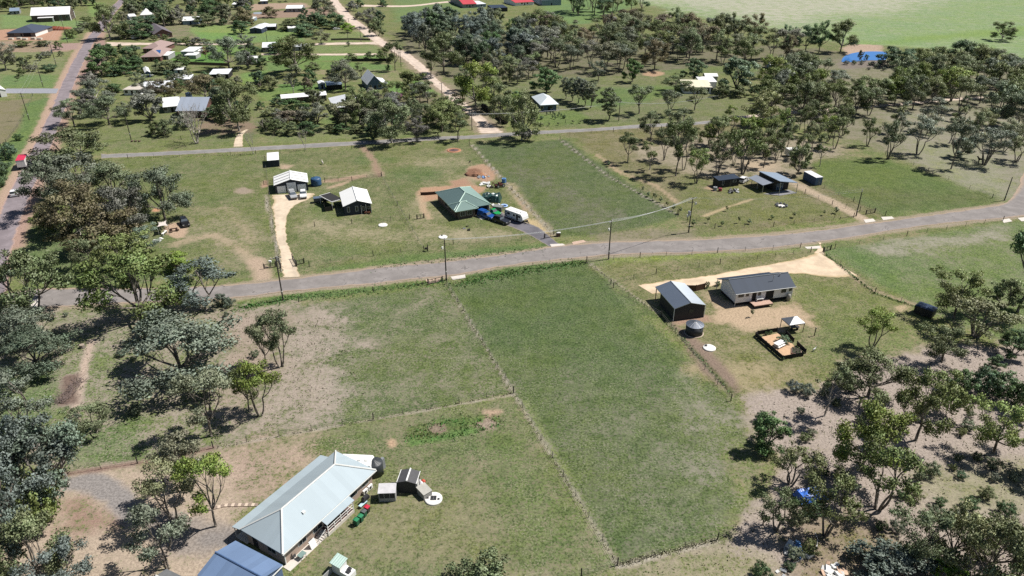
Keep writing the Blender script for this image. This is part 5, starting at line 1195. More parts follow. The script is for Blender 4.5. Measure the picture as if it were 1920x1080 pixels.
for k, p in enumerate((P(1460, 365.5), P(1492.5, 361.5))): MB().box(p.x - o_.x - .07, p.x - o_.x + .07, p.y - o_.y - .07, p.y - o_.y + .07, 0, 3.7 if k == 0 else 2.8).build('post', GALV, t)
w = [P(*q) for q in ((1431, 364), (1462, 367), (1495, 362), (1478, 356))]
MB().prism([(p.x - o_.x, p.y - o_.y) for p in w], -.05, .08).build('verandah_slab', mat('slab_grey', (.2, .2, .21), .8), t)
o2 = P(1416, 356); t = thing('carport', 'open carport with a blue-grey lean-to roof on steel posts', 'carport', o2, 0.0)
quad_roof([(1430.6, 347.5), (1451, 342), (1418.75, 327.5), (1402.5, 333)], [2.35, 2.85, 2.85, 2.35], .12, roofmat('roof_carport', (.21, .235, .28), .45, amp=.25), 'roof', t, o2)
for px in ((1428.8, 362.5), (1419, 354.5), (1409, 346), (1400, 349 - 4)):
    p = P(*px) - o2; MB().box(p.x - .07, p.x + .07, p.y - .07, p.y + .07, 0, 2.3).build('post', GALV, t)
t, l, w = house('cabin', 'small black flat-roofed cabin beside the carport', 'cabin', rect((1348, 338), (1388, 333), (1373.75, 328 - 1), 2.6), 2.5, BLACKW, R_DARK, 'sy', .25, .12, wins=[('S', -2.0, .9, .5, 1.2), ('S', 2.0, 1.4, 1.1, .6)], doors=[('S', .6, .8, 2.0, .05)], dmat=DKMET)
JUNK = [mat('junk_white', (.6, .6, .58)), mat('junk_red', (.25, .04, .05)), mat('junk_dark', (.03, .028, .026)), mat('junk_grey', (.25, .26, .27)), mat('junk_blue', (.08, .2, .42)), mat('junk_orange', (.4, .14, .05))]
def drum(px, m, label, r=.35, h=.8, group=None):
    t = thing('drum', label, 'drum', P(*px), 0, group); MB().lathe([(r * .94, 0), (r, .06), (r * .97, h * .33), (r, h * .36), (r * .97, h * .66), (r, h * .69), (r, h)], 14).build('shell', m, t); MB().lathe([(r * .3, h), (r * .3, h + .05)], 8).build('bung', DKMET, t); return t
drum((1340.5, 357), JUNK[3], 'grey drum standing beside the black cabin corner', .6, 1.1); drum((1350, 358), JUNK[1], 'dull red drum near the black cabin door', .55, .9)
def heap(name, label, cat, px, parts, mats, rz=0.0, seed=1, rad=1.2, size=.5, tall=.4):
    t = thing(name, label, cat, P(*px), rz); rr = random.Random(seed)
    for k in range(parts):
        a, d = rr.uniform(0, 6.28), rad * rr.random() ** .6; s = size * rr.uniform(.5, 1.4)
        o = MB().box(-s, s, -s * rr.uniform(.3, .9), s * rr.uniform(.3, .9), 0, s * rr.uniform(.3, 1) * tall * 2, s * .1, s * .05).build('piece', mats[k % len(mats)], t)
        o.location = (d * math.cos(a), d * math.sin(a), rr.uniform(0, .15)); o.rotation_euler = (rr.uniform(-.4, .4), rr.uniform(-.4, .4), rr.uniform(0, 6.28))
    return t
heap('junk_pile', 'dark heap of yard gear in front of the black cabin', 'junk', (1372, 358), 12, [JUNK[2], JUNK[2], JUNK[3]], 0, 3, 1.8, .55, .6)
heap('junk_pile', 'white and dark oddments beside the black cabin', 'junk', (1380, 356), 7, [JUNK[0], JUNK[2]], 0, 7, .9, .4)
t = thing('shipping_container', 'blue shipping container with a white roof near the black house', 'container', (P(1530, 343.75) + P(1523, 339)) / 2, 0)
c_, a_, l_, w_ = rect((1530, 332), (1540, 331), (1521, 321), 2.6); t.location = c_; t.rotation_euler = (0, 0, a_)
MB().box(-1.22, 1.22, -3.03, 3.03, .12, 2.55).build('body', bandmat('container_blue', (.045, .085, .17), (.03, .06, .12), .3, axis=0, duty=.5), t); MB().box(-1.24, 1.24, -3.05, 3.05, 2.55, 2.62).build('roof', mat('cont_roof', (.74, .74, .75), .4), t)
for s in (-1, 1):
    d = MB().box(s * .6 - .56, s * .6 + .56, -3.09, -3.03, .2, 2.5).build('door', mat('cont_door', (.06, .11, .21), .5), t); MB().tube((s * .2, -3.11, .25), (s * .2, -3.11, 2.45), .03).build('lock_rod', GALV, d)
t = thing('fire_ring', 'ring of grey boulders round a pale ash bed on the lawn', 'fire pit', P(1465, 386)); MB().lathe([(1.0, -.05), (1.0, .08), (.3, .12)], 18).build('ash_bed', mat('ash', (.6, .58, .56), .95), t)
for k in range(9): MB().blob((1.45 * math.cos(k * .7), 1.45 * math.sin(k * .7), .15), .38, .32, .4, k, .25, 8, 5).build('boulder', mat('boulder', (.13, .135, .14), .9), t)

# --- village buildings farther off
def far(name, label, cat, r, ze, wall, roof, kind='gx', rise=1.6, o=.4, wins=None, doors=(), trim=None, z=None, **k):
    return house(name, label, cat, rect(*r, z if z is not None else ze), ze, wall, roof, kind, rise, o, wins=wins if wins is not None else [('S', -2.5, 1, 1.3, 1.2), ('S', 2.5, 1, 1.3, 1.2)], doors=doors or [('S', 0, .9, 2.0, .05)], trim=trim, **k)
hl, l, w = far('brick_hall', 'big red-brick hall with a long white roof on the village edge', 'hall', ((56, 29), (130.6, 26), (128, 20.5)), 4.6, BRICKB, R_WHITE, 'gx', 4.2, .4, [('S', 6, 1.0, 1.6, 2.6), ('S', 10.5, 1.0, 1.6, 2.6), ('S', -2, 1.0, 1.6, 2.4), ('E', 0, 1.2, 2, 2)], trim=WHITE)
slope_slab(-8, 2, -w / 2 - 3, -w / 2 + .1, 2.9, 2.9, 3.3, 3.3, .15).build('porch_roof', WHITE, hl); MB().box(-7.6, 1.6, -w / 2 - 2.6, -w / 2 + .05, 0, 2.75).build('porch', BRICKB, hl); MB().box(1.2, 2.0, -w / 2 - 2.9, -w / 2 - 2.3, 0, 2.8).build('pillar', WHITE, hl)
MB().box(l / 2 + .02, l / 2 + .12, -w / 2, -w / 2 + 2.2, 0, 4.4).box(l / 2 + .02, l / 2 + .12, w / 2 - 2.2, w / 2, 0, 4.4).build('pale_quoin', WHITE, hl)
bh, l, w = far('new_house', 'new brick house with a dark blue hipped roof on bare orange dirt', 'house', ((10, 62), (66, 61), (72, 50)), 2.6, bandmat('grey_brick', (.17, .15, .13), (.13, .12, .11), .35, stag=True), R_SLATE, 'hip', 3.2, .5, [('S', -6, .9, 3.0, 1.2), ('E', 1, .9, 1.4, 1.2), ('W', 0, .9, 1.4, 1.2)], trim=DKMET)
m = MB(); panel(m, 'S', l, w, l * .08, l * .34, .03, 2.3, -.02, .05); m.build('garage_shade_panel', DARKIN, bh)  # near-black sheet painted as the shade inside the garage
m = MB(); panel(m, 'E', l, w, -w / 2, w * .2, 0, 2.45, .02, .06); m.build('render_panel', WHITE, bh)
far('storage_shed', 'pale grey shed on the village side drive', 'shed', ((-18, 172), (11, 168), (6, 150)), 3.0, WHITE, R_WHITE, 'gy', 1.0, .2, [])
far('bungalow', 'small blue-grey roofed bungalow behind the hall meadow', 'house', ((17, 21), (36, 20), (34, 16)), 2.6, BOARDG, R_BLGR, 'gx', 1.5, .3)
far('tiled_house', 'brown tiled house under the spreading trees, north of the lane', 'house', ((288, 64), (324, 61), (328, 48)), 2.7, BRICKR, R_TILED, 'gy', 2.6, .5, [('S', -3, .9, 1.5, 1.2), ('S', 3, .9, 1.5, 1.2)])
far('tiled_house', 'pinkish tiled hip-roofed house beside the village lane', 'house', ((265, 91), (302, 91), (300, 80)), 2.6, BRICKR, R_TILE, 'hip', 2.6, .5)
th, l, w = far('tiled_house', 'pinkish tiled house with a blue solar panel on its roof', 'house', ((262, 107), (301, 106), (300, 92)), 2.6, BRICKR, R_TILE, 'hip', 2.8, .5)
o = MB().box(-1.2, 1.2, -1.5, 1.5, 0, .1).build('solar_panel', mat('solar', (.03, .10, .28), .25), th); o.location = (l * .28, -w * .24, 4.0); o.rotation_euler = (R(28), 0, 0)
far('pale_lean_to', 'white-roofed lean-to behind the upper tiled house', 'shed', ((301, 88), (314, 87), (313, 81)), 2.3, TIN, R_WHITE, 'sy', .5, .2, [])
far('pale_lean_to', 'white-roofed lean-to beside the solar-panel house', 'shed', ((301, 104), (315, 104), (314, 98)), 2.3, TIN, R_WHITE, 'sy', .5, .2, [])
far('machinery_shed', 'blue-grey shed with twin white roofs behind the meadow', 'shed', ((341, 39), (372, 38), (371, 32)), 2.8, PALEB, R_WHITE, 'gx', 1.6, .3, [])
far('cottage', 'white-roofed cottage half hidden by dark trees', 'house', ((262, 28), (284, 27), (281, 20)), 2.8, BOARDW, R_WHITE, 'hip', 3.0, .4)
far('flat_shed', 'low white shed behind the dark hedge', 'shed', ((242, 31), (256, 30), (254, 25)), 2.4, BOARDW, R_WHITE, 'gx', .8, .3, [])
far('blue_unit', 'boxy blue-grey unit with a flat white roof on the bright lawn', 'shed', ((338, 96.5), (363, 96.5), (361, 88.5)), 3.0, BOARDG, R_WHITE, 'sy', .3, .15, [('S', 2.5, 1.4, 1.4, 1.0)])
far('garden_shed', 'grey garden shed with a white roof on the bright lawn', 'shed', ((345, 103.5), (367, 103.5), (365, 99)), 2.0, TIN, R_WHITE, 'sy', .3, .15, [], [('S', -1.5, 1.2, 1.8, .02)])
t = thing('water_tank', 'white rainwater tank beside the blue-grey unit', 'water tank', P(371, 102)); MB().lathe([(2.0, 0), (2.0, 2.2), (1.7, 2.5), (.2, 2.7)], 20).build('body', WHITE, t, True); MB().lathe([(.3, 2.7), (.3, 2.8)], 8).build('cap', DKMET, t)
far('carport', 'grey open shed with a white roof next to the tall grey gum', 'shed', ((446, 112), (480, 111.5), (479, 106.5)), 2.6, TIN, R_WHITE, 'sy', .5, .2, [])
far('long_shed', 'white-roofed carport shed north of the brown tree', 'shed', ((391, 139.5), (428, 138.5), (427, 131)), 2.4, DARKIN, R_ZINC, 'sy', .6, .2, [])
far('low_shed', 'low white shed with dark openings beside the boat yard hedge', 'shed', ((325, 131), (343, 130.5), (341, 126)), 2.2, PALEB, R_WHITE, 'sy', .4, .2, [])
far('flat_roof_house', 'flat white-roofed house behind the bare brown trees', 'house', ((325, 149), (356, 148), (352, 141.5)), 2.6, TIN, R_ZINC, 'sy', .5, .2)
far('blue_shed', 'narrow blue shed behind the parked boat', 'shed', ((271, 136), (282, 135), (281, 126)), 2.6, bandmat('blue_wall', (.05, .09, .2), (.03, .05, .12), .3, axis=0), R_WHITE, 'gy', .7, .2, [])
far('fibro_house', 'cream flat-roofed house among the grey gums', 'house', ((229, 168), (262, 168), (260, 157)), 2.6, BOARDW, mat('cream_flat', seen(214, 204, 192), .8), 'sy', .3, .3)
far('fibro_house', 'white-roofed house tucked behind two brown trees', 'house', ((265, 164), (315, 162), (311, 152)), 2.6, BOARDW, R_ZINC, 'gx', 1.4, .3)
far('long_house', 'long low house with a white corrugated roof', 'house', ((527, 184.5), (613, 177.5), (608, 171.5)), 2.6, BRICKB, R_WHITE, 'gx', .9, .3, [('S', -5, .9, 2, 1.2), ('S', 3, .9, 2, 1.2), ('S', 8, .9, 2, 1.2)])
far('hip_house', 'white hip-roofed house with solar panels half hidden by a gum', 'house', ((626, 202), (684, 197), (668, 179)), 2.7, BRICKB, R_ZINC, 'hip', 2.4, .6)
bc, l, w = far('cottage', 'blue weatherboard cottage with a steep grey gable', 'house', ((688, 158), (718, 155.5), (708, 143)), 3.0, BOARDB, R_ZINC, 'gy', 3.6, .3, [('S', -2.2, 1.0, 1.2, 1.4), ('S', 2.2, 1.0, 1.6, 1.4)], trim=WHITE)
slope_slab(l / 2 - .4, l / 2 + 3, -w / 2 + 1.5, w / 2 - 1, 3.0, 2.3, 2.3, 3.0, .1).build('side_roof', R_ZINC, bc); MB().box(l / 2, l / 2 + 2.6, -w / 2 + 1.8, w / 2 - 1.2, 0, 2.25).build('side_room', BOARDB, bc)
far('shed', 'pale blue garden shed west of the blue cottage', 'shed', ((597, 157), (610, 156), (608, 151.5)), 2.6, PALEB, R_ZINC, 'gy', .5, .1, [])
far('machinery_shed', 'dark open-fronted shed with patched white roof', 'shed', ((612, 160), (642, 158), (640, 152)), 2.4, DARKIN, R_BLGR, 'sy', .4, .2, [])
hc, l, w = far('farmhouse', 'grey gabled farmhouse with a red-brick end wall', 'house', ((328.5, 207), (384, 207), (367, 190)), 3.0, BRICKR, roofmat('roof_steel_blue', (.30, .34, .41), .5, amp=.3), 'gx', 3.6, .4)
far('skillion_wing', 'white-roofed wing joined to the grey gabled farmhouse', 'house', ((305, 201), (338, 198), (337, 185)), 2.6, BOARDG, R_WHITE, 'sy', 1.0, .3)
t = thing('tank_stand', 'blue water tank on a stand behind the grey gabled farmhouse', 'water tank', P(357, 193)); MB().box(-1, 1, -1, 1, 0, 2.5).build('stand', TIN, t); MB().lathe([(1.3, 2.5), (1.3, 4.3), (.3, 4.6)], 16).build('tank', mat('tank_slate', (.12, .18, .28), .5), t)
far('verandah_house', 'white hip-roofed house with a railed verandah on the back road', 'house', ((1013, 197), (1048, 195), (1031, 179)), 3.0, BOARDB, roofmat('roof_bright', (.70, .76, .80), .35), 'hip', 2.2, .8, [('S', -3, 1.1, 1.2, 1.2), ('S', 1, 1.1, 1.2, 1.2)])
v = [o for o in C.objects if o.get('label', '').startswith('white hip-roofed house with a railed')][0]
for x in (-5, -1.8, 1.6, 4.6): MB().box(x - .06, x + .06, -5.2, -5.08, 0, 2.9).build('post', WHITE, v)
MB().box(-5, 4.6, -5.2, -5.1, .9, 1.0).build('railing', WHITE, v)
far('cream_house', 'cream-roofed house with three tall windows in the woods', 'house', ((1282, 163), (1336, 163.5), (1334, 153)), 3.0, BOARDW, R_CREAM, 'sy', .8, .3, [('S', 3.0, .9, .9, 1.7), ('S', 4.7, .9, .9, 1.7), ('S', 6.4, .9, .9, 1.7), ('S', -5, .9, 2, 1.5)])
far('white_annexe', 'flat white annexe behind the cream-roofed house', 'shed', ((1313, 153.5), (1345, 153.5), (1346, 145)), 2.8, BOARDW, R_WHITE, 'sy', .4, .2, [])
far('white_annexe', 'narrow white-roofed shed behind the flat annexe', 'shed', ((1322, 143), (1347, 143), (1347, 138.5)), 2.6, TIN, R_WHITE, 'gx', .9, .2, [])
far('farm_house', 'white-roofed farm buildings in the woods by the dam', 'house', ((1494, 126), (1528, 129), (1525, 118)), 2.8, BOARDW, R_WHITE, 'gx', 1.6, .3)
far('pale_shed', 'pale blue-roofed shed nearest the dam', 'shed', ((1505, 113.5), (1524, 112), (1522, 107)), 2.8, PALEB, R_WHITE, 'gx', .8, .2, [])
far('pale_shed', 'small pale shed between the dark gums', 'shed', ((1444, 121), (1459, 121), (1457, 115)), 2.6, PALEB, R_WHITE, 'gx', .8, .2, [])
far('red_house', 'grey house with a bright red gable roof above the dark wood', 'house', ((868, 8), (894, 7), (889, -6)), 3.0, BOARDG, R_RED, 'gx', 3.4, .3)
far('red_house', 'long low house with a faded red roof beyond the wood', 'house', ((966, 5), (1002, 3), (998, -4)), 2.6, BOARDW, R_RED, 'gx', 1.8, .3)
far('hay_shed', 'tall blue-grey hay shed at the frame top', 'shed', ((1016, 0), (1053, -1), (1050, -12)), 4.5, PALEB, R_BLGR, 'gx', 1.2, .2, [])
far('black_tank_shed', 'dark shed between the two red roofs', 'shed', ((922, 15), (952, 14), (950, 9)), 3.0, CHAR, R_DARK, 'sy', .3, .1, [])
far('office_shed', 'blue lean-to joined to the bright red gable house', 'shed', ((894, 8), (912, 7), (910, 2)), 2.4, PALEB, R_ZINC, 'sy', .5, .2, [])
far('brick_cottage', 'grey box house with a white roof on the bare hillside', 'house', ((535, 16), (566, 15.5), (565, 10)), 2.8, BOARDG, R_WHITE, 'gx', 1.4, .3, [('S', -3, 1, 1.5, 1.2), ('S', 4, 1, 1.5, 1.2)])
far('stable', 'long white-roofed stable with open bays', 'shed', ((484, 50.5), (517, 49.5), (516, 44.5)), 2.6, DARKIN, R_ZINC, 'gx', .9, .3, [])
far('navy_shed', 'navy shed with a grey roof at the end of the stable', 'shed', ((467, 54), (490, 54), (486, 45)), 3.0, bandmat('navy_sheet', (.03, .045, .09), (.02, .03, .06), .3, axis=0), R_ZINC, 'gy', .8, .2, [])
far('tin_house', 'grey house with a zinc roof under the big dark gum', 'house', ((491, 89), (516, 88), (514, 80)), 2.8, BOARDG, R_ZINC, 'gx', 1.6, .3)
far('tin_shed', 'low zinc-roofed shed behind the big dark gum', 'shed', ((548, 87), (574, 87), (572, 82)), 2.5, TIN, R_ZINC, 'gx', .8, .2, [])
far('tin_shed', 'white-roofed shed among the olive trees', 'shed', ((540, 53), (557, 52), (556, 49)), 2.5, TIN, R_WHITE, 'gx', .8, .2, [])
for px, l in (((440, 8), 'grey barn at the top of the village'), ((452, 10), 'smaller grey barn beside the first one')):
    far('barn', l, 'shed', ((px[0] - 6, px[1]), (px[0] + 5, px[1]), (px[0] + 5, px[1] - 4)), 3, TIN, R_WHITE, 'gx', .9, .2, [])
far('blue_house', 'blue house under the skyline trees', 'house', ((488, 2), (502, 1.5), (501, -3)), 2.6, BOARDB, R_WHITE, 'gx', 1.0, .2)
far('tiny_shed', 'tiny white-topped shed on the bare slope', 'shed', ((465, 35.5), (474, 35.5), (473, 32)), 2.0, PALEB, R_WHITE, 'sy', .3, .1, [])
# ------------------------------------------------------------------ vehicles
TYRE = mat('tyre', (.012, .012, .012), .8); LAMP = mat('headlamp', (.6, .6, .58), .2); REDL = mat('tail_lamp', (.25, .01, .01), .3)
def paint(name, c): return mat('paint_' + name, c, .22, .0, .04, spec=.6)
def wheels(t, xs, y, r, w=.2):
    for x in xs:
        for s in (-1, 1):
            o = MB().lathe([(r, -w / 2), (r, w / 2)], 14).build('wheel', TYRE, t); o.rotation_euler = (R(90), 0, 0); o.location = (x, s * (y - w / 2), r)
            k = MB().lathe([(r * .55, 0), (r * .5, .02)], 10).build('rim', GALV, o); k.location = (0, 0, -s * (w / 2) - (.02 if s > 0 else 0))
def car(label, cat, p0, p1, kind, pm, L=4.6, Wd=1.85, group=None, z=0):
    """p0 rear, p1 front on the ground (pixels)"""
    a, b = P(*p0), P(*p1); d = b - a; t = thing('parked_car' if cat != 'ute' else 'parked_ute', label, cat, (a + b) / 2, math.atan2(d.y, d.x), group); h = L / 2; w = Wd / 2
    if kind == 'suv':
        body = [(-h, .35), (h * .97, .35), (h, .75), (h * .93, .98), (h * .42, 1.08), (-h * .97, 1.08), (-h, .8)]
        roof = (-h * .93, h * .12, -h * .84, -h * .02, 1.72); hood = h * .42
    elif kind == 'ute':
        body = [(-h, .4), (h * .97, .4), (h, .8), (h * .93, 1.03), (h * .42, 1.13), (-h * .2, 1.13), (-h * .2, 1.08), (-h, 1.08)]
        roof = (-h * .18, h * .40, -h * .12, h * .16, 1.75)
    else:
        body = [(-h, .32), (h * .97, .32), (h, .62), (h * .9, .82), (h * .38, .93), (-h * .9, .95), (-h, .75)]
        roof = (-h * .82, h * .36, -h * .62, h * .08, 1.45)
    MB().prism(body, -w, w, 'y').build('body', pm, t)
    zb = body[4][1]; r0, r1, r2, r3, zt = roof
    gl = MB().add([(r0, -w * .93, zb), (r1, -w * .93, zb), (r1, w * .93, zb), (r0, w * .93, zb), (r2, -w * .74, zt - .06), (r3, -w * .74, zt - .06), (r3, w * .74, zt - .06), (r2, w * .74, zt - .06)], [(4, 5, 6, 7), (0, 1, 5, 4), (2, 3, 7, 6), (3, 0, 4, 7), (1, 2, 6, 5)])
    gl.build('window', glass('car_glass', (.015, .018, .02)), t)
    MB().box(r2 - .05, r3 + .05, -w * .77, w * .77, zt - .06, zt, .04, .05).build('roof', pm, t)
    e = .02; MB().add([(r1 + e, -w * .86, zb + .03), (r1 + e, w * .86, zb + .03), (r3 + e + .04, w * .7, zt - .07), (r3 + e + .04, -w * .7, zt - .07)], [(0, 1, 2, 3)]).build('windscreen', glass('screen', (.10, .12, .14)), t)
    for k in (r2 + .35 * (r3 - r2), r2 + .9 * (r3 - r2)):
        for s in (-1, 1): MB().add([(k - .05, s * w * .945, zb), (k + .05, s * w * .945, zb), (k + .05, s * w * .76, zt - .05), (k - .05, s * w * .76, zt - .05)], [(0, 1, 2, 3) if s < 0 else (3, 2, 1, 0)]).build('pillar', pm, t)
    for s in (-1, 1):
        MB().box(h * .93, h * .99, s * w * .7 - .2, s * w * .7 + .2, zb - .38, zb - .2).build('headlight', LAMP, t)
        MB().box(-h - .015, -h + .05, s * w * .78 - .13, s * w * .78 + .13, zb - .35, zb - .12).build('tail_light', REDL, t)
        MB().box(r1 - .12, r1 + .02, s * (w + .08) - .09, s * (w + .08) + .09, zb, zb + .16).build('mirror', pm, t)
    MB().box(h * .98, h + .03, -w * .9, w * .9, .34, .6).build('bumper', mat('bumper', (.05, .05, .05), .5) if kind != 'sedan' else pm, t)
    wheels(t, (-h * .58, h * .6), w, .36 if kind != 'sedan' else .32)
    if kind == 'ute':
        MB().box(-h + .08, -h * .24, -w * .86, w * .86, 1.0, 1.1).build('tray_cover', DKMET, t)
    return t
WP = paint('white', (.72, .72, .72)); SP_ = paint('silver', (.36, .37, .38)); BKP = paint('black', (.012, .012, .014)); DGP = paint('dark_grey', (.02, .022, .03)); BLP = paint('blue', (.012, .07, .28)); GNP = paint('green', (.012, .28, .07))
car('white car driving away down the village street', 'car', (25.5, 372), (31, 359), 'suv', WP)
car('black four-wheel drive parked on bare dirt by the shade sail', 'car', (343.5, 415), (351, 427.5), 'suv', BKP, 4.9, 1.95)
t = car('silver ute with a canopy in front of the middle garage door', 'ute', (546.5, 364), (552.5, 375.5), 'ute', SP_, 5.2, 1.9)
MB().box(-2.5, -.45, -.82, .82, 1.1, 1.8, .08, .1).build('canopy', SP_, t)
car('white car parked in front of the east garage door', 'car', (569, 364), (569.5, 374), 'suv', WP, 4.6)
t = car('bright blue ute with a long canopy beside the green-roofed house', 'ute', (901, 404), (924, 412), 'ute', BLP, 5.4, 1.95)
MB().box(-2.65, -.45, -.92, .92, 1.08, 1.95, .1, .1).build('canopy', BLP, t)
t = car('black four-wheel drive parked behind the blue ute', 'car', (928, 413), (953, 421.5), 'suv', DGP, 5.0, 1.95)
MB().box(-1.6, .1, -.6, .6, 1.74, 1.82).build('roof_rack', DKMET, t)
t = car('green ute with a dark tray beside the bright blue ute', 'ute', (916, 399), (934, 406), 'ute', GNP, 4.6, 1.8)
car('white car parked behind the black cabin', 'car', (1390, 343), (1399, 338), 'suv', WP, 4.7)
car('silver car parked among the trees by the tiled house', 'car', (357, 39), (362, 38.2), 'sedan', DGP, 4.6)
t = thing('parked_van', 'white van parked under the dark trees by the lane', 'van', P(254, 72.5), R(75)); MB().prism([(-2.4, .4), (2.4, .4), (2.45, 1.0), (1.9, 1.25), (1.4, 2.1), (-2.3, 2.2), (-2.4, 1.9)], -.95, .95, 'y').build('body', WP, t)
MB().box(1.52, 1.95, -.85, .85, 1.3, 1.95).build('windscreen', glass('car_glass'), t); MB().box(-2.43, -2.38, -.8, .8, 1.3, 1.9).build('rear_window', glass('car_glass'), t); wheels(t, (-1.5, 1.5), .95, .36)
car('white car parked on the bare yard near the lime tree', 'car', (628, 55.8), (634, 55.4), 'sedan', WP, 4.6)
def caravan(label, p0, p1, L=6.0, Wd=2.4, stripes=True, group=None):
    a, b = P(*p0), P(*p1); d = b - a; t = thing('caravan', label, 'caravan', (a + b) / 2, math.atan2(d.y, d.x), group); h = L / 2; w = Wd / 2
    MB().prism([(-h, .55), (h * .82, .55), (h, 1.15), (h * .94, 1.9), (h * .78, 2.62), (-h * .96, 2.66), (-h, 2.3)], -w, w, 'y').build('body', WHITE, t)
    for u, z, ww, hh in ((-.55, 1.5, .9, .6), (.05, 1.5, .6, .5), (.62, 1.55, .7, .5)):
        for s in (-1, 1): MB().box(u * h - ww / 2, u * h + ww / 2, s * w - .03, s * w + .03, z, z + hh).build('window', glass('car_glass'), t)
    MB().box(h * .28, h * .48, -w - .035, -w + .02, .65, 2.25).build('door', mat('van_door', (.03, .035, .04), .4), t)
    if stripes:
        for k in range(3): MB().box(-h * .98, -h * .72, -w - .025, -w + .02, .9 + k * .5, 1.2 + k * .5).build('side_stripe', mat('stripe_dark', (.04, .05, .07), .4), t)
        MB().box(-h * .7, h * .2, -w - .022, -w + .02, .8, .95).build('side_stripe', mat('stripe_blue', (.12, .25, .42), .4), t)
    for u in (-.55, .1, .5): MB().box(u * h - .25, u * h + .25, -.3, .3, 2.6, 2.76, .03, .03).build('roof_hatch', TRIM if u else DKMET, t)
    MB().add([(h * .97, -.6, 1.35), (h * .97, .6, 1.35), (h * .93, .6, 1.9), (h * .93, -.6, 1.9)], [(0, 1, 2, 3)]).build('front_window', glass('car_glass'), t)
    MB().tube((h * .8, -.5, .5), (h + 1.2, 0, .5), .06).tube((h * .8, .5, .5), (h + 1.2, 0, .5), .06).tube((h + 1.1, 0, 0), (h + 1.1, 0, .6), .05).build('drawbar', DKMET, t)
    MB().box(h + .2, h + .6, -.3, .3, .5, .95).build('gas_box', DKMET, t)
    wheels(t, (-h * .18, h * .12), w, .35); return t
caravan('white caravan with dark stripes parked on the bitumen drive', (955, 407.5), (982, 417), 6.6)
caravan('white caravan tucked behind the long pale-roofed house', (650, 886), (698, 888), 5.2, 2.3, False)
caravan('old cream caravan parked among thin gums', (1472, 293), (1500, 291), 5.2, 2.3, False)
# red covered truck on the street edge
t = thing('parked_truck', 'truck with a bright red cargo cover stopped at the street edge', 'truck', P(47, 322), math.atan2(.93, -.35) + R(180) * 0, None)
t.rotation_euler = (0, 0, math.atan2(*(P(112, 165) - P(23, 348)).yx)); t.location = P(40, 322) * .55 + P(54, 300) * .45
MB().box(-4.2, 2.3, -1.2, 1.2, 1.05, 3.3).build('cargo_box', mat('truck_white', (.66, .64, .63), .5), t)
MB().box(-4.25, 2.35, -1.25, 1.25, 3.3, 3.42, .1, .1).build('cargo_cover', mat('truck_red', (.55, .03, .08), .5), t)
MB().prism([(2.5, .5), (4.4, .5), (4.45, 1.5), (4.1, 2.6), (2.5, 2.75)], -1.15, 1.15, 'y').build('cab', WP, t); MB().add([(4.46, -1.0, 1.55), (4.46, 1.0, 1.55), (4.17, 1.0, 2.5), (4.17, -1.0, 2.5)], [(0, 1, 2, 3)]).build('windscreen', glass('car_glass'), t)
MB().box(-4.2, 4.2, -.5, .5, .6, 1.05).build('chassis', DKMET, t); wheels(t, (-3, -1.8, 3.3), 1.15, .48, .3)
# trailers, machines, boat
t = thing('box_trailer', 'grey box trailer on the gravel east of the parked cars', 'trailer', P(597.5, 379), R(15)); MB().box(-1.3, 1.3, -.8, .8, .5, 1.35).build('body', mat('trailer_grey', (.12, .12, .12), .5), t); MB().box(-1.35, 1.35, -.85, .85, 1.35, 1.5).build('lid', mat('trailer_lid', (.10, .13, .18), .3), t)
wheels(t, (0,), .95, .3); MB().tube((1.3, -.4, .5), (2.3, 0, .5), .04).tube((1.3, .4, .5), (2.3, 0, .5), .04).build('drawbar', DKMET, t)
t = thing('box_trailer', 'dark box trailer beside the green tarp', 'trailer', P(934, 395.5), R(-20)); MB().box(-1.3, 1.3, -.9, .9, .45, 1.5).build('body', mat('trailer_grey', (.12, .12, .12)), t); MB().box(-1.35, 1.35, -.95, .95, 1.5, 1.58).build('lid', mat('lid_grey', (.2, .21, .2), .5), t); wheels(t, (0,), 1.05, .3)
t = thing('kids_pool', 'blue and white blow-up pool leaning beside the dark box trailer', 'pool', P(945, 386.5), 0); MB().lathe([(1.0, 0), (1.15, .15), (1.0, .32), (.8, .15), (.1, .1)], 18).build('ring', mat('pool_blue', (.35, .5, .75), .4), t, True); MB().lathe([(.75, .1), (.75, .16)], 16).build('liner', mat('pool_dark', (.02, .05, .15), .2), t)
t = thing('tractor_implement', 'rusty red farm machine by the paddock fence', 'machine', P(937, 351), R(30)); MB().box(-1.4, 1.2, -.3, .3, .5, .9).box(-.5, .3, -.5, .5, .8, 1.6, .1, .1).tube((-1.4, 0, .8), (-2.2, .3, 1.9), .12).tube((-2.2, .3, 1.9), (-2.9, .1, .6), .1).build('frame', mat('rust_red', (.10, .03, .02), .7), t); wheels(t, (-.9, .9), .8, .55, .25)
drum((945, 342), JUNK[4], 'pale blue barrel beside the rusty farm machine', .7, 1.3)
heap('rubble_heap', 'grey and white rubble by the orange dirt mound', 'rubble', (906, 331), 10, [JUNK[3], JUNK[0], JUNK[4]], 0, 5, 1.9, .5)
heap('timber_pile', 'white sheets stacked behind the green-roofed house', 'sheets', (908, 345.5), 5, [JUNK[0]], 0, 9, 1.3, .8, .25); heap('timber_pile', 'white and black oddments east of the white sheets', 'junk', (920, 351), 6, [JUNK[0], JUNK[2]], 0, 11, 1.1, .5)
heap('rubble_heap', 'dark rocks on the bare lawn before the green-roofed house', 'rocks', (876, 428), 6, [JUNK[2], JUNK[3]], 0, 13, 1.6, .35); heap('scrap', 'white scrap beside the blow-up pool', 'scrap', (931, 386), 4, [JUNK[0]], 0, 17, .8, .5, .3)
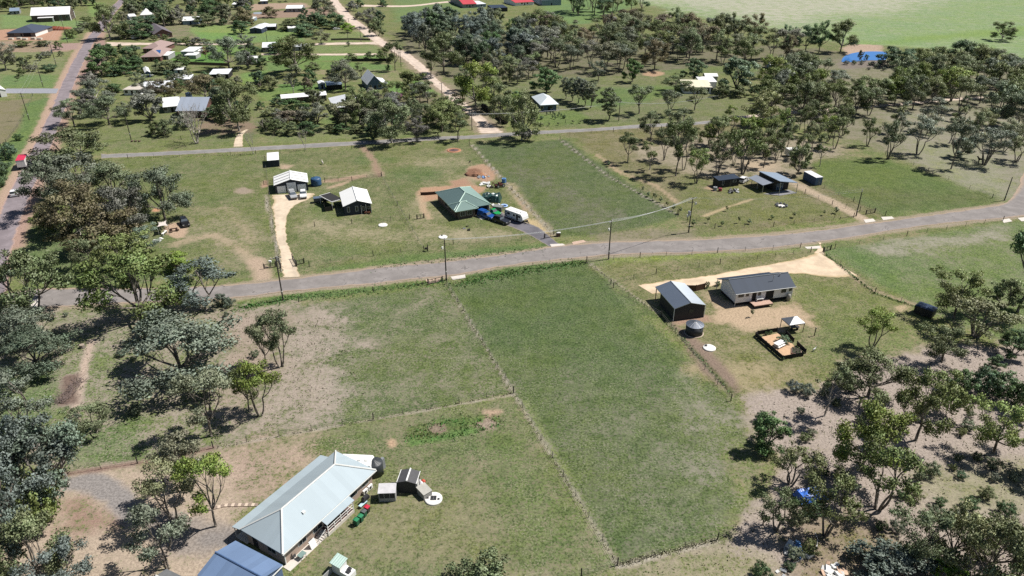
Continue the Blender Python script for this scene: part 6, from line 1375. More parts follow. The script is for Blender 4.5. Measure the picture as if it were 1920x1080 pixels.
t = thing('dirt_mound', 'brown mound of dug earth by the paddock fence', 'dirt mound', P(889, 327)); MB().blob((0, 0, -.1), 2.7, 1.9, .85, 3, .4, 16, 7, 0.0).build('mound', mat('dug_earth', seen(148, 108, 84), .95, bump=.8, var=.25), t, True); MB().blob((2.5, -1.2, -.05), 1.6, 1.2, .8, 4, .25, 12, 6, 0.0).build('spill', mat('dug_earth2', seen(180, 134, 102), .95, bump=.8), t, True)
t = thing('dirt_mound', 'red dug earth beside the new blue-roofed house', 'dirt mound', P(105, 56)); MB().blob((0, 0, -.1), 9, 3, 2.2, 8, .3, 16, 6, 0.0).build('mound', mat('red_earth', seen(150, 82, 60), .95, bump=.8), t, True); MB().blob((-6, 1, -.1), 4, 2, 1.6, 9, .3, 12, 6, 0.0).build('spill', mat('red_earth', seen(150, 82, 60)), t, True)
t = thing('fire_pit', 'round burnt pit ringed by orange earth below the tall gums', 'fire pit', P(851, 282)); MB().lathe([(2.6, -.05), (2.2, .22), (1.8, .2), (1.5, .05), (.1, .04)], 22).build('bank', mat('orange_earth', seen(186, 132, 102), .95, bump=.6), t); MB().blob((0, 0, 0), 1.7, 1.4, .3, 2, .3, 12, 5, 0.0).build('ash', mat('dark_ash', seen(110, 84, 86), .95), t)
t = thing('pallets', 'pale building pallets in front of the new blue-roofed house', 'pallets', P(45, 74)); 
for k, (x, y) in enumerate(((-8, 0), (-3, .5), (1, -.4), (6, .3), (10, 0))): MB().box(x - 1.3, x + 1.3, y - 1, y + 1, 0, .9 + .3 * (k % 2)).build('pallet', mat('pallet_pale', (.5, .47, .4), .8), t)
t = thing('small_excavator', 'rusty excavator behind the new blue-roofed house', 'excavator', P(80, 57)); MB().box(-1.6, 1.6, -1.2, 1.2, 0, .8).build('track', DKMET, t); MB().box(-1.4, 1.0, -1, 1, .8, 2.6, .1, .1).build('cab', mat('rust_red', (.10, .03, .02)), t); MB().tube((.8, 0, 1.4), (3.2, 0, 3.2), .25).tube((3.2, 0, 3.2), (4.6, 0, .8), .2).build('boom', mat('rust_red', (.10, .03, .02)), t)
t = thing('motor_boat', 'white cabin boat parked on grass by the blue shed', 'boat', P(278, 144), R(-8)); MB().add([(-3, -1.1, .9), (1.2, -1.1, .9), (3.4, 0, 1.1), (1.2, 1.1, .9), (-3, 1.1, .9), (-2.8, -.6, .3), (1, -.6, .3), (2.4, 0, .5), (1, .6, .3), (-2.8, .6, .3)], [(0, 1, 2, 3, 4), (9, 8, 7, 6, 5), (0, 5, 6, 1), (1, 6, 7, 2), (2, 7, 8, 3), (3, 8, 9, 4), (4, 9, 5, 0)]).build('hull', WHITE, t); MB().box(-.8, 1.2, -.8, .8, .9, 1.8, .3, .15).build('cabin', WHITE, t); MB().box(.7, 1.0, -.7, .7, 1.2, 1.6).build('windscreen', glass('car_glass'), t); MB().box(-2.5, 1.5, -.5, .5, .1, .35).build('trailer_frame', DKMET, t)
t = thing('shade_sail', 'pale square shade sail hung beside the black four-wheel drive', 'shade sail', P(303, 427)); w = [P(294.5, 425.5 , 2.6), P(315, 423.2, 2.4), P(312, 413, 2.6), P(296, 416, 2.4)]; c_ = P(303, 427)
n = 6; mb = MB()
for j in range(n + 1):
    for i in range(n + 1):
        u, v = i / n, j / n; p = w[0].lerp(w[1], u).lerp(w[3].lerp(w[2], u), v); ctr = (w[0] + w[1] + w[2] + w[3]) / 4; k = .28 * (1 - (2 * u - 1) ** 2 * (2 * v - 1) ** 2) * max(abs(2 * u - 1), abs(2 * v - 1)) ** 2
        p = p.lerp(ctr, k); mb.v.append(p - c_)
mb.f = [(j * (n + 1) + i, j * (n + 1) + i + 1, (j + 1) * (n + 1) + i + 1, (j + 1) * (n + 1) + i) for j in range(n) for i in range(n)]
mb.build('sail', mat('sail_cloth', (.55, .50, .46), .8), t)
for q in w: MB().tube((q.x - c_.x, q.y - c_.y, 0), q - c_, .05).build('post', GALV, t)
t = thing('camp_table', 'dark camp chairs and table on the bare dirt patch', 'furniture', P(327, 433), R(20)); MB().box(-.9, .9, -.35, .35, .65, .72).build('tabletop', mat('brown_wood', (.06, .03, .02), .8), t); MB().box(-.8, -.7, -.3, .3, 0, .65).build('leg', DKMET, t); MB().box(.7, .8, -.3, .3, 0, .65).build('leg', DKMET, t)
for k, (x, y) in enumerate(((321, 436), (333, 433))):
    t = thing('camp_chair', 'low brown camp chair %s the camp table' % ('west of' if k == 0 else 'east of'), 'chair', P(x, y), k + .4, 'camp chairs'); MB().box(-.35, .35, -.3, .3, .35, .42).build('seat', mat('brown_wood', (.06, .03, .02)), t); MB().box(-.35, .35, .25, .32, .4, .9).build('backrest', mat('brown_wood', (.06, .03, .02)), t); MB().box(-.3, -.24, -.25, .25, 0, .36).build('leg', DKMET, t); MB().box(.24, .3, -.25, .25, 0, .36).build('leg', DKMET, t)
heap('camp_gear', 'white camp gear under the pale blue-green gum', 'gear', (293, 452), 7, [JUNK[0], JUNK[0], JUNK[3]], 0, 21, 1.5, .45)
t = thing('camp_rail', 'white folding table by the dirt patch', 'table', P(309, 440), R(90)); MB().box(-1.2, 1.2, -.3, .3, .7, .76).build('tabletop', WHITE, t); MB().box(-1.1, -1.0, -.25, .25, 0, .7).build('leg', WHITE, t); MB().box(1.0, 1.1, -.25, .25, 0, .7).build('leg', WHITE, t)
# dumped things in the south-east scrub
t = thing('tarped_car', 'low shape under a bright blue tarp among the scrub trees', 'tarp', (P(1497, 938) + P(1540, 930)) / 2, R(12)); mb = MB(); rr = random.Random(6)
for j in range(7):
    for i in range(11):
        x = -2.3 + 4.6 * i / 10; y = -1.2 + 2.4 * j / 6; e = i in (0, 10) or j in (0, 6)
        mb.v.append(Vector((x, y, .35 if e else 1.25 + rr.uniform(-.12, .12))))
mb.f = [(j * 11 + i, j * 11 + i + 1, (j + 1) * 11 + i + 1, (j + 1) * 11 + i) for j in range(6) for i in range(10)]
mb.build('tarp', mat('tarp_blue', (.045, .14, .50), .32, var=.5, vscale=2.0, bump=.6, bscale=5), t); MB().box(-2.1, 2.1, -1.0, 1.0, .02, .6).build('load', DKMET, t)
heap('dumped_scrap', 'blue and white dumped scrap under the scrub trees', 'scrap', (1493, 1036), 14, [JUNK[0], JUNK[4], JUNK[3], JUNK[0], JUNK[4]], 0, 31, 1.5, .55, .5); heap('dumped_sheets', 'pile of white broken sheets on the scrub floor', 'sheets', (1555, 1068), 18, [JUNK[0], JUNK[0], JUNK[0], mat('junk_tan', (.5, .34, .24))], 0, 37, 1.7, .55, .22)
heap('dumped_sheets', 'few pale scraps at the frame bottom in the scrub', 'sheets', (1463, 1076), 5, [JUNK[0], JUNK[3]], 0, 41, .9, .4, .22); t = drum((1482, 1020), JUNK[1], 'small red can beside the dumped scrap', .2, .4)
t = thing('fallen_pipe', 'curved grey pipe lying round the dumped scrap', 'pipe', P(1500, 1058)); w = [P(*q) - P(1500, 1058) for q in ((1465, 1060), (1490, 1056), (1518, 1042), (1531, 1026), (1533, 1012), (1528, 1000))]; MB().path([v + Vector((0, 0, .08)) for v in w], .06).build('pipe', GALV, t)
heap('branch_pile', 'long heap of dead branches beside the worn track', 'branches', (131, 735), 1, [JUNK[2]], 0, 5, .1, .1)
t = [o for o in C.objects if o.get('label', '').startswith('long heap of dead')][0]; rr = random.Random(12); mb = MB()
for k in range(150):
    y = rr.uniform(-3.6, 3.6); x = rr.uniform(-1.2, 1.2); a = rr.uniform(0, 6.28); l = rr.uniform(.5, 1.5); mb.tube((x, y, rr.uniform(0, .4)), (x + math.cos(a) * l, y + math.sin(a) * l, rr.uniform(.1, .8)), .035, .02, 4)
mb.build('sticks', mat('dead_wood', (.17, .13, .12), .9, var=.3), t)
t = thing('tree_stump', 'grey cut stump at the head of the worn track', 'stump', P(155, 652)); MB().lathe([(.6, -.1), (.5, .3), (.48, .7)], 12).build('stump', BARK, t); MB().lathe([(.46, .7), (.46, .72)], 12).build('cut_top', mat('cut_wood', (.3, .25, .2), .8), t)
t = thing('rubbish_stones', 'three grey logs on the verge grass west of the bare tree', 'logs', P(254, 266)); 
for k in range(3): MB().tube((k * 1.3 - 1.3, -.3, .3), (k * 1.3 - 1.1, .5, .3), .3, .28, 8).build('log', mat('log_brown', (.09, .06, .045), .9), t)
# ------------------------------------------------------------------ poles, wires
POLE = mat('pole_wood', (.055, .048, .04), .9, var=.3)
INS = mat('insulator', (.55, .55, .52), .4)
TOPS = {}
def pole(key, label, bx, by, ty, arm=0.0, cross=True, lampside=None, trans=False, h=None, lean=None, group='power poles'):
    b = P(bx, by); hh = h or height_to(b, ty); t = thing('power_pole', label, 'power pole', b, arm, group)
    MB().tube((0, 0, -.3), (0, 0, hh), .17, .11, 10).build('pole', POLE, t)
    if cross:
        for z in (hh - .25, hh - 1.35)[:2 if cross == 2 else 1]:
            MB().box(-1.15, 1.15, -.06, .06, z - .06, z + .06).build('crossarm', mat('crossarm', (.30, .28, .25), .8), t)
            for x in (-1.05, -.4, .4, 1.05): MB().lathe([(.06, z + .06), (.08, z + .16), (.05, z + .25)], 8, (x, 0, 0)).build('insulator', INS, t)
    if lampside:
        l = MB().tube((0, 0, hh * .72), (lampside, 0, hh * .80), .04).build('lamp_arm', GALV, t); MB().box(lampside - .25, lampside + .25, -.12, .12, hh * .79, hh * .84).build('lamp_head', TRIM, l)
    if trans: MB().lathe([(.35, hh * .5), (.35, hh * .62)], 14, (-.5, 0, 0)).build('transformer', mat('trans_grey', (.40, .41, .42), .5), t)
    MB().lathe([(.176, hh * .20), (.172, hh * .225)], 10).build('tag_band', TRIM, t)
    TOPS[key] = (b, hh, arm); return t
pole('a', 'power pole on the green verge nearest the gums', 531, 563, 482, R(20), 1, None); pole('b', 'power pole with a street light beside the culvert', 837, 525, 447, R(60), 0, -.9)
pole('c', 'power pole with street light opposite the bitumen drive', 1141, 486, 413, R(60), 1, -1.1); pole('d', 'power pole carrying a transformer and two crossarms', 1291, 436, 370, R(15), 2, 1.0, True)
pole('e', 'power pole at the sandy farm drive', 1605, 405, 356, R(60), 1, None); pole('f', 'bare power pole inside the road bend', 1883, 376, 332, 0, 0, None)
pole('g', 'power pole on the street verge before the side drive', 55, 225, 174, R(-10), 2); pole('h', 'power pole on the street verge past the side drive', 80.8, 162.5, 117.5, R(-10), 1); pole('i', 'power pole with a transformer in the dry lot', 105, 121, 78, R(-10), 1, None, True)
pole('j', 'power pole by the round shrub at the new house', 127, 80, 38, R(-10), 1); pole('k', 'power pole between the hall and the street hedge', 146, 52, 22, R(-10), 1); pole('l', 'power pole at the frame edge beyond the truck', 11, 300, 262, R(-10), 0)
for k, (bx, by, ty, l) in enumerate(((628, 22, 9, 'far power pole at the top of the dirt road'), (654, 42, 34, 'power pole at the dirt road by the round trees'), (677, 79, 49, 'power pole beside the yard entry on the dirt road'), (653, 79, 62, 'power pole behind the round bush at the dirt lane'), (752, 125, 97, 'power pole on the dirt road by the slim gum'), (829, 186, 155, 'power pole on the dirt road by the bright lawn'),
        (885, 244, 212, 'power pole at the foot of the dirt road'), (1160, 227, 190, 'power pole on the back road by the she-oaks'), (593, 155, 133, 'power pole on the lawn of the blue shed'), (501, 78, 55, 'power pole behind the bright lawn by the stable'), (246, 262, 208, 'power pole on the verge south of the grey gums'))):
    pole('s%d' % k, l, bx, by, ty, R(30), 1 if k != 10 else 0)
def wire_span(k1, k2, offs, dz, sag, label, r=.022, ext=None):
    b1, h1, a1 = TOPS[k1]
    if ext: b2, h2, a2 = ext
    else: b2, h2, a2 = TOPS[k2]
    t = thing('power_line', label, 'power line', b1 + Vector((0, 0, h1)), 0, 'overhead wires')
    for o in offs:
        p = Vector((o * math.cos(a1), o * math.sin(a1), dz)); q = b2 + Vector((0, 0, h2)) - b1 - Vector((0, 0, h1)) + Vector((o * math.cos(a2), o * math.sin(a2), dz))
        pts = []
        for i in range(17):
            u = i / 16; v = p.lerp(q, u); v.z -= sag * 4 * u * (1 - u); pts.append(v)
        MB().path(pts, r, 5).build('wire', mat('wire', (.55, .56, .56), .5, .0), t)
wire_span('b', 'c', (-.25, .25), -.2, .9, 'pair of wires from the street light pole to its neighbour', .035); wire_span('c', 'd', (-.9, .0, .9), -.1, .9, 'wires slung over the green paddock to the transformer pole', .03)
wire_span('d', 'e', (-.9, .9), -.1, 1.2, 'wires from the transformer pole past the fire ring', .012); wire_span('g', 'h', (-.9, .9), -.1, .8, 'wires along the street verge by the side drive', .012); wire_span('h', 'i', (-.9, .9), -.1, .8, 'wires over the dry lot by the street', .012)
wire_span('i', 'j', (-.9, .9), -.1, .8, 'wires over the dirt patch by the new house', .012); wire_span('s7', 's6', (-.6, .6), -.3, 1.2, 'wires above the back road grass', .03); wire_span('s5', 's6', (0,), -.3, .8, 'single wire down the dirt road', .02); wire_span('s4', 's5', (0,), -.3, .8, 'single wire beside the dirt road bend', .02)
wire_span('s7', None, (-.6, .6), -.3, 1.6, 'wires from the she-oaks to the cream-roofed house', .03, (P(1340, 215), 8.0, R(30)))
# ------------------------------------------------------------------ fences
PM = mat('fence_post', (.13, .115, .10), .9, var=.2); PMD = mat('fence_post_dark', (.03, .026, .022), .9)
post_me = MB().tube((0, 0, -.2), (0, 0, 1.25), .052, .045, 6).mesh('fence_post', PM); post_md = MB().tube((0, 0, -.2), (0, 0, 1.45), .09, .085, 7).mesh('strainer_post', PMD)
WIRE = mat('fence_wire', (.20, .19, .18), .5, .3)
def fence(label, pts, step=5.0, rail=False):
    w = [P(*q) for q in pts]; o = w[0].copy(); t = thing('wire_fence' if not rail else 'rail_fence', label, 'fence', o); mb = MB(); n = 0
    for a, b in zip(w[:-1], w[1:]):
        L = (b - a).length; k = max(1, round(L / step))
        for i in range(k + (1 if b is w[-1] else 0)):
            if n >= 96: break
            p = bpy.data.objects.new('post', post_md if i == 0 or (b is w[-1] and i == k) else post_me); C.objects.link(p); p.parent = t; p.location = a.lerp(b, i / k) - o; n += 1
            p.rotation_euler = (random.uniform(-.04, .04), random.uniform(-.04, .04), random.uniform(0, 6))
        for z in (.35, .7, 1.1): mb.tube(a - o + Vector((0, 0, z)), b - o + Vector((0, 0, z)), .014 if not rail else .05, None, 4)
    mb.build('wire' if not rail else 'rail', WIRE if not rail else PMD, t); return t
for l, q, s in (('wire fence between the two big green paddocks', [(838, 532), (963, 737), (1158, 1060)], 4.2), ('wire fence along the north edge of the mown paddock', [(963, 737), (700, 787), (400, 840), (258, 869), (120, 890)], 5), ('wire fence from the roadside paddock to the scrub strip', [(1100, 491), (1150, 540), (1240, 594), (1370, 752)], 4.6),
        ('wire fence under the scrub trees at the paddock bottom', [(1158, 1060), (1345, 1012), (1430, 985)], 4.6), ('wire fence along the south edge of the mown paddock', [(1158, 1060), (1090, 1080)], 4), ('wire fence along the roadside of the middle paddock', [(560, 566), (700, 548), (838, 532)], 6),
        ('wire fence beside the green roadside paddock', [(1100, 491), (1200, 483), (1345, 474), (1500, 465)], 7), ('wire fence inside the sandy drive', [(1145, 533), (1230, 514), (1350, 495), (1520, 473)], 5.5), ('hedged wire fence east of the sandy drive', [(1545, 474), (1640, 550), (1740, 583)], 6),
        ('wire fence from the drive gate along the bright paddock', [(1565, 466), (1700, 442), (1880, 414)], 7), ('wire fence between caravan drive and the green paddock', [(880, 272), (960, 356), (1038, 440)], 5.5), ('wire fence with saplings along its east side', [(1050, 262), (1140, 330), (1270, 402)], 5.5),
        ('wire fence along the verge below the caravan house', [(580, 500), (700, 480), (850, 458), (1020, 448)], 6), ('wire fence by the verge of the sapling row', [(1272, 404), (1340, 428), (1450, 425), (1600, 408)], 6.5), ('wire fence between sandy farm drive and green lot', [(1520, 342), (1600, 378), (1660, 404)], 5), ('tall posts along the sandy farm drive', [(1509, 363), (1560, 384), (1612, 396)], 4.4),
        ('wire fence between the green lot and the grey gum paddock', [(1660, 290), (1740, 322), (1860, 372)], 7), ('wire fence west of the gravel drive', [(497, 300), (512, 420), (527, 510)], 5.5), ('wire fence between the garage lot and the green-roofed house', [(715, 330), (745, 385), (795, 470)], 6), ('wire fence across the lawn of the navy cottage', [(590, 425), (660, 420), (768, 411)], 6),
        ('wire fence north of the house paddocks', [(240, 297), (480, 289), (660, 280), (880, 268)], 8), ('wire fence on the verge north of the back road', [(285, 258), (340, 262), (430, 257)], 6), ('wire fence along the back road paddock', [(985, 258), (1150, 247), (1240, 242)], 8), ('wire fence of the far pale paddock', [(1160, 0), (1290, 25), (1340, 32)], 14), ('wire fence beside the dry street lot', [(62, 180), (45, 220), (12, 268)], 7), ('wire fence of the verandah house garden', [(995, 235), (1060, 231), (1160, 225)], 6)):
    fence(l, q, s)
fence('dark post-and-rail fence behind the three-door garage', [(495, 347), (513, 344)], 4, True); fence('dark post-and-rail fence from the blue tank to the paddock corner', [(609, 341), (660, 339), (716, 331)], 5, True)
def gate(label, p0, p1, h=1.15):
    a, b = P(*p0), P(*p1); d = b - a; t = thing('farm_gate', label, 'gate', a, math.atan2(d.y, d.x)); L = d.length
    mb = MB()
    for z in (.15, h): mb.tube((0, 0, z), (L, 0, z), .06, n=5)
    for x in (0, L * .5, L): mb.tube((x, 0, .15), (x, 0, h), .06, n=5)
    mb.build('gate_frame', PMD, t); g = MB()
    for z in (.4, .65, .9): g.tube((0, 0, z), (L, 0, z), .02, n=4)
    g.build('gate_wire', WIRE, t)
    for x in (-.2, L + .2): MB().tube((x, 0, 0), (x, 0, h + .25), .12, n=7).build('post', PMD, t)
gate('open dark gate leaf east of the gravel drive', (556, 499), (549, 486)); gate('dark gate panel in the fence east of the gravel drive', (557, 497), (569, 494)); gate('dark gate panel west of the gravel drive', (497, 504), (516, 501)); gate('open dark gate leaf west of the gravel drive', (527, 502), (523, 490)); gate('small wire gate in the lawn fence', (783, 411), (794, 409)); gate('dark gate at the sandy farm drive', (1624, 402), (1639, 399)); gate('dark gate beside the sandy drive mouth', (1544, 472), (1556, 469)); gate('low dark gate across the culvert', (804, 533), (828, 528)); gate('gate at the foot of the bitumen drive', (1022, 447), (1043, 443))
t = thing('letterbox', 'white-topped letterbox by the gravel drive gate', 'letterbox', P(508, 500)); MB().box(-.06, .06, -.06, .06, 0, 1.2).build('post', PMD, t); MB().box(-.3, .3, -.2, .2, 1.2, 1.6).build('box', WHITE, t)
t = thing('sign_board', 'white board standing by the gravel drive gate', 'sign', P(520, 492)); MB().box(-.3, .3, -.03, .03, .4, 1.6).build('board', WHITE, t); MB().box(-.3, -.24, -.03, .03, 0, .4).build('leg', PMD, t); MB().box(.24, .3, -.03, .03, 0, .4).build('leg', PMD, t)
t = thing('meter_box', 'white meter post beside the transformer pole', 'post', P(1288, 417)); MB().box(-.06, .06, -.06, .06, 0, 1.6).build('post', PMD, t); MB().box(-.22, .22, -.15, .15, 1.6, 2.2).build('box', WHITE, t)
t = thing('fence_stay', 'dark corner post with letterbox by the street light pole', 'post', P(802, 471)); MB().tube((0, 0, 0), (0, 0, 1.7), .13).build('post', PMD, t); MB().box(-.7, -.1, -.3, .3, .6, .9).build('box', PMD, t)
t = thing('letterbox', 'reddish letterbox at the bitumen drive gate', 'letterbox', P(1047, 443)); MB().box(-.5, .5, -.3, .3, 0, 1.0).build('pillar', BRICKR, t); MB().box(-.55, .55, -.35, .35, 1.0, 1.1).build('cap', TRIM, t)
palings('paling_fence', 'long grey paling fence behind the village lawns', 'fence', [(462, 160.5), (505, 159.5)], 1.7, mat('pal_grey', (.16, .155, .15), .9), step=4); palings('paling_fence', 'dark paling fence along the bright lawn by the blue cottage', 'fence', [(660, 115.5), (733, 115)], 1.6, mat('pal_dark', (.03, .028, .025), .9), step=4)
palings('paling_fence', 'brown fence below the solar-panel house garden', 'fence', [(330, 120), (430, 124)], 1.5, mat('pal_brown', (.12, .09, .075), .9), step=4); palings('paling_fence', 'pale panel fence beside the upper tiled house', 'fence', [(237, 92), (264, 92.5)], 1.6, WHITE, step=4); palings('paling_fence', 'dark fence behind the navy and white boat shed', 'fence', [(286, 138), (350, 136)], 1.7, mat('pal_dark', (.03, .028, .025)), step=4)
palings('wire_yard_fence', 'stockyard rails beside the power pole at the dirt lane', 'fence', [(621, 76), (660, 75), (694, 76)], 1.2, mat('yard_rail', (.14, .12, .1), .9), th=.04, step=5)
# fallen log, wooden beam by the dirt road
t = thing('fallen_log', 'huge dark fallen log on the grass beside the dirt road', 'log', P(925, 222)); mb = MB(); a, b = P(906, 202), P(949, 233); o = P(925, 222)
mb.tube(a - o + Vector((0, 0, .9)), b - o + Vector((0, 0, .9)), .95, .85, 12); mb.build('trunk', mat('burnt_log', (.022, .018, .016), .9, bump=.8), t); MB().tube(b - o + Vector((0, 0, .9)), b - o + (b - a).normalized() * .05 + Vector((0, 0, .9)), .8, .8, 12).build('cut_end', mat('cut_dark', (.05, .04, .035), .9), t)
# ------------------------------------------------------------------ animals
def animal(name, label, cat, px, h, col, rz=0.0, kind='dog', head_up=True):
    p = P(*px); s = h; mb = bpy.data.meshes.new(name)
    # a spine with four jointed legs, neck, head and tail: shoulder height 1.0
    V = [(-.55, 0, .92), (-.1, 0, .88), (.45, 0, .95), (.68, 0, 1.15 if head_up else .9), (.85, 0, 1.42 if head_up else .55), (1.08, 0, 1.36 if head_up else .38),
         (-.72, 0, .85), (-.85, 0, .45)]
    rad = [.21, .22, .23, .15, .13, .07, .04, .03]; E = [(0, 1), (1, 2), (2, 3), (3, 4), (4, 5), (0, 6), (6, 7)]
    for sx, root in ((.42, 2), (-.5, 0)):
        for sy in (-.15, .15):
            k = len(V); bend = .05 if sx > 0 else .1
            V += [(sx + (0 if sx > 0 else .06), sy, .66), (sx + (.02 if sx > 0 else -bend), sy, .36), (sx, sy, .03)]; rad += [.10 if sx > 0 else .13, .06, .05]; E += [(root, k), (k, k + 1), (k + 1, k + 2)]
    for sy in (-.06, .06): k = len(V); V.append((.80, sy, (1.58 if head_up else .68))); rad.append(.03); E.append((4, k))
    mb.from_pydata([(x * s, y * s, z * s) for x, y, z in V], E, [])
    o = bpy.data.objects.new(name, mb); C.objects.link(o); o.location = p; o.rotation_euler = (0, 0, rz)
    sk = o.modifiers.new('skin', 'SKIN'); 
    for v, r in zip(mb.skin_vertices[0].data, rad): v.radius = (r * s, r * s)
    mb.skin_vertices[0].data[1].use_root = True
    ss = o.modifiers.new('sub', 'SUBSURF'); ss.levels = 1; ss.render_levels = 1
    mb.materials.append(mat('coat_' + col[0], col[1], .8, var=.15)); tag(o, label, cat); return o
animal('dog', 'small white dog standing on the lawn outside the vegetable garden', 'dog', (1526, 658), .55, ('white', (.62, .6, .57)), .6)
animal('goat', 'pale goat standing alone on the grass behind the blue tank', 'goat', (605, 308), .95, ('pale', (.5, .46, .4)), 2.0)
animal('horse', 'dark horse standing in the shade of a clump of gums', 'horse', (1838, 306), 1.5, ('dark', (.018, .014, .012)), 2.8)
animal('dog', 'black dog lying-coloured against the lawn above the dirt mound', 'dog', (881, 305), .6, ('black', (.012, .012, .012)), 1.2, head_up=False); [o for o in C.objects if 'lying-coloured' in o.get('label', '')][0]['label'] = 'small black dog nosing the lawn north of the dirt mound'
# ------------------------------------------------------------------ the dam
def sheet(name, pts, z, m, label):
    w = [P(x, y, z) for x, y in pts]; o = MB().add(w, [tuple(range(len(w)))]); c = (w[1] - w[0]).cross(w[2] - w[1]).z
    if c < 0: o.f = [tuple(reversed(o.f[0]))]
    return tag(o.build(name, m), label, kind='structure')
m, tt, b = newmat('dam_water'); b.inputs['Base Color'].default_value = (.03, .16, .47, 1); b.inputs['Roughness'].default_value = .12; b.inputs['IOR'].default_value = 1.33  # blue of the reflected sky is put into the base colour
bn = tt.new('ShaderNodeBump'); bn.inputs['Strength'].default_value = .25; bn.inputs['Distance'].default_value = .05; ps = tt.new('ShaderNodeNewGeometry').outputs['Position']; tt.link(tt.noise(1.2, 4, .6, ps), bn.inputs['Height']); tt.link(bn.outputs[0], b.inputs['Normal'])
def smooth_pts(pts, k=4):
    out = []; n = len(pts)
    for i in range(n):
        p0, p1, p2, p3 = (Vector(pts[(i + d) % n]) for d in (-1, 0, 1, 2))
        for j in range(k):
            f = j / k; q = .5 * (2 * p1 + (p2 - p0) * f + (2 * p0 - 5 * p1 + 4 * p2 - p3) * f * f + (3 * p1 - p0 - 3 * p2 + p3) * f ** 3); out.append(tuple(q))
    return out
sheet('dam_water', smooth_pts([(1578, 115), (1580, 109), (1588, 103), (1602, 99), (1620, 96.8), (1650, 96.5), (1662, 99), (1663, 110), (1650, 113), (1630, 113), (1616, 114.5), (1596, 116.5), (1580, 116)]), .07, m, 'bright blue water of the farm dam')
sheet('puddle', smooth_pts([(475, 23.5), (482, 22.5), (490, 22.8), (490, 26), (482, 26.5), (476, 26)]), .05, mat('puddle_water', (.35, .36, .38), .15), 'pale puddle on the bare slope')
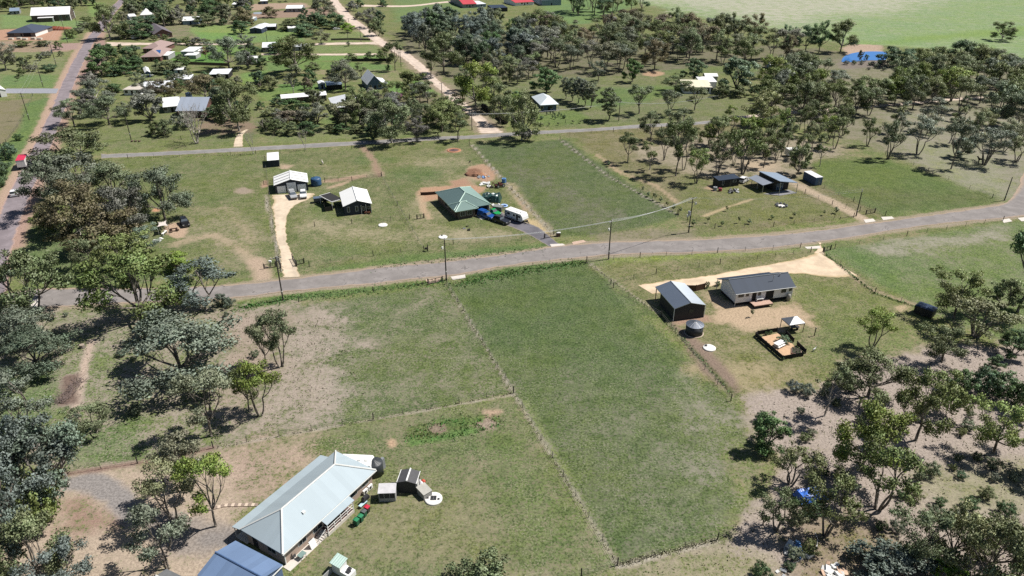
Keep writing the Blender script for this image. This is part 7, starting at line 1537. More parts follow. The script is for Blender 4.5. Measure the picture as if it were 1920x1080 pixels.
# ------------------------------------------------------------------ every tree: kind, colour, foot (x,y), top y, crown width (photo pixels), where it stands
T = [
# --- south-west: the gum belt and the yard
('E1','b',100,925,775,145,'leaning over the gravel pad, biggest of the belt'),('E0','b',28,975,790,130,'at the frame edge behind the gravel pad'),('T3','b',128,908,752,120,'with a limb reaching over the grass north of the gravel pad'),
('E3','b',15,1075,910,120,'at the corner of the frame'),('E0','g',78,1090,950,110,'below the gravel pad by the bright bush'),('S1','y',85,985,908,80,'under the blue-green gums at the gravel pad'),('E2','b',128,1100,1000,120,'at the frame bottom beside the bare yard'),
('T1','s',356,918,795,90,'just north of the edging stones'),('T2','p',325,978,858,95,'at the west end of the edging stones'),('T0','y',405,987,840,84,'standing in the curve of the edging stones'),('T1','g',318,1068,928,98,'over the tool shed roof'),
('E0','g',345,710,580,188,'spreading alone over the bare belt ground'),('T0','p',397,818,683,90,'south of the spreading gum'),('T2','y',487,780,672,78,'in a pair at the edge of the bare paddock corner'),('T0','o',468,772,680,52,'behind the yellowish pair by the paddock corner'),
('T2','o',528,688,575,72,'at the corner of the roadside paddock'),('T0','p',500,690,592,46,'close behind the olive gum at the paddock corner'),('E2','g',182,810,745,74,'north of the bright belt grass'),
('E0','b',72,690,612,118,'beside the worn track, dense and rounded'),('E3','g',52,642,567,100,'with white limbs above the worn track'),('T1','g',58,815,688,88,'with a tall pale stem west of the branch heap'),('D2','b',35,850,775,46,'small, below the tall pale-stemmed gum'),
('E0','y',267,604,450,150,'throwing long shade beside the sealed road'),('T1','b',382,583,483,118,'with dark forked stem at the road bend'),('E3','o',68,582,455,125,'over the street corner concrete'),('S0','b',415,572,548,26,'small, on the verge by the forked gum'),('S1','b',430,575,556,24,'small, beside the verge posts'),
('S0','g',300,600,570,60,'in the shade of the roadside gum'),('S1','g',322,640,600,46,'low in the shade of the spreading gum'),('T3','b',22,560,470,60,'at the street corner behind the concrete'),
# --- the mass by the truck
('E2','g',100,398,282,98,'with long limb over the white car'),('E3','g',150,368,280,112,'north of the brown gums by the truck'),('E0','g',215,378,296,88,'on the paddock side of the truck'),('E1','n',150,440,330,120,'first of the brownish pair by the street'),('E3','n',190,478,372,135,'second of the brownish pair, beside the camp'),
('E0','s',235,448,338,84,'between the brown gums and the camp'),('E0','g',310,412,304,86,'tall and dark over the shade sail'),('E2','o',232,522,430,104,'behind the long-shadowed roadside gum'),('D2','y',95,430,388,56,'small, on bright grass beside the street'),('E2','b',276,468,420,60,'small and silvery over the camp gear'),
('D0','y',335,505,466,52,'small, between camp and forked gum'),('E3','o',140,300,232,112,'arching over the street at the back road corner'),('E2','g',255,420,350,66,'leaning from the brown gums to the shade sail'),('E2','o',180,515,440,60,'in the shade south of the brown gums'),('S1','d',17,297,264,38,'dark, beside the truck'),('S0','d',8,327,298,30,'on the bright verge before the truck'),('S0','d',2,350,325,26,'at the frame edge on the bright verge'),
# --- between street and dirt road (village)
('E2','g',140,236,182,58,'sparse and pale beside the street'),('E0','g',205,234,175,64,'broad and dark-stemmed on the verge grass'),('E1','g',180,194,145,66,'round and pale at the street edge'),('D1','s',282,226,165,56,'big, over the lawn west of the farmhouse'),('E2','g',262,170,133,34,'beside the cream flat roof'),('D0','d',210,174,155,28,'small, beside the pale street gum'),('S0','m',218,166,156,18,'bright, on the lawn by the pale street gum'),
('E1','o',208,74,3,58,'tallest at the head of the street'),('D2','d',246,70,35,52,'dense at the bend by the white van'),('D0','m',268,72,42,40,'brighter, behind the white van'),('D2','o',236,73,56,26,'low, before the dense tree by the white van'),
('D0','m',192,142,90,54,'bright and round at the street shoulder'),('D1','d',202,112,80,34,'behind the bright round street tree'),('D0','d',185,100,80,26,'dark, nearest the village lane mouth'),('S1','o',163,40,30,20,'top of the street hedge'),('S0','s',160,52,41,22,'middle of the street hedge'),('S0','s',150,62,50,22,'bottom of the street hedge'),('S0','o',132,72,53,22,'round, behind the leaning street pole'),
('E2','s',12,132,74,46,'big and grey at the frame edge in the dry lot'),('D1','o',46,132,104,22,'small, in the dry lot'),('A0','o',56,117,103,13,'thin, in the dry lot'),('S1','s',60,134,120,20,'low, nearest the dry lot pole'),('S0','d',94,135,119,28,'dark and round in the dry lot'),('S1','s',88,108,95,20,'greyish, under the transformer pole'),('S0','o',44,87,75,30,'west of two beside the new house drive'),('S0','o',80,87,76,28,'east of two beside the new house drive'),('S0','d',35,263,249,17,'small, on the bright verge'),('A0','o',34,152,143,8,'tiny, on the side lawn'),
('D1','d',235,140,120,36,'dark, at the end of the boat yard hedge'),('D0','d',218,142,124,26,'low dark, by the boat yard'),('D0','o',312,137,112,52,'dense, behind the parked boat'),('D2','d',262,136,120,24,'dark, beside the blue shed'),('E0','g',430,130,64,62,'tall and silvery on the bright lawn'),('A0','r',388,113,88,20,'small, on the bright lawn'),('D2','o',338,117,100,24,'small, on the bright lawn by the garden shed'),
('D0','d',330,84,70,26,'green, between the tiled roofs'),('D2','o',352,84,68,22,'round, first beside the village lane'),('D2','s',370,86,68,28,'round, second beside the village lane'),('S0','o',388,80,73,12,'low, by the lane'),('S1','o',289,76,65,14,'small, before the brown tiled house'),('D2','o',310,77,63,16,'small, by the brown tiled house door'),
('B0','s',370,269,188,68,'in front of the grey gabled farmhouse'),('E1','o',449,245,143,78,'huge and airy beside the short pale drive'),('D2','g',424,226,190,44,'under the huge airy gum'),('D2','d',400,222,195,36,'dark, east of the brick end wall'),('D2','o',294,253,224,32,'small, on the verge west of the leafless tree'),('D0','o',311,256,222,26,'second small one on the verge'),('S1','g',345,240,210,44,'against the grey gabled farmhouse'),('E2','n',310,187,143,48,'bare-looking, west of three behind the farmhouse'),('E2','n',330,187,148,42,'bare-looking, middle of three behind the farmhouse'),('E0','n',386,189,136,58,'bare-looking, east of three behind the farmhouse'),
('D1','d',300,42,0,30,'tall and dark among the village trees'),('K0','o',322,47,4,24,'beside the tall dark village tree'),('K0','o',309,50,20,20,'shorter, in front of its neighbour'),('D2','m',392,36,5,44,'bright, at the back of the meadow'),('D1','s',425,44,4,36,'greyish, behind the lime tree'),('D2','l',443,42,26,15,'small and glowing at the meadow end'),('D2','n',460,50,11,38,'russet, by the puddle'),('D1','d',453,63,36,30,'dark, at the navy shed'),('D2','o',385,48,24,42,'rounded, before the blue-grey twin-roofed shed'),('D2','d',419,47,33,16,'dark bush on the meadow edge'),('D2','s',332,46,14,36,'grey, in the hedge by the twin-roofed shed'),('D0','d',287,46,28,30,'in the hedge behind the meadow'),('D2','d',262,45,30,34,'in the hedge by the cottage'),('D2','o',310,47,26,30,'in the middle of the meadow hedge'),
('E2','g',460,100,62,36,'grey, beside the open grey shed'),('B1','s',448,133,108,26,'small, by the open grey shed'),('D1','d',490,131,102,26,'dark, beside the open grey shed'),('D1','d',478,104,85,26,'round, before the zinc-roofed house'),('E0','o',556,138,62,74,'tall and dark in the middle of the lawns'),('D2','o',545,56,33,46,'spreading, beside the stable'),('D0','d',573,66,42,50,'broad, under the two round trees'),('D0','d',522,100,78,32,'dark, touching the zinc-roofed house'),('D0','d',590,49,22,40,'first of two round ones on the bare slope'),('D0','d',623,53,22,42,'second of two round ones on the bare slope'),('D2','l',652,61,41,24,'glowing, by the parked white car'),('E2','p',602,82,53,34,'pale, at the dirt lane'),('N0','d',653,87,77,8,'short, at the dirt lane'),
('E0','s',608,29,-6,38,'dark-limbed on the bare slope'),('D2','n',507,33,10,30,'russet, on the bare slope'),('E0','s',648,167,108,54,'dark grey, on the lawn west of the blue cottage'),('T1','o',678,146,115,24,'slim, beside the dark grey one'),('T3','p',551,178,118,32,'white-stemmed, leaning on the blue shed lawn'),('D2','p',508,168,138,34,'greyish, at the end of the paling fence'),('D2','n',578,168,143,20,'small brown, on the blue shed lawn'),('D2','m',555,161,146,16,'small, on the blue shed lawn'),('D2','o',588,131,115,26,'low, south of the lawns'),('A0','o',507,115,108,8,'first in the lawn row'),('A0','o',521,117,105,10,'second in the lawn row'),('A0','o',532,116,106,10,'third in the lawn row'),('D2','o',660,112,98,24,'half hidden on the fence of the bright lawn'),('D2','o',692,111,95,20,'on the fence of the bright lawn'),('D2','o',712,111,97,14,'end of the row on the bright lawn fence'),
('T0','o',741,133,74,30,'slim, on the corner of the dirt road'),('D1','o',770,178,128,52,'dense, beside the dirt road lawn'),('D1','d',728,135,120,9,'tiny dark, on the lawn by the slim gum'),('S0','k',740,188,173,26,'in the garden south of the blue cottage'),('S0','d',762,182,168,16,'dark, beside the pink-flowering one'),
('E2','o',675,232,158,62,'over the solar-panel roof'),('D2','s',700,200,162,40,'beside the solar-panel roof'),('E1','o',735,268,184,76,'many-limbed at the back road'),('E2','s',782,264,213,46,'pale, beside the many-limbed one'),('E0','o',828,248,184,68,'in the dense row by the dirt road foot'),('T1','o',858,264,208,42,'forked, on the back road edge'),('E2','o',800,240,190,46,'in the shade behind the pale one'),('D2','d',700,262,228,30,'low, beside the many-limbed one'),
('D2','p',507,217,199,28,'small grey, behind the verge'),('D2','n',541,226,204,46,'brownish, south of the long house'),('D1','s',595,232,190,46,'tall grey, south of the long house'),('D0','m',556,212,182,42,'bright, at the long house wall'),('D1','m',643,228,202,20,'bright-topped, in the garden south of solar-panel roof'),('N0','d',586,192,174,6,'west of a pair at the long house'),('N0','d',597,192,174,6,'east of a pair at the long house'),('D2','o',520,250,222,34,'first of the verge thicket'),('D2','o',547,252,226,34,'second of the verge thicket'),('D2','m',577,251,224,38,'third of the verge thicket'),('D2','d',640,249,229,30,'dark, behind the back road'),('D2','o',668,249,232,26,'last low one before the many-limbed gum'),('B1','s',573,281,234,28,'slender, on the back road verge'),('B1','s',475,289,235,28,'slender, at the short pale drive'),('B1','s',498,247,218,28,'greyish, east of the short drive'),('D2','d',520,200,180,26,'low dark, at the long house'),('D2','d',488,205,188,16,'dark, on the lawn by the fence'),
# --- along the dirt road and the middle
('E2','s',690,52,14,36,'grey, on the upper dirt road'),('D2','o',708,67,30,28,'green, on the upper dirt road'),('D2','s',660,21,0,22,'at the very top of the dirt road'),('D0','d',676,13,-2,16,'dark, in the far field'),('D0','d',718,12,-2,18,'round, in the far field'),('D2','s',672,36,22,18,'scrubby, by the upper dirt road'),('E0','o',832,140,56,62,'broad and pale-topped over the dirt road'),('E1','y',892,206,108,72,'yellowish, over the huge fallen log'),('E2','o',930,200,140,56,'behind the fallen log'),('E0','o',938,232,172,46,'at the end of the fallen log'),('E2','o',872,172,120,46,'shading the lower dirt road'),('T0','o',808,146,92,30,'on the shaded side of the dirt road'),('E1','o',978,263,164,64,'great and dark-stemmed at the paddock corner'),('S1','s',985,264,238,26,'at the foot of the great paddock corner gum'),
('D1','m',1024,175,124,52,'willowy, behind the verandah house'),('C0','g',1072,190,143,26,'first of the she-oak row'),('C1','g',1084,194,144,26,'second of the she-oak row'),('C0','g',1096,198,148,26,'third of the she-oak row'),('C1','g',1107,203,152,28,'tallest-shadowed of the she-oak row'),('C0','g',1060,186,142,22,'behind the she-oak row'),('C0','o',1140,226,160,40,'alone east of the she-oak row'),('D1','m',1185,154,108,32,'weeping bright, on the woodland lawn'),('E2','g',1122,152,110,32,'standing at the woodland lawn edge'),('T0','o',1198,213,154,44,'in the grass before the cream-roofed house'),('T2','g',1255,217,164,38,'at the back road verge'),('T0','o',1302,207,158,38,'before the three tall windows'),('E2','o',1265,172,134,58,'covering the west of the cream-roofed house'),('D1','d',1300,152,107,40,'dark, behind the cream-roofed house'),('D1','b',1380,172,102,62,'big bluish, beside the white annexes'),('D2','o',1352,182,152,30,'round, at the three tall windows'),('D2','o',1386,182,158,28,'second round one east of the windows'),('D2','d',1412,178,158,16,'small dark, on the bright grass'),
('E2','o',1220,265,204,48,'leaning over the back road'),('E1','o',1270,262,198,56,'dark, on the back road bend'),('E0','p',1430,237,166,58,'dark and broad at the dirt track'),('T0','o',1177,304,246,36,'alone on the paddock grass'),('T3','o',1218,318,262,34,'second one out on the paddock grass'),('T0','o',1267,330,215,48,'tallest of the paddock grass group'),('T2','y',1305,344,274,42,'bright, nearest the cabin paddock'),('T2','o',1282,318,240,40,'in the middle of the paddock group'),('U1','o',1345,328,258,38,'thin stems, west of the cabin'),('U0','o',1392,326,238,60,'behind the black cabin'),('D1','o',1495,327,264,40,'small, beside the blue container'),('T3','o',1537,312,250,30,'lanky, behind the blue container'),('T2','o',1245,300,238,40,'on the back road side of the paddock group'),('D2','l',1420,240,222,30,'bright bush by the dirt track'),
('U1','g',1665,298,222,44,'fanned, on the green lot fence'),('T2','g',1720,289,214,52,'round, in the grey paddock'),('T1','g',1742,250,180,48,'big, on the grey paddock edge'),('T0','g',1783,317,216,48,'tallest in the grey paddock'),('U0','g',1845,309,236,62,'fanned, sheltering the dark horse'),('T2','p',1905,304,252,50,'at the frame edge in the grey paddock'),('T3','g',1690,238,188,30,'thin, by the dirt track'),('E2','g',1862,237,148,68,'tall, with bare limbs above the dirt track'),('E0','b',1908,236,164,60,'bluish, at the frame edge by the track'),('D1','b',1800,295,252,40,'bluish, low in the grey paddock'),
('E1','o',1877,76,38,44,'alone in the far pale paddock'),('E0','o',1575,99,32,46,'biggest on the dam bank'),('E2','d',1535,99,34,36,'behind the dam'),('E0','d',1510,97,44,40,'west of the dam trees'),('E2','d',1472,88,44,30,'at the far paddock edge'),('D2','d',1670,124,84,48,'dark, hiding the east of the dam'),('E0','d',1702,127,88,44,'second along from the dam'),('E2','d',1745,122,84,48,'third along from the dam'),('E0','d',1795,128,70,58,'tallest of the band east of the dam'),('E1','o',1825,128,78,52,'olive, in the band east of the dam'),('D1','d',1855,133,108,26,'last of the band by the pale paddock'),('E0','d',1910,152,103,50,'at the frame edge by the pale paddock'),('D1','s',1611,114,92,10,'tiny, drowned at the dam edge'),('D1','d',1623,115,101,8,'tiny dark, at the water edge'),
# --- south-east house block and scrub
('T2','y',1635,652,574,62,'alone on the lawn east of the gazebo'),('E0','o',1627,744,646,110,'broad, at the lawn corner'),('T3','g',1546,780,665,60,'slim with clumped crown, at the scrub edge'),('E2','o',1717,826,680,102,'tall, in the scrub east of the lawn'),('E0','y',1615,884,738,106,'bright-topped, in the scrub'),('D0','m',1437,840,766,64,'round, dark-shadowed at the paddock end'),('E2','y',1862,850,738,98,'yellowish, in the eastern scrub'),('E2','o',1765,678,598,84,'low-limbed, south of the black trailer'),('U0','p',1828,632,552,104,'pale and fanned, on bright grass'),('E2','o',1788,596,492,92,'over the black trailer'),('D2','m',1895,667,612,58,'bush-like, on the scrub edge by bright grass'),('D2','m',1862,692,662,32,'small, below the bush-like one'),
('T0','d',1908,585,416,92,'tall dark, at the frame edge over the bright paddock'),('D2','o',1880,575,515,60,'behind the pale fanned one'),('U1','o',1645,954,824,104,'brown-topped and fanned, over white sticks'),('U1','o',1548,1004,884,96,'fanned, south of the blue tarp'),('U1','p',1483,908,826,78,'sparse, north of the blue tarp'),('U1','o',1455,994,914,74,'twin-stemmed, west of the blue tarp'),('D2','b',1668,1080,1014,140,'bluish, broad at the frame bottom'),('E2','o',1722,1056,934,118,'beside the bluish broad one'),('E2','p',1775,1056,934,92,'airy, between scrub gums'),('D2','l',1765,1088,1040,66,'glowing, at the frame bottom'),('E3','p',1842,1088,948,130,'wide, at the frame bottom'),('E2','o',1908,1085,958,96,'at the corner of the frame'),('S1','g',1745,893,866,30,'alone on the pale scrub floor'),('S1','o',905,1090,1044,100,'at the frame bottom on the mown lawn'),('T1','o',1975,900,790,110,'past the frame edge, long-shadowed'),
('S0','m',1800,735,690,52,'first of the eastern thicket'),('S1','d',1842,740,690,56,'second of the eastern thicket'),('S0','d',1882,745,694,60,'third of the eastern thicket'),('S1','o',1768,775,708,62,'at the foot of the eastern thicket'),('S0','d',1912,772,705,60,'last of the eastern thicket'),('S0','b',1487,736,712,26,'bluish, on the scrub edge below the lawn'),('S0','g',1590,730,700,40,'low, at the scrub edge by the broad lawn gum'),('S1','g',1510,740,718,30,'low, beside the bluish scrub-edge one'),
]
for a in T: tree(*a)
# ------------------------------------------------------------------ saplings and garden shrubs
SAP = [(1204,362),(1216,369),(1228,375),(1239,379),(1251,388),(1263,395),(1274,401),(1300,424),(1327,418),(1353,424),(1385,418),(1405,420),(1363,396),(1446,411),(1487,408),(1566,400),(1545,404),(1141,312)]
for k, (x, y) in enumerate(SAP): tree('A%d' % (k % 2), 'od'[k % 2], x, y, y - random.uniform(9, 14), random.uniform(6, 9), 'planted beside the sapling-row fence', group='saplings planted along the paddock fence')
for k, (x, y) in enumerate(((1025,216),(1032,214),(1037,215),(1040,218),(1046,220),(1041,224),(1048,216),(1052,219),(1036,222),(1058,222),(1015,224))): tree('N0' if k < 9 else 'S0', 'd', x, y, y - 7, 4 if k < 9 else 8, 'in the verandah house garden bed', group='clipped shrubs of the verandah house')
for k, (x, y) in enumerate(((1015,237),(1030,236),(1047,235),(1075,231),(1088,231),(1099,230),(1113,230))): tree('A0', 'o', x, y, y - 6, 6, 'in the line on the verandah house verge', group='small trees on the verandah house verge')
tree('A0','o',1409,594,579,8,'alone on the bare dirt below the deck'); tree('S0','d',1326,540,527,9,'between the paling fence and the white house'); tree('S0','d',1345,536,526,10,'at the verandah corner of the white house')
S_ = [('S0','d',1469,640,628,25,'leafy in the vegetable garden')]
for a in S_: tree(*a)
for k, (x, y) in enumerate(((1439,649),(1447,657),(1467,675),(1424,635),(1436,628),(1444,626))): tree('S%d' % (k % 2), 'd', x, y, y - 7, 7, 'inside the vegetable garden fence', group='small plants inside the garden fence')
# ------------------------------------------------------------------ woods: each tree its own object, same look along the wood
def inside(x, y, poly):
    c = False; n = len(poly)
    for i in range(n):
        x1, y1 = poly[i]; x2, y2 = poly[(i + 1) % n]
        if (y1 > y) != (y2 > y) and x < (x2 - x1) * (y - y1) / (y2 - y1) + x1: c = not c
    return c
def wood(poly, n, codes, cols, hr, where, group, ratio=(.7, .95), gap=5.0, seed=1, avoid=()):
    rr = random.Random(seed); W = [tuple(P(*q)[:2]) for q in poly]; xs = [p[0] for p in W]; ys = [p[1] for p in W]; done = 0; tries = 0; px_ = list(zip(*[(P(*q).x, P(*q).y) for q in poly])); got = []
    av = [[tuple(P(*q)[:2]) for q in a] for a in avoid]
    while done < n and tries < 9000:
        tries += 1
        q = rr.choice(poly); 
        ix = rr.uniform(min(p[0] for p in poly), max(p[0] for p in poly)); iy = rr.uniform(min(p[1] for p in poly), max(p[1] for p in poly))
        if not inside(ix, iy, poly): continue
        b = P(ix, iy)
        if any(inside(b.x, b.y, a) for a in av) or any((b.x - x) ** 2 + (b.y - y) ** 2 < (gap * .5 + w * .28) ** 2 for x, y, w in TREES_AT): continue
        h = rr.uniform(*hr); c = rr.choice(codes); kind = KIND[c[0]][1]
        tree(c, rr.choice(cols), ix, iy, 0, 0, where, group, base=b, hm=h, wm=h * rr.uniform(*ratio)); done += 1
BLD = [[(x - a, y + 15), (x + b, y + 15), (x + b, y - c), (x - a, y - c)] for x, y, a, b, c in ((306, 62, 26, 26, 16), (283, 91, 24, 36, 12), (281, 107, 24, 38, 15), (352, 100, 18, 26, 12), (356, 39, 20, 20, 8), (463, 112, 22, 22, 7), (410, 139, 24, 24, 9), (277, 140, 16, 16, 14), (570, 183, 52, 50, 14), (655, 202, 36, 34, 24), (704, 158, 22, 26, 16), (604, 157, 10, 40, 8), (340, 207, 40, 52, 24), (245, 168, 18, 20, 12), (500, 54, 36, 20, 10), (503, 89, 16, 16, 10), (560, 87, 14, 18, 6))]
ROADS = [[(200, 74), (200, 90), (480, 87), (480, 78)], [(590, 78), (720, 76), (724, 106), (490, 106), (490, 98), (590, 98)], [(430, 280), (436, 245), (470, 240), (462, 280)], [(238, -10), (178, 60), (110, 165), (150, 165), (215, 60), (258, -10)], [(600, -30), (640, 32), (703, 80), (802, 150), (898, 250), (946, 249), (864, 185), (777, 107), (664, 32), (634, 0)]]
wood([(745, 62), (800, 48), (930, 50), (985, 70), (1010, 110), (960, 150), (900, 130), (800, 105)], 46, ['E0', 'E2', 'E1', 'D1'], 'bgbd', (12, 17), 'in the dark wood beside the dirt road', 'gums of the dark wood', gap=4.5, seed=3, avoid=ROADS)
wood([(1000, 60), (1100, 62), (1240, 58), (1340, 62), (1420, 80), (1500, 95), (1480, 118), (1330, 122), (1180, 136), (1030, 140), (985, 115)], 78, ['T0', 'T2', 'E2', 'E0', 'T1'], 'osngo', (12, 18), 'in the brownish wood below the pale paddock', 'gums of the brownish wood', gap=4.2, seed=5)
wood([(900, 130), (1000, 140), (1000, 165), (930, 160)], 8, ['E2', 'T0'], 'so', (10, 14), 'at the edge of the dark wood', 'gums at the dark wood edge', seed=6, avoid=ROADS)
wood([(1062, 18), (1110, 14), (1200, 20), (1210, 34), (1120, 36), (1080, 30)], 13, ['T0', 'T2', 'E2'], 'do', (14, 20), 'in the grove at the pale paddock corner', 'gums of the far grove', seed=7)
wood([(1430, 128), (1480, 145), (1555, 165), (1600, 178), (1690, 160), (1720, 140), (1920, 150), (1925, 215), (1830, 210), (1640, 215), (1560, 225), (1440, 220)], 62, ['E0', 'E2', 'T0', 'E1', 'T2'], 'oogyg', (11, 16), 'in the olive woodland along the dirt track', 'gums of the olive woodland', gap=5, seed=9, avoid=[[(1595, 118), (1660, 118), (1660, 148), (1600, 142)]])
wood([(1330, 240), (1420, 232), (1560, 235), (1640, 250), (1640, 285), (1560, 298), (1480, 300), (1420, 318), (1340, 318), (1300, 285)], 36, ['T0', 'T2', 'T3', 'U1'], 'ooyo', (8, 12), 'in the young gum stand behind the black house', 'young gums behind the black house', (.5, .7), gap=3.2, seed=11)
wood([(1640, 225), (1800, 222), (1920, 240), (1920, 290), (1760, 270), (1660, 262)], 10, ['T2', 'T3', 'U1'], 'gp', (8, 12), 'scattered in the grey paddock', 'gums of the grey paddock', (.55, .8), gap=8, seed=13)
wood([(0, 26), (0, 5), (30, 2), (150, 2), (200, -6), (165, 22), (140, 22), (40, 14), (26, 26)], 26, ['D0', 'D2', 'E0', 'D1'], 'dodo', (8, 13), 'behind the red-brick hall', 'trees behind the brick hall', (.9, 1.2), gap=6, seed=15)
wood([(235, 16), (300, -6), (470, -6), (600, -4), (560, 4), (470, 8), (380, 20), (250, 34)], 30, ['D0', 'D2', 'D1', 'E2'], 'dosd', (7, 12), 'at the top of the village', 'trees at the top of the village', (.8, 1.1), gap=6, seed=17)
wood([(206, 90), (262, 90), (262, 130), (225, 126), (206, 112)], 12, ['D2', 'D0', 'S0'], 'dom', (3, 6), 'in the gardens west of the tiled houses', 'garden trees by the tiled houses', (.9, 1.2), gap=3, seed=19)
wood([(318, 150), (440, 152), (440, 172), (320, 170)], 10, ['D2', 'D0', 'S1'], 'dso', (4, 6), 'behind the farmhouse yard', 'garden trees behind the farmhouse', (.9, 1.2), gap=4, seed=21)
wood([(620, 206), (840, 200), (850, 240), (640, 240)], 14, ['D2', 'S0', 'S1', 'D1'], 'dosm', (3, 6), 'in the shady garden by the back road', 'undergrowth trees by the back road', (.9, 1.3), gap=3.5, seed=23)
wood([(490, 215), (660, 215), (650, 252), (500, 255)], 10, ['D2', 'S0'], 'oso', (3, 5), 'in the thicket on the back road verge', 'thicket on the back road verge', (1, 1.3), gap=3, seed=25)
wood([(1390, 760), (1540, 730), (1680, 690), (1920, 700), (1920, 1080), (1420, 1080), (1480, 960), (1450, 860)], 60, ['S0', 'S1'], 'godp', (1.0, 2.4), 'low on the scrub floor', 'scrub floor shrubs', (1.1, 1.6), gap=2.5, seed=27)
wood([(0, 600), (240, 585), (540, 590), (430, 800), (200, 860), (0, 880)], 16, ['S0', 'S1'], 'gbg', (.8, 1.8), 'low in the gum belt', 'gum belt shrubs', (1.1, 1.6), gap=3, seed=29)
wood([(1575, 118), (1670, 118), (1690, 135), (1600, 130)], 16, ['S0', 'S1'], 'sg', (1.2, 2.4), 'below the dam wall', 'dam wall shrubs', (1.1, 1.6), gap=2, seed=31)
wood([(960, 190), (1000, 190), (1010, 215), (965, 215)], 4, ['D2'], 'do', (3, 5), 'beside the verandah house', 'verandah house trees', (1, 1.2), seed=33)

V_ = [([(150, 160), (250, 165), (330, 180), (300, 235), (170, 225)], 5, ['E2', 'D1', 'D2'], 'sgo', (5, 10), 'on the village lots by the street', 31),
      ([(318, 150), (500, 160), (500, 250), (400, 215), (330, 185)], 7, ['E2', 'D1', 'D2', 'E0'], 'sogd', (4, 10), 'round the farmhouse lots', 32),
      ([(490, 140), (660, 140), (650, 205), (490, 210)], 4, ['D2', 'D1', 'E2'], 'sod', (4, 8), 'round the long low house', 34),
      ([(640, 190), (850, 190), (880, 248), (640, 254)], 16, ['E2', 'E0', 'D1', 'T0'], 'sogo', (6, 12), 'in the shady row by the back road', 35),
      ([(230, 22), (380, 22), (470, 8), (480, 44), (380, 44), (300, 50), (230, 60)], 18, ['D0', 'D1', 'E2', 'D2'], 'dosd', (6, 12), 'behind the village meadow', 36),
      ([(440, 92), (620, 90), (730, 118), (620, 150), (440, 140)], 5, ['D2', 'D1', 'E2', 'E0'], 'odso', (5, 10), 'on the lawn edges of the village', 37),
      ([(200, 95), (260, 90), (330, 120), (420, 122), (420, 140), (220, 140)], 9, ['D2', 'D0', 'D1', 'S0'], 'domo', (3, 7), 'in the village back gardens', 38),
      ([(520, 20), (620, 8), (720, 30), (720, 74), (560, 70)], 7, ['D0', 'E2', 'D2'], 'dosd', (6, 11), 'on the lots beside the upper dirt road', 39),
      ([(0, 62), (60, 92), (130, 90), (130, 130), (0, 160)], 6, ['D2', 'S0'], 'os', (3, 6), 'in the dry lot by the street', 40),
      ([(870, 150), (950, 150), (990, 235), (930, 215)], 3, ['E0', 'E2'], 'oy', (9, 14), 'on the east side of the dirt road', 41)]
for pl, n_, cs, cl, hr, wh_, sd in V_: wood(pl, n_, cs, cl, hr, wh_, 'trees ' + wh_, (.8, 1.15), gap=3.2, seed=sd, avoid=ROADS + BLD)
# ------------------------------------------------------------------ long grass: tufts along fences and verges and through the paddocks (uncountable)
def grass_stuff(name, label, spots, col, hgt, wid, seed, per=5):
    rng = np.random.default_rng(seed); n = len(spots)
    p = np.repeat(np.array(spots), per, 0); k = len(p)
    p = p + np.concatenate([rng.normal(size=(k, 2)) * wid, np.zeros((k, 1))], 1)
    h = hgt * rng.uniform(.5, 1.4, k)[:, None]; a = rng.uniform(0, 6.283, k); s = np.stack([np.cos(a), np.sin(a), 0 * a], 1) * (wid * rng.uniform(.5, 1.1, k))[:, None]
    ln = rng.normal(size=(k, 3)) * .35 * h; ln[:, 2] = 0; up = np.array([[0, 0, 1.0]]) * h
    base = p + np.array([[0, 0, -.05]])
    q = np.stack([base - s * .5, base + s * .5, p + up * .8 + ln + s * .35, p + up + ln - s * .2], 1)
    va = np.repeat(rng.uniform(.72, 1.25, k), 4)
    g = np.cross(q[:, 1] - q[:, 0], q[:, 2] - q[:, 0]); me = leafmesh(name, q, va, np.tile([[0.15, 0.1, 0.98]], (4 * k, 1))); o = bpy.data.objects.new(name, me); C.objects.link(o); o.color = (*col, 1); tag(o, label, kind='stuff'); return o
rng = np.random.default_rng(77)
def along(pts, n, spread):
    w = np.array([P(*q)[:2] for q in pts]); sl = np.linalg.norm(np.diff(w, axis=0), axis=1); c = np.concatenate([[0], np.cumsum(sl)]); out = []
    for d in rng.uniform(0, c[-1], n):
        i = min(np.searchsorted(c, d) - 1, len(sl) - 1); i = max(i, 0); q = w[i] + (w[i + 1] - w[i]) * (d - c[i]) / sl[i] + rng.normal(size=2) * spread; out.append((q[0], q[1], 0))
    return out
dry = along([(838, 532), (963, 737), (1158, 1060)], 330, .12) + along([(1100, 491), (1240, 594), (1372, 740)], 200, .12) + along([(880, 272), (960, 356), (1038, 440)], 180, .12) + along([(1050, 262), (1140, 330), (1270, 402)], 180, .12) + along([(963, 737), (700, 787), (400, 840)], 130, .1) + along([(497, 365), (512, 430), (528, 508)], 130, .3) + along([(1158, 1060), (1345, 1012)], 250, .2) + along([(240, 297), (480, 289)], 200, .3)
grass_stuff('dry_grass', 'long pale dry grass standing under the fences', dry, seen(178, 170, 146), .16, .12, 1)
grn = along([(850, 535), (960, 512), (1090, 492)], 700, 1.2) + along([(560, 560), (700, 544), (835, 528)], 350, .9) + along([(440, 580), (560, 556)], 300, .8) + along([(1545, 474), (1640, 550), (1740, 583)], 260, .2) + along([(1250, 600), (1372, 738)], 60, .3) + along([(700, 503), (860, 484), (1020, 466)], 200, .9) + along([(763, 822), (850, 815), (936, 794)], 130, .8) + along([(780, 800), (930, 782)], 90, .9)
grass_stuff('long_grass', 'long green grass on the verges and damp strips', grn, seen(92, 132, 54), .2, .15, 2)
pts = []
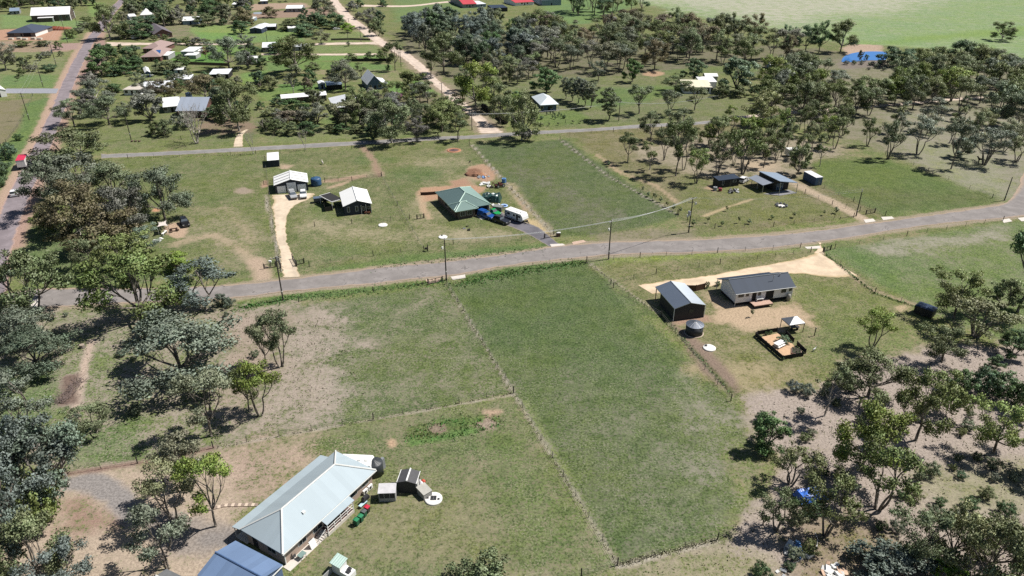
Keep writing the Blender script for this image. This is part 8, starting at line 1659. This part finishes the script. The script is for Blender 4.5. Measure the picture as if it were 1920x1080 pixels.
for poly, n in (([(1400, 770), (1680, 690), (1920, 650), (1920, 1080), (1200, 1080), (1450, 930)], 1300), ([(20, 600), (540, 580), (500, 700), (420, 830), (120, 870)], 1100), ([(560, 600), (640, 590), (680, 740), (480, 810)], 400)):
    W = [tuple(P(*q)[:2]) for q in poly]; xs = [q[0] for q in W]; ys = [q[1] for q in W]; c = 0
    while c < n:
        x, y = rng.uniform(min(xs), max(xs)), rng.uniform(min(ys), max(ys))
        if inside(x, y, W): pts.append((x, y, 0)); c += 1
grass_stuff('scrub_grass', 'sparse grey-green tussocks on the bare woodland floor', pts, seen(130, 128, 92), .15, .2, 4, 3)
# ------------------------------------------------------------------ light and camera
SUN_EL, SUN_AZ = R(55), math.atan2(.957, .29)          # azimuth from +y towards +x
w = bpy.data.worlds.new('World'); scene.world = w; w.use_nodes = True; nt = w.node_tree
sky = nt.nodes.new('ShaderNodeTexSky'); sky.sky_type = 'NISHITA'; sky.sun_disc = False; sky.sun_elevation = SUN_EL; sky.sun_rotation = SUN_AZ
sky.altitude = 200; sky.air_density = 1.0; sky.dust_density = .6
nt.links.new(sky.outputs[0], nt.nodes['Background'].inputs[0]); nt.nodes['Background'].inputs[1].default_value = 0.05
ld = bpy.data.lights.new('sun', 'SUN'); ld.energy = 5.0; ld.angle = R(.5); ld.color = (1.0, .955, .89)
s = bpy.data.objects.new('sun', ld); C.objects.link(s)
dv = Vector((math.sin(SUN_AZ) * math.cos(SUN_EL), math.cos(SUN_AZ) * math.cos(SUN_EL), math.sin(SUN_EL)))
s.rotation_euler = dv.to_track_quat('Z', 'Y').to_euler(); s.location = (60, 60, 120)
cd = bpy.data.cameras.new('camera'); cam = bpy.data.objects.new('camera', cd); C.objects.link(cam)
cd.sensor_width = 36; cd.sensor_fit = 'HORIZONTAL'; cd.lens = 36 * FOC / 1920; cd.clip_end = 12000; cd.clip_start = .5
cam.location = (0, 0, CAMH); cam.rotation_euler = (math.pi / 2 - PITCH, 0, 0); scene.camera = cam
scene.view_settings.view_transform = 'Standard'; scene.view_settings.look = 'None'; scene.view_settings.exposure = 0.42; scene.view_settings.gamma = 1.0
scene.render.resolution_x, scene.render.resolution_y = 1024, 576
scene.cycles.max_bounces = 6; scene.cycles.transparent_max_bounces = 4
scene.cycles.use_denoising = False
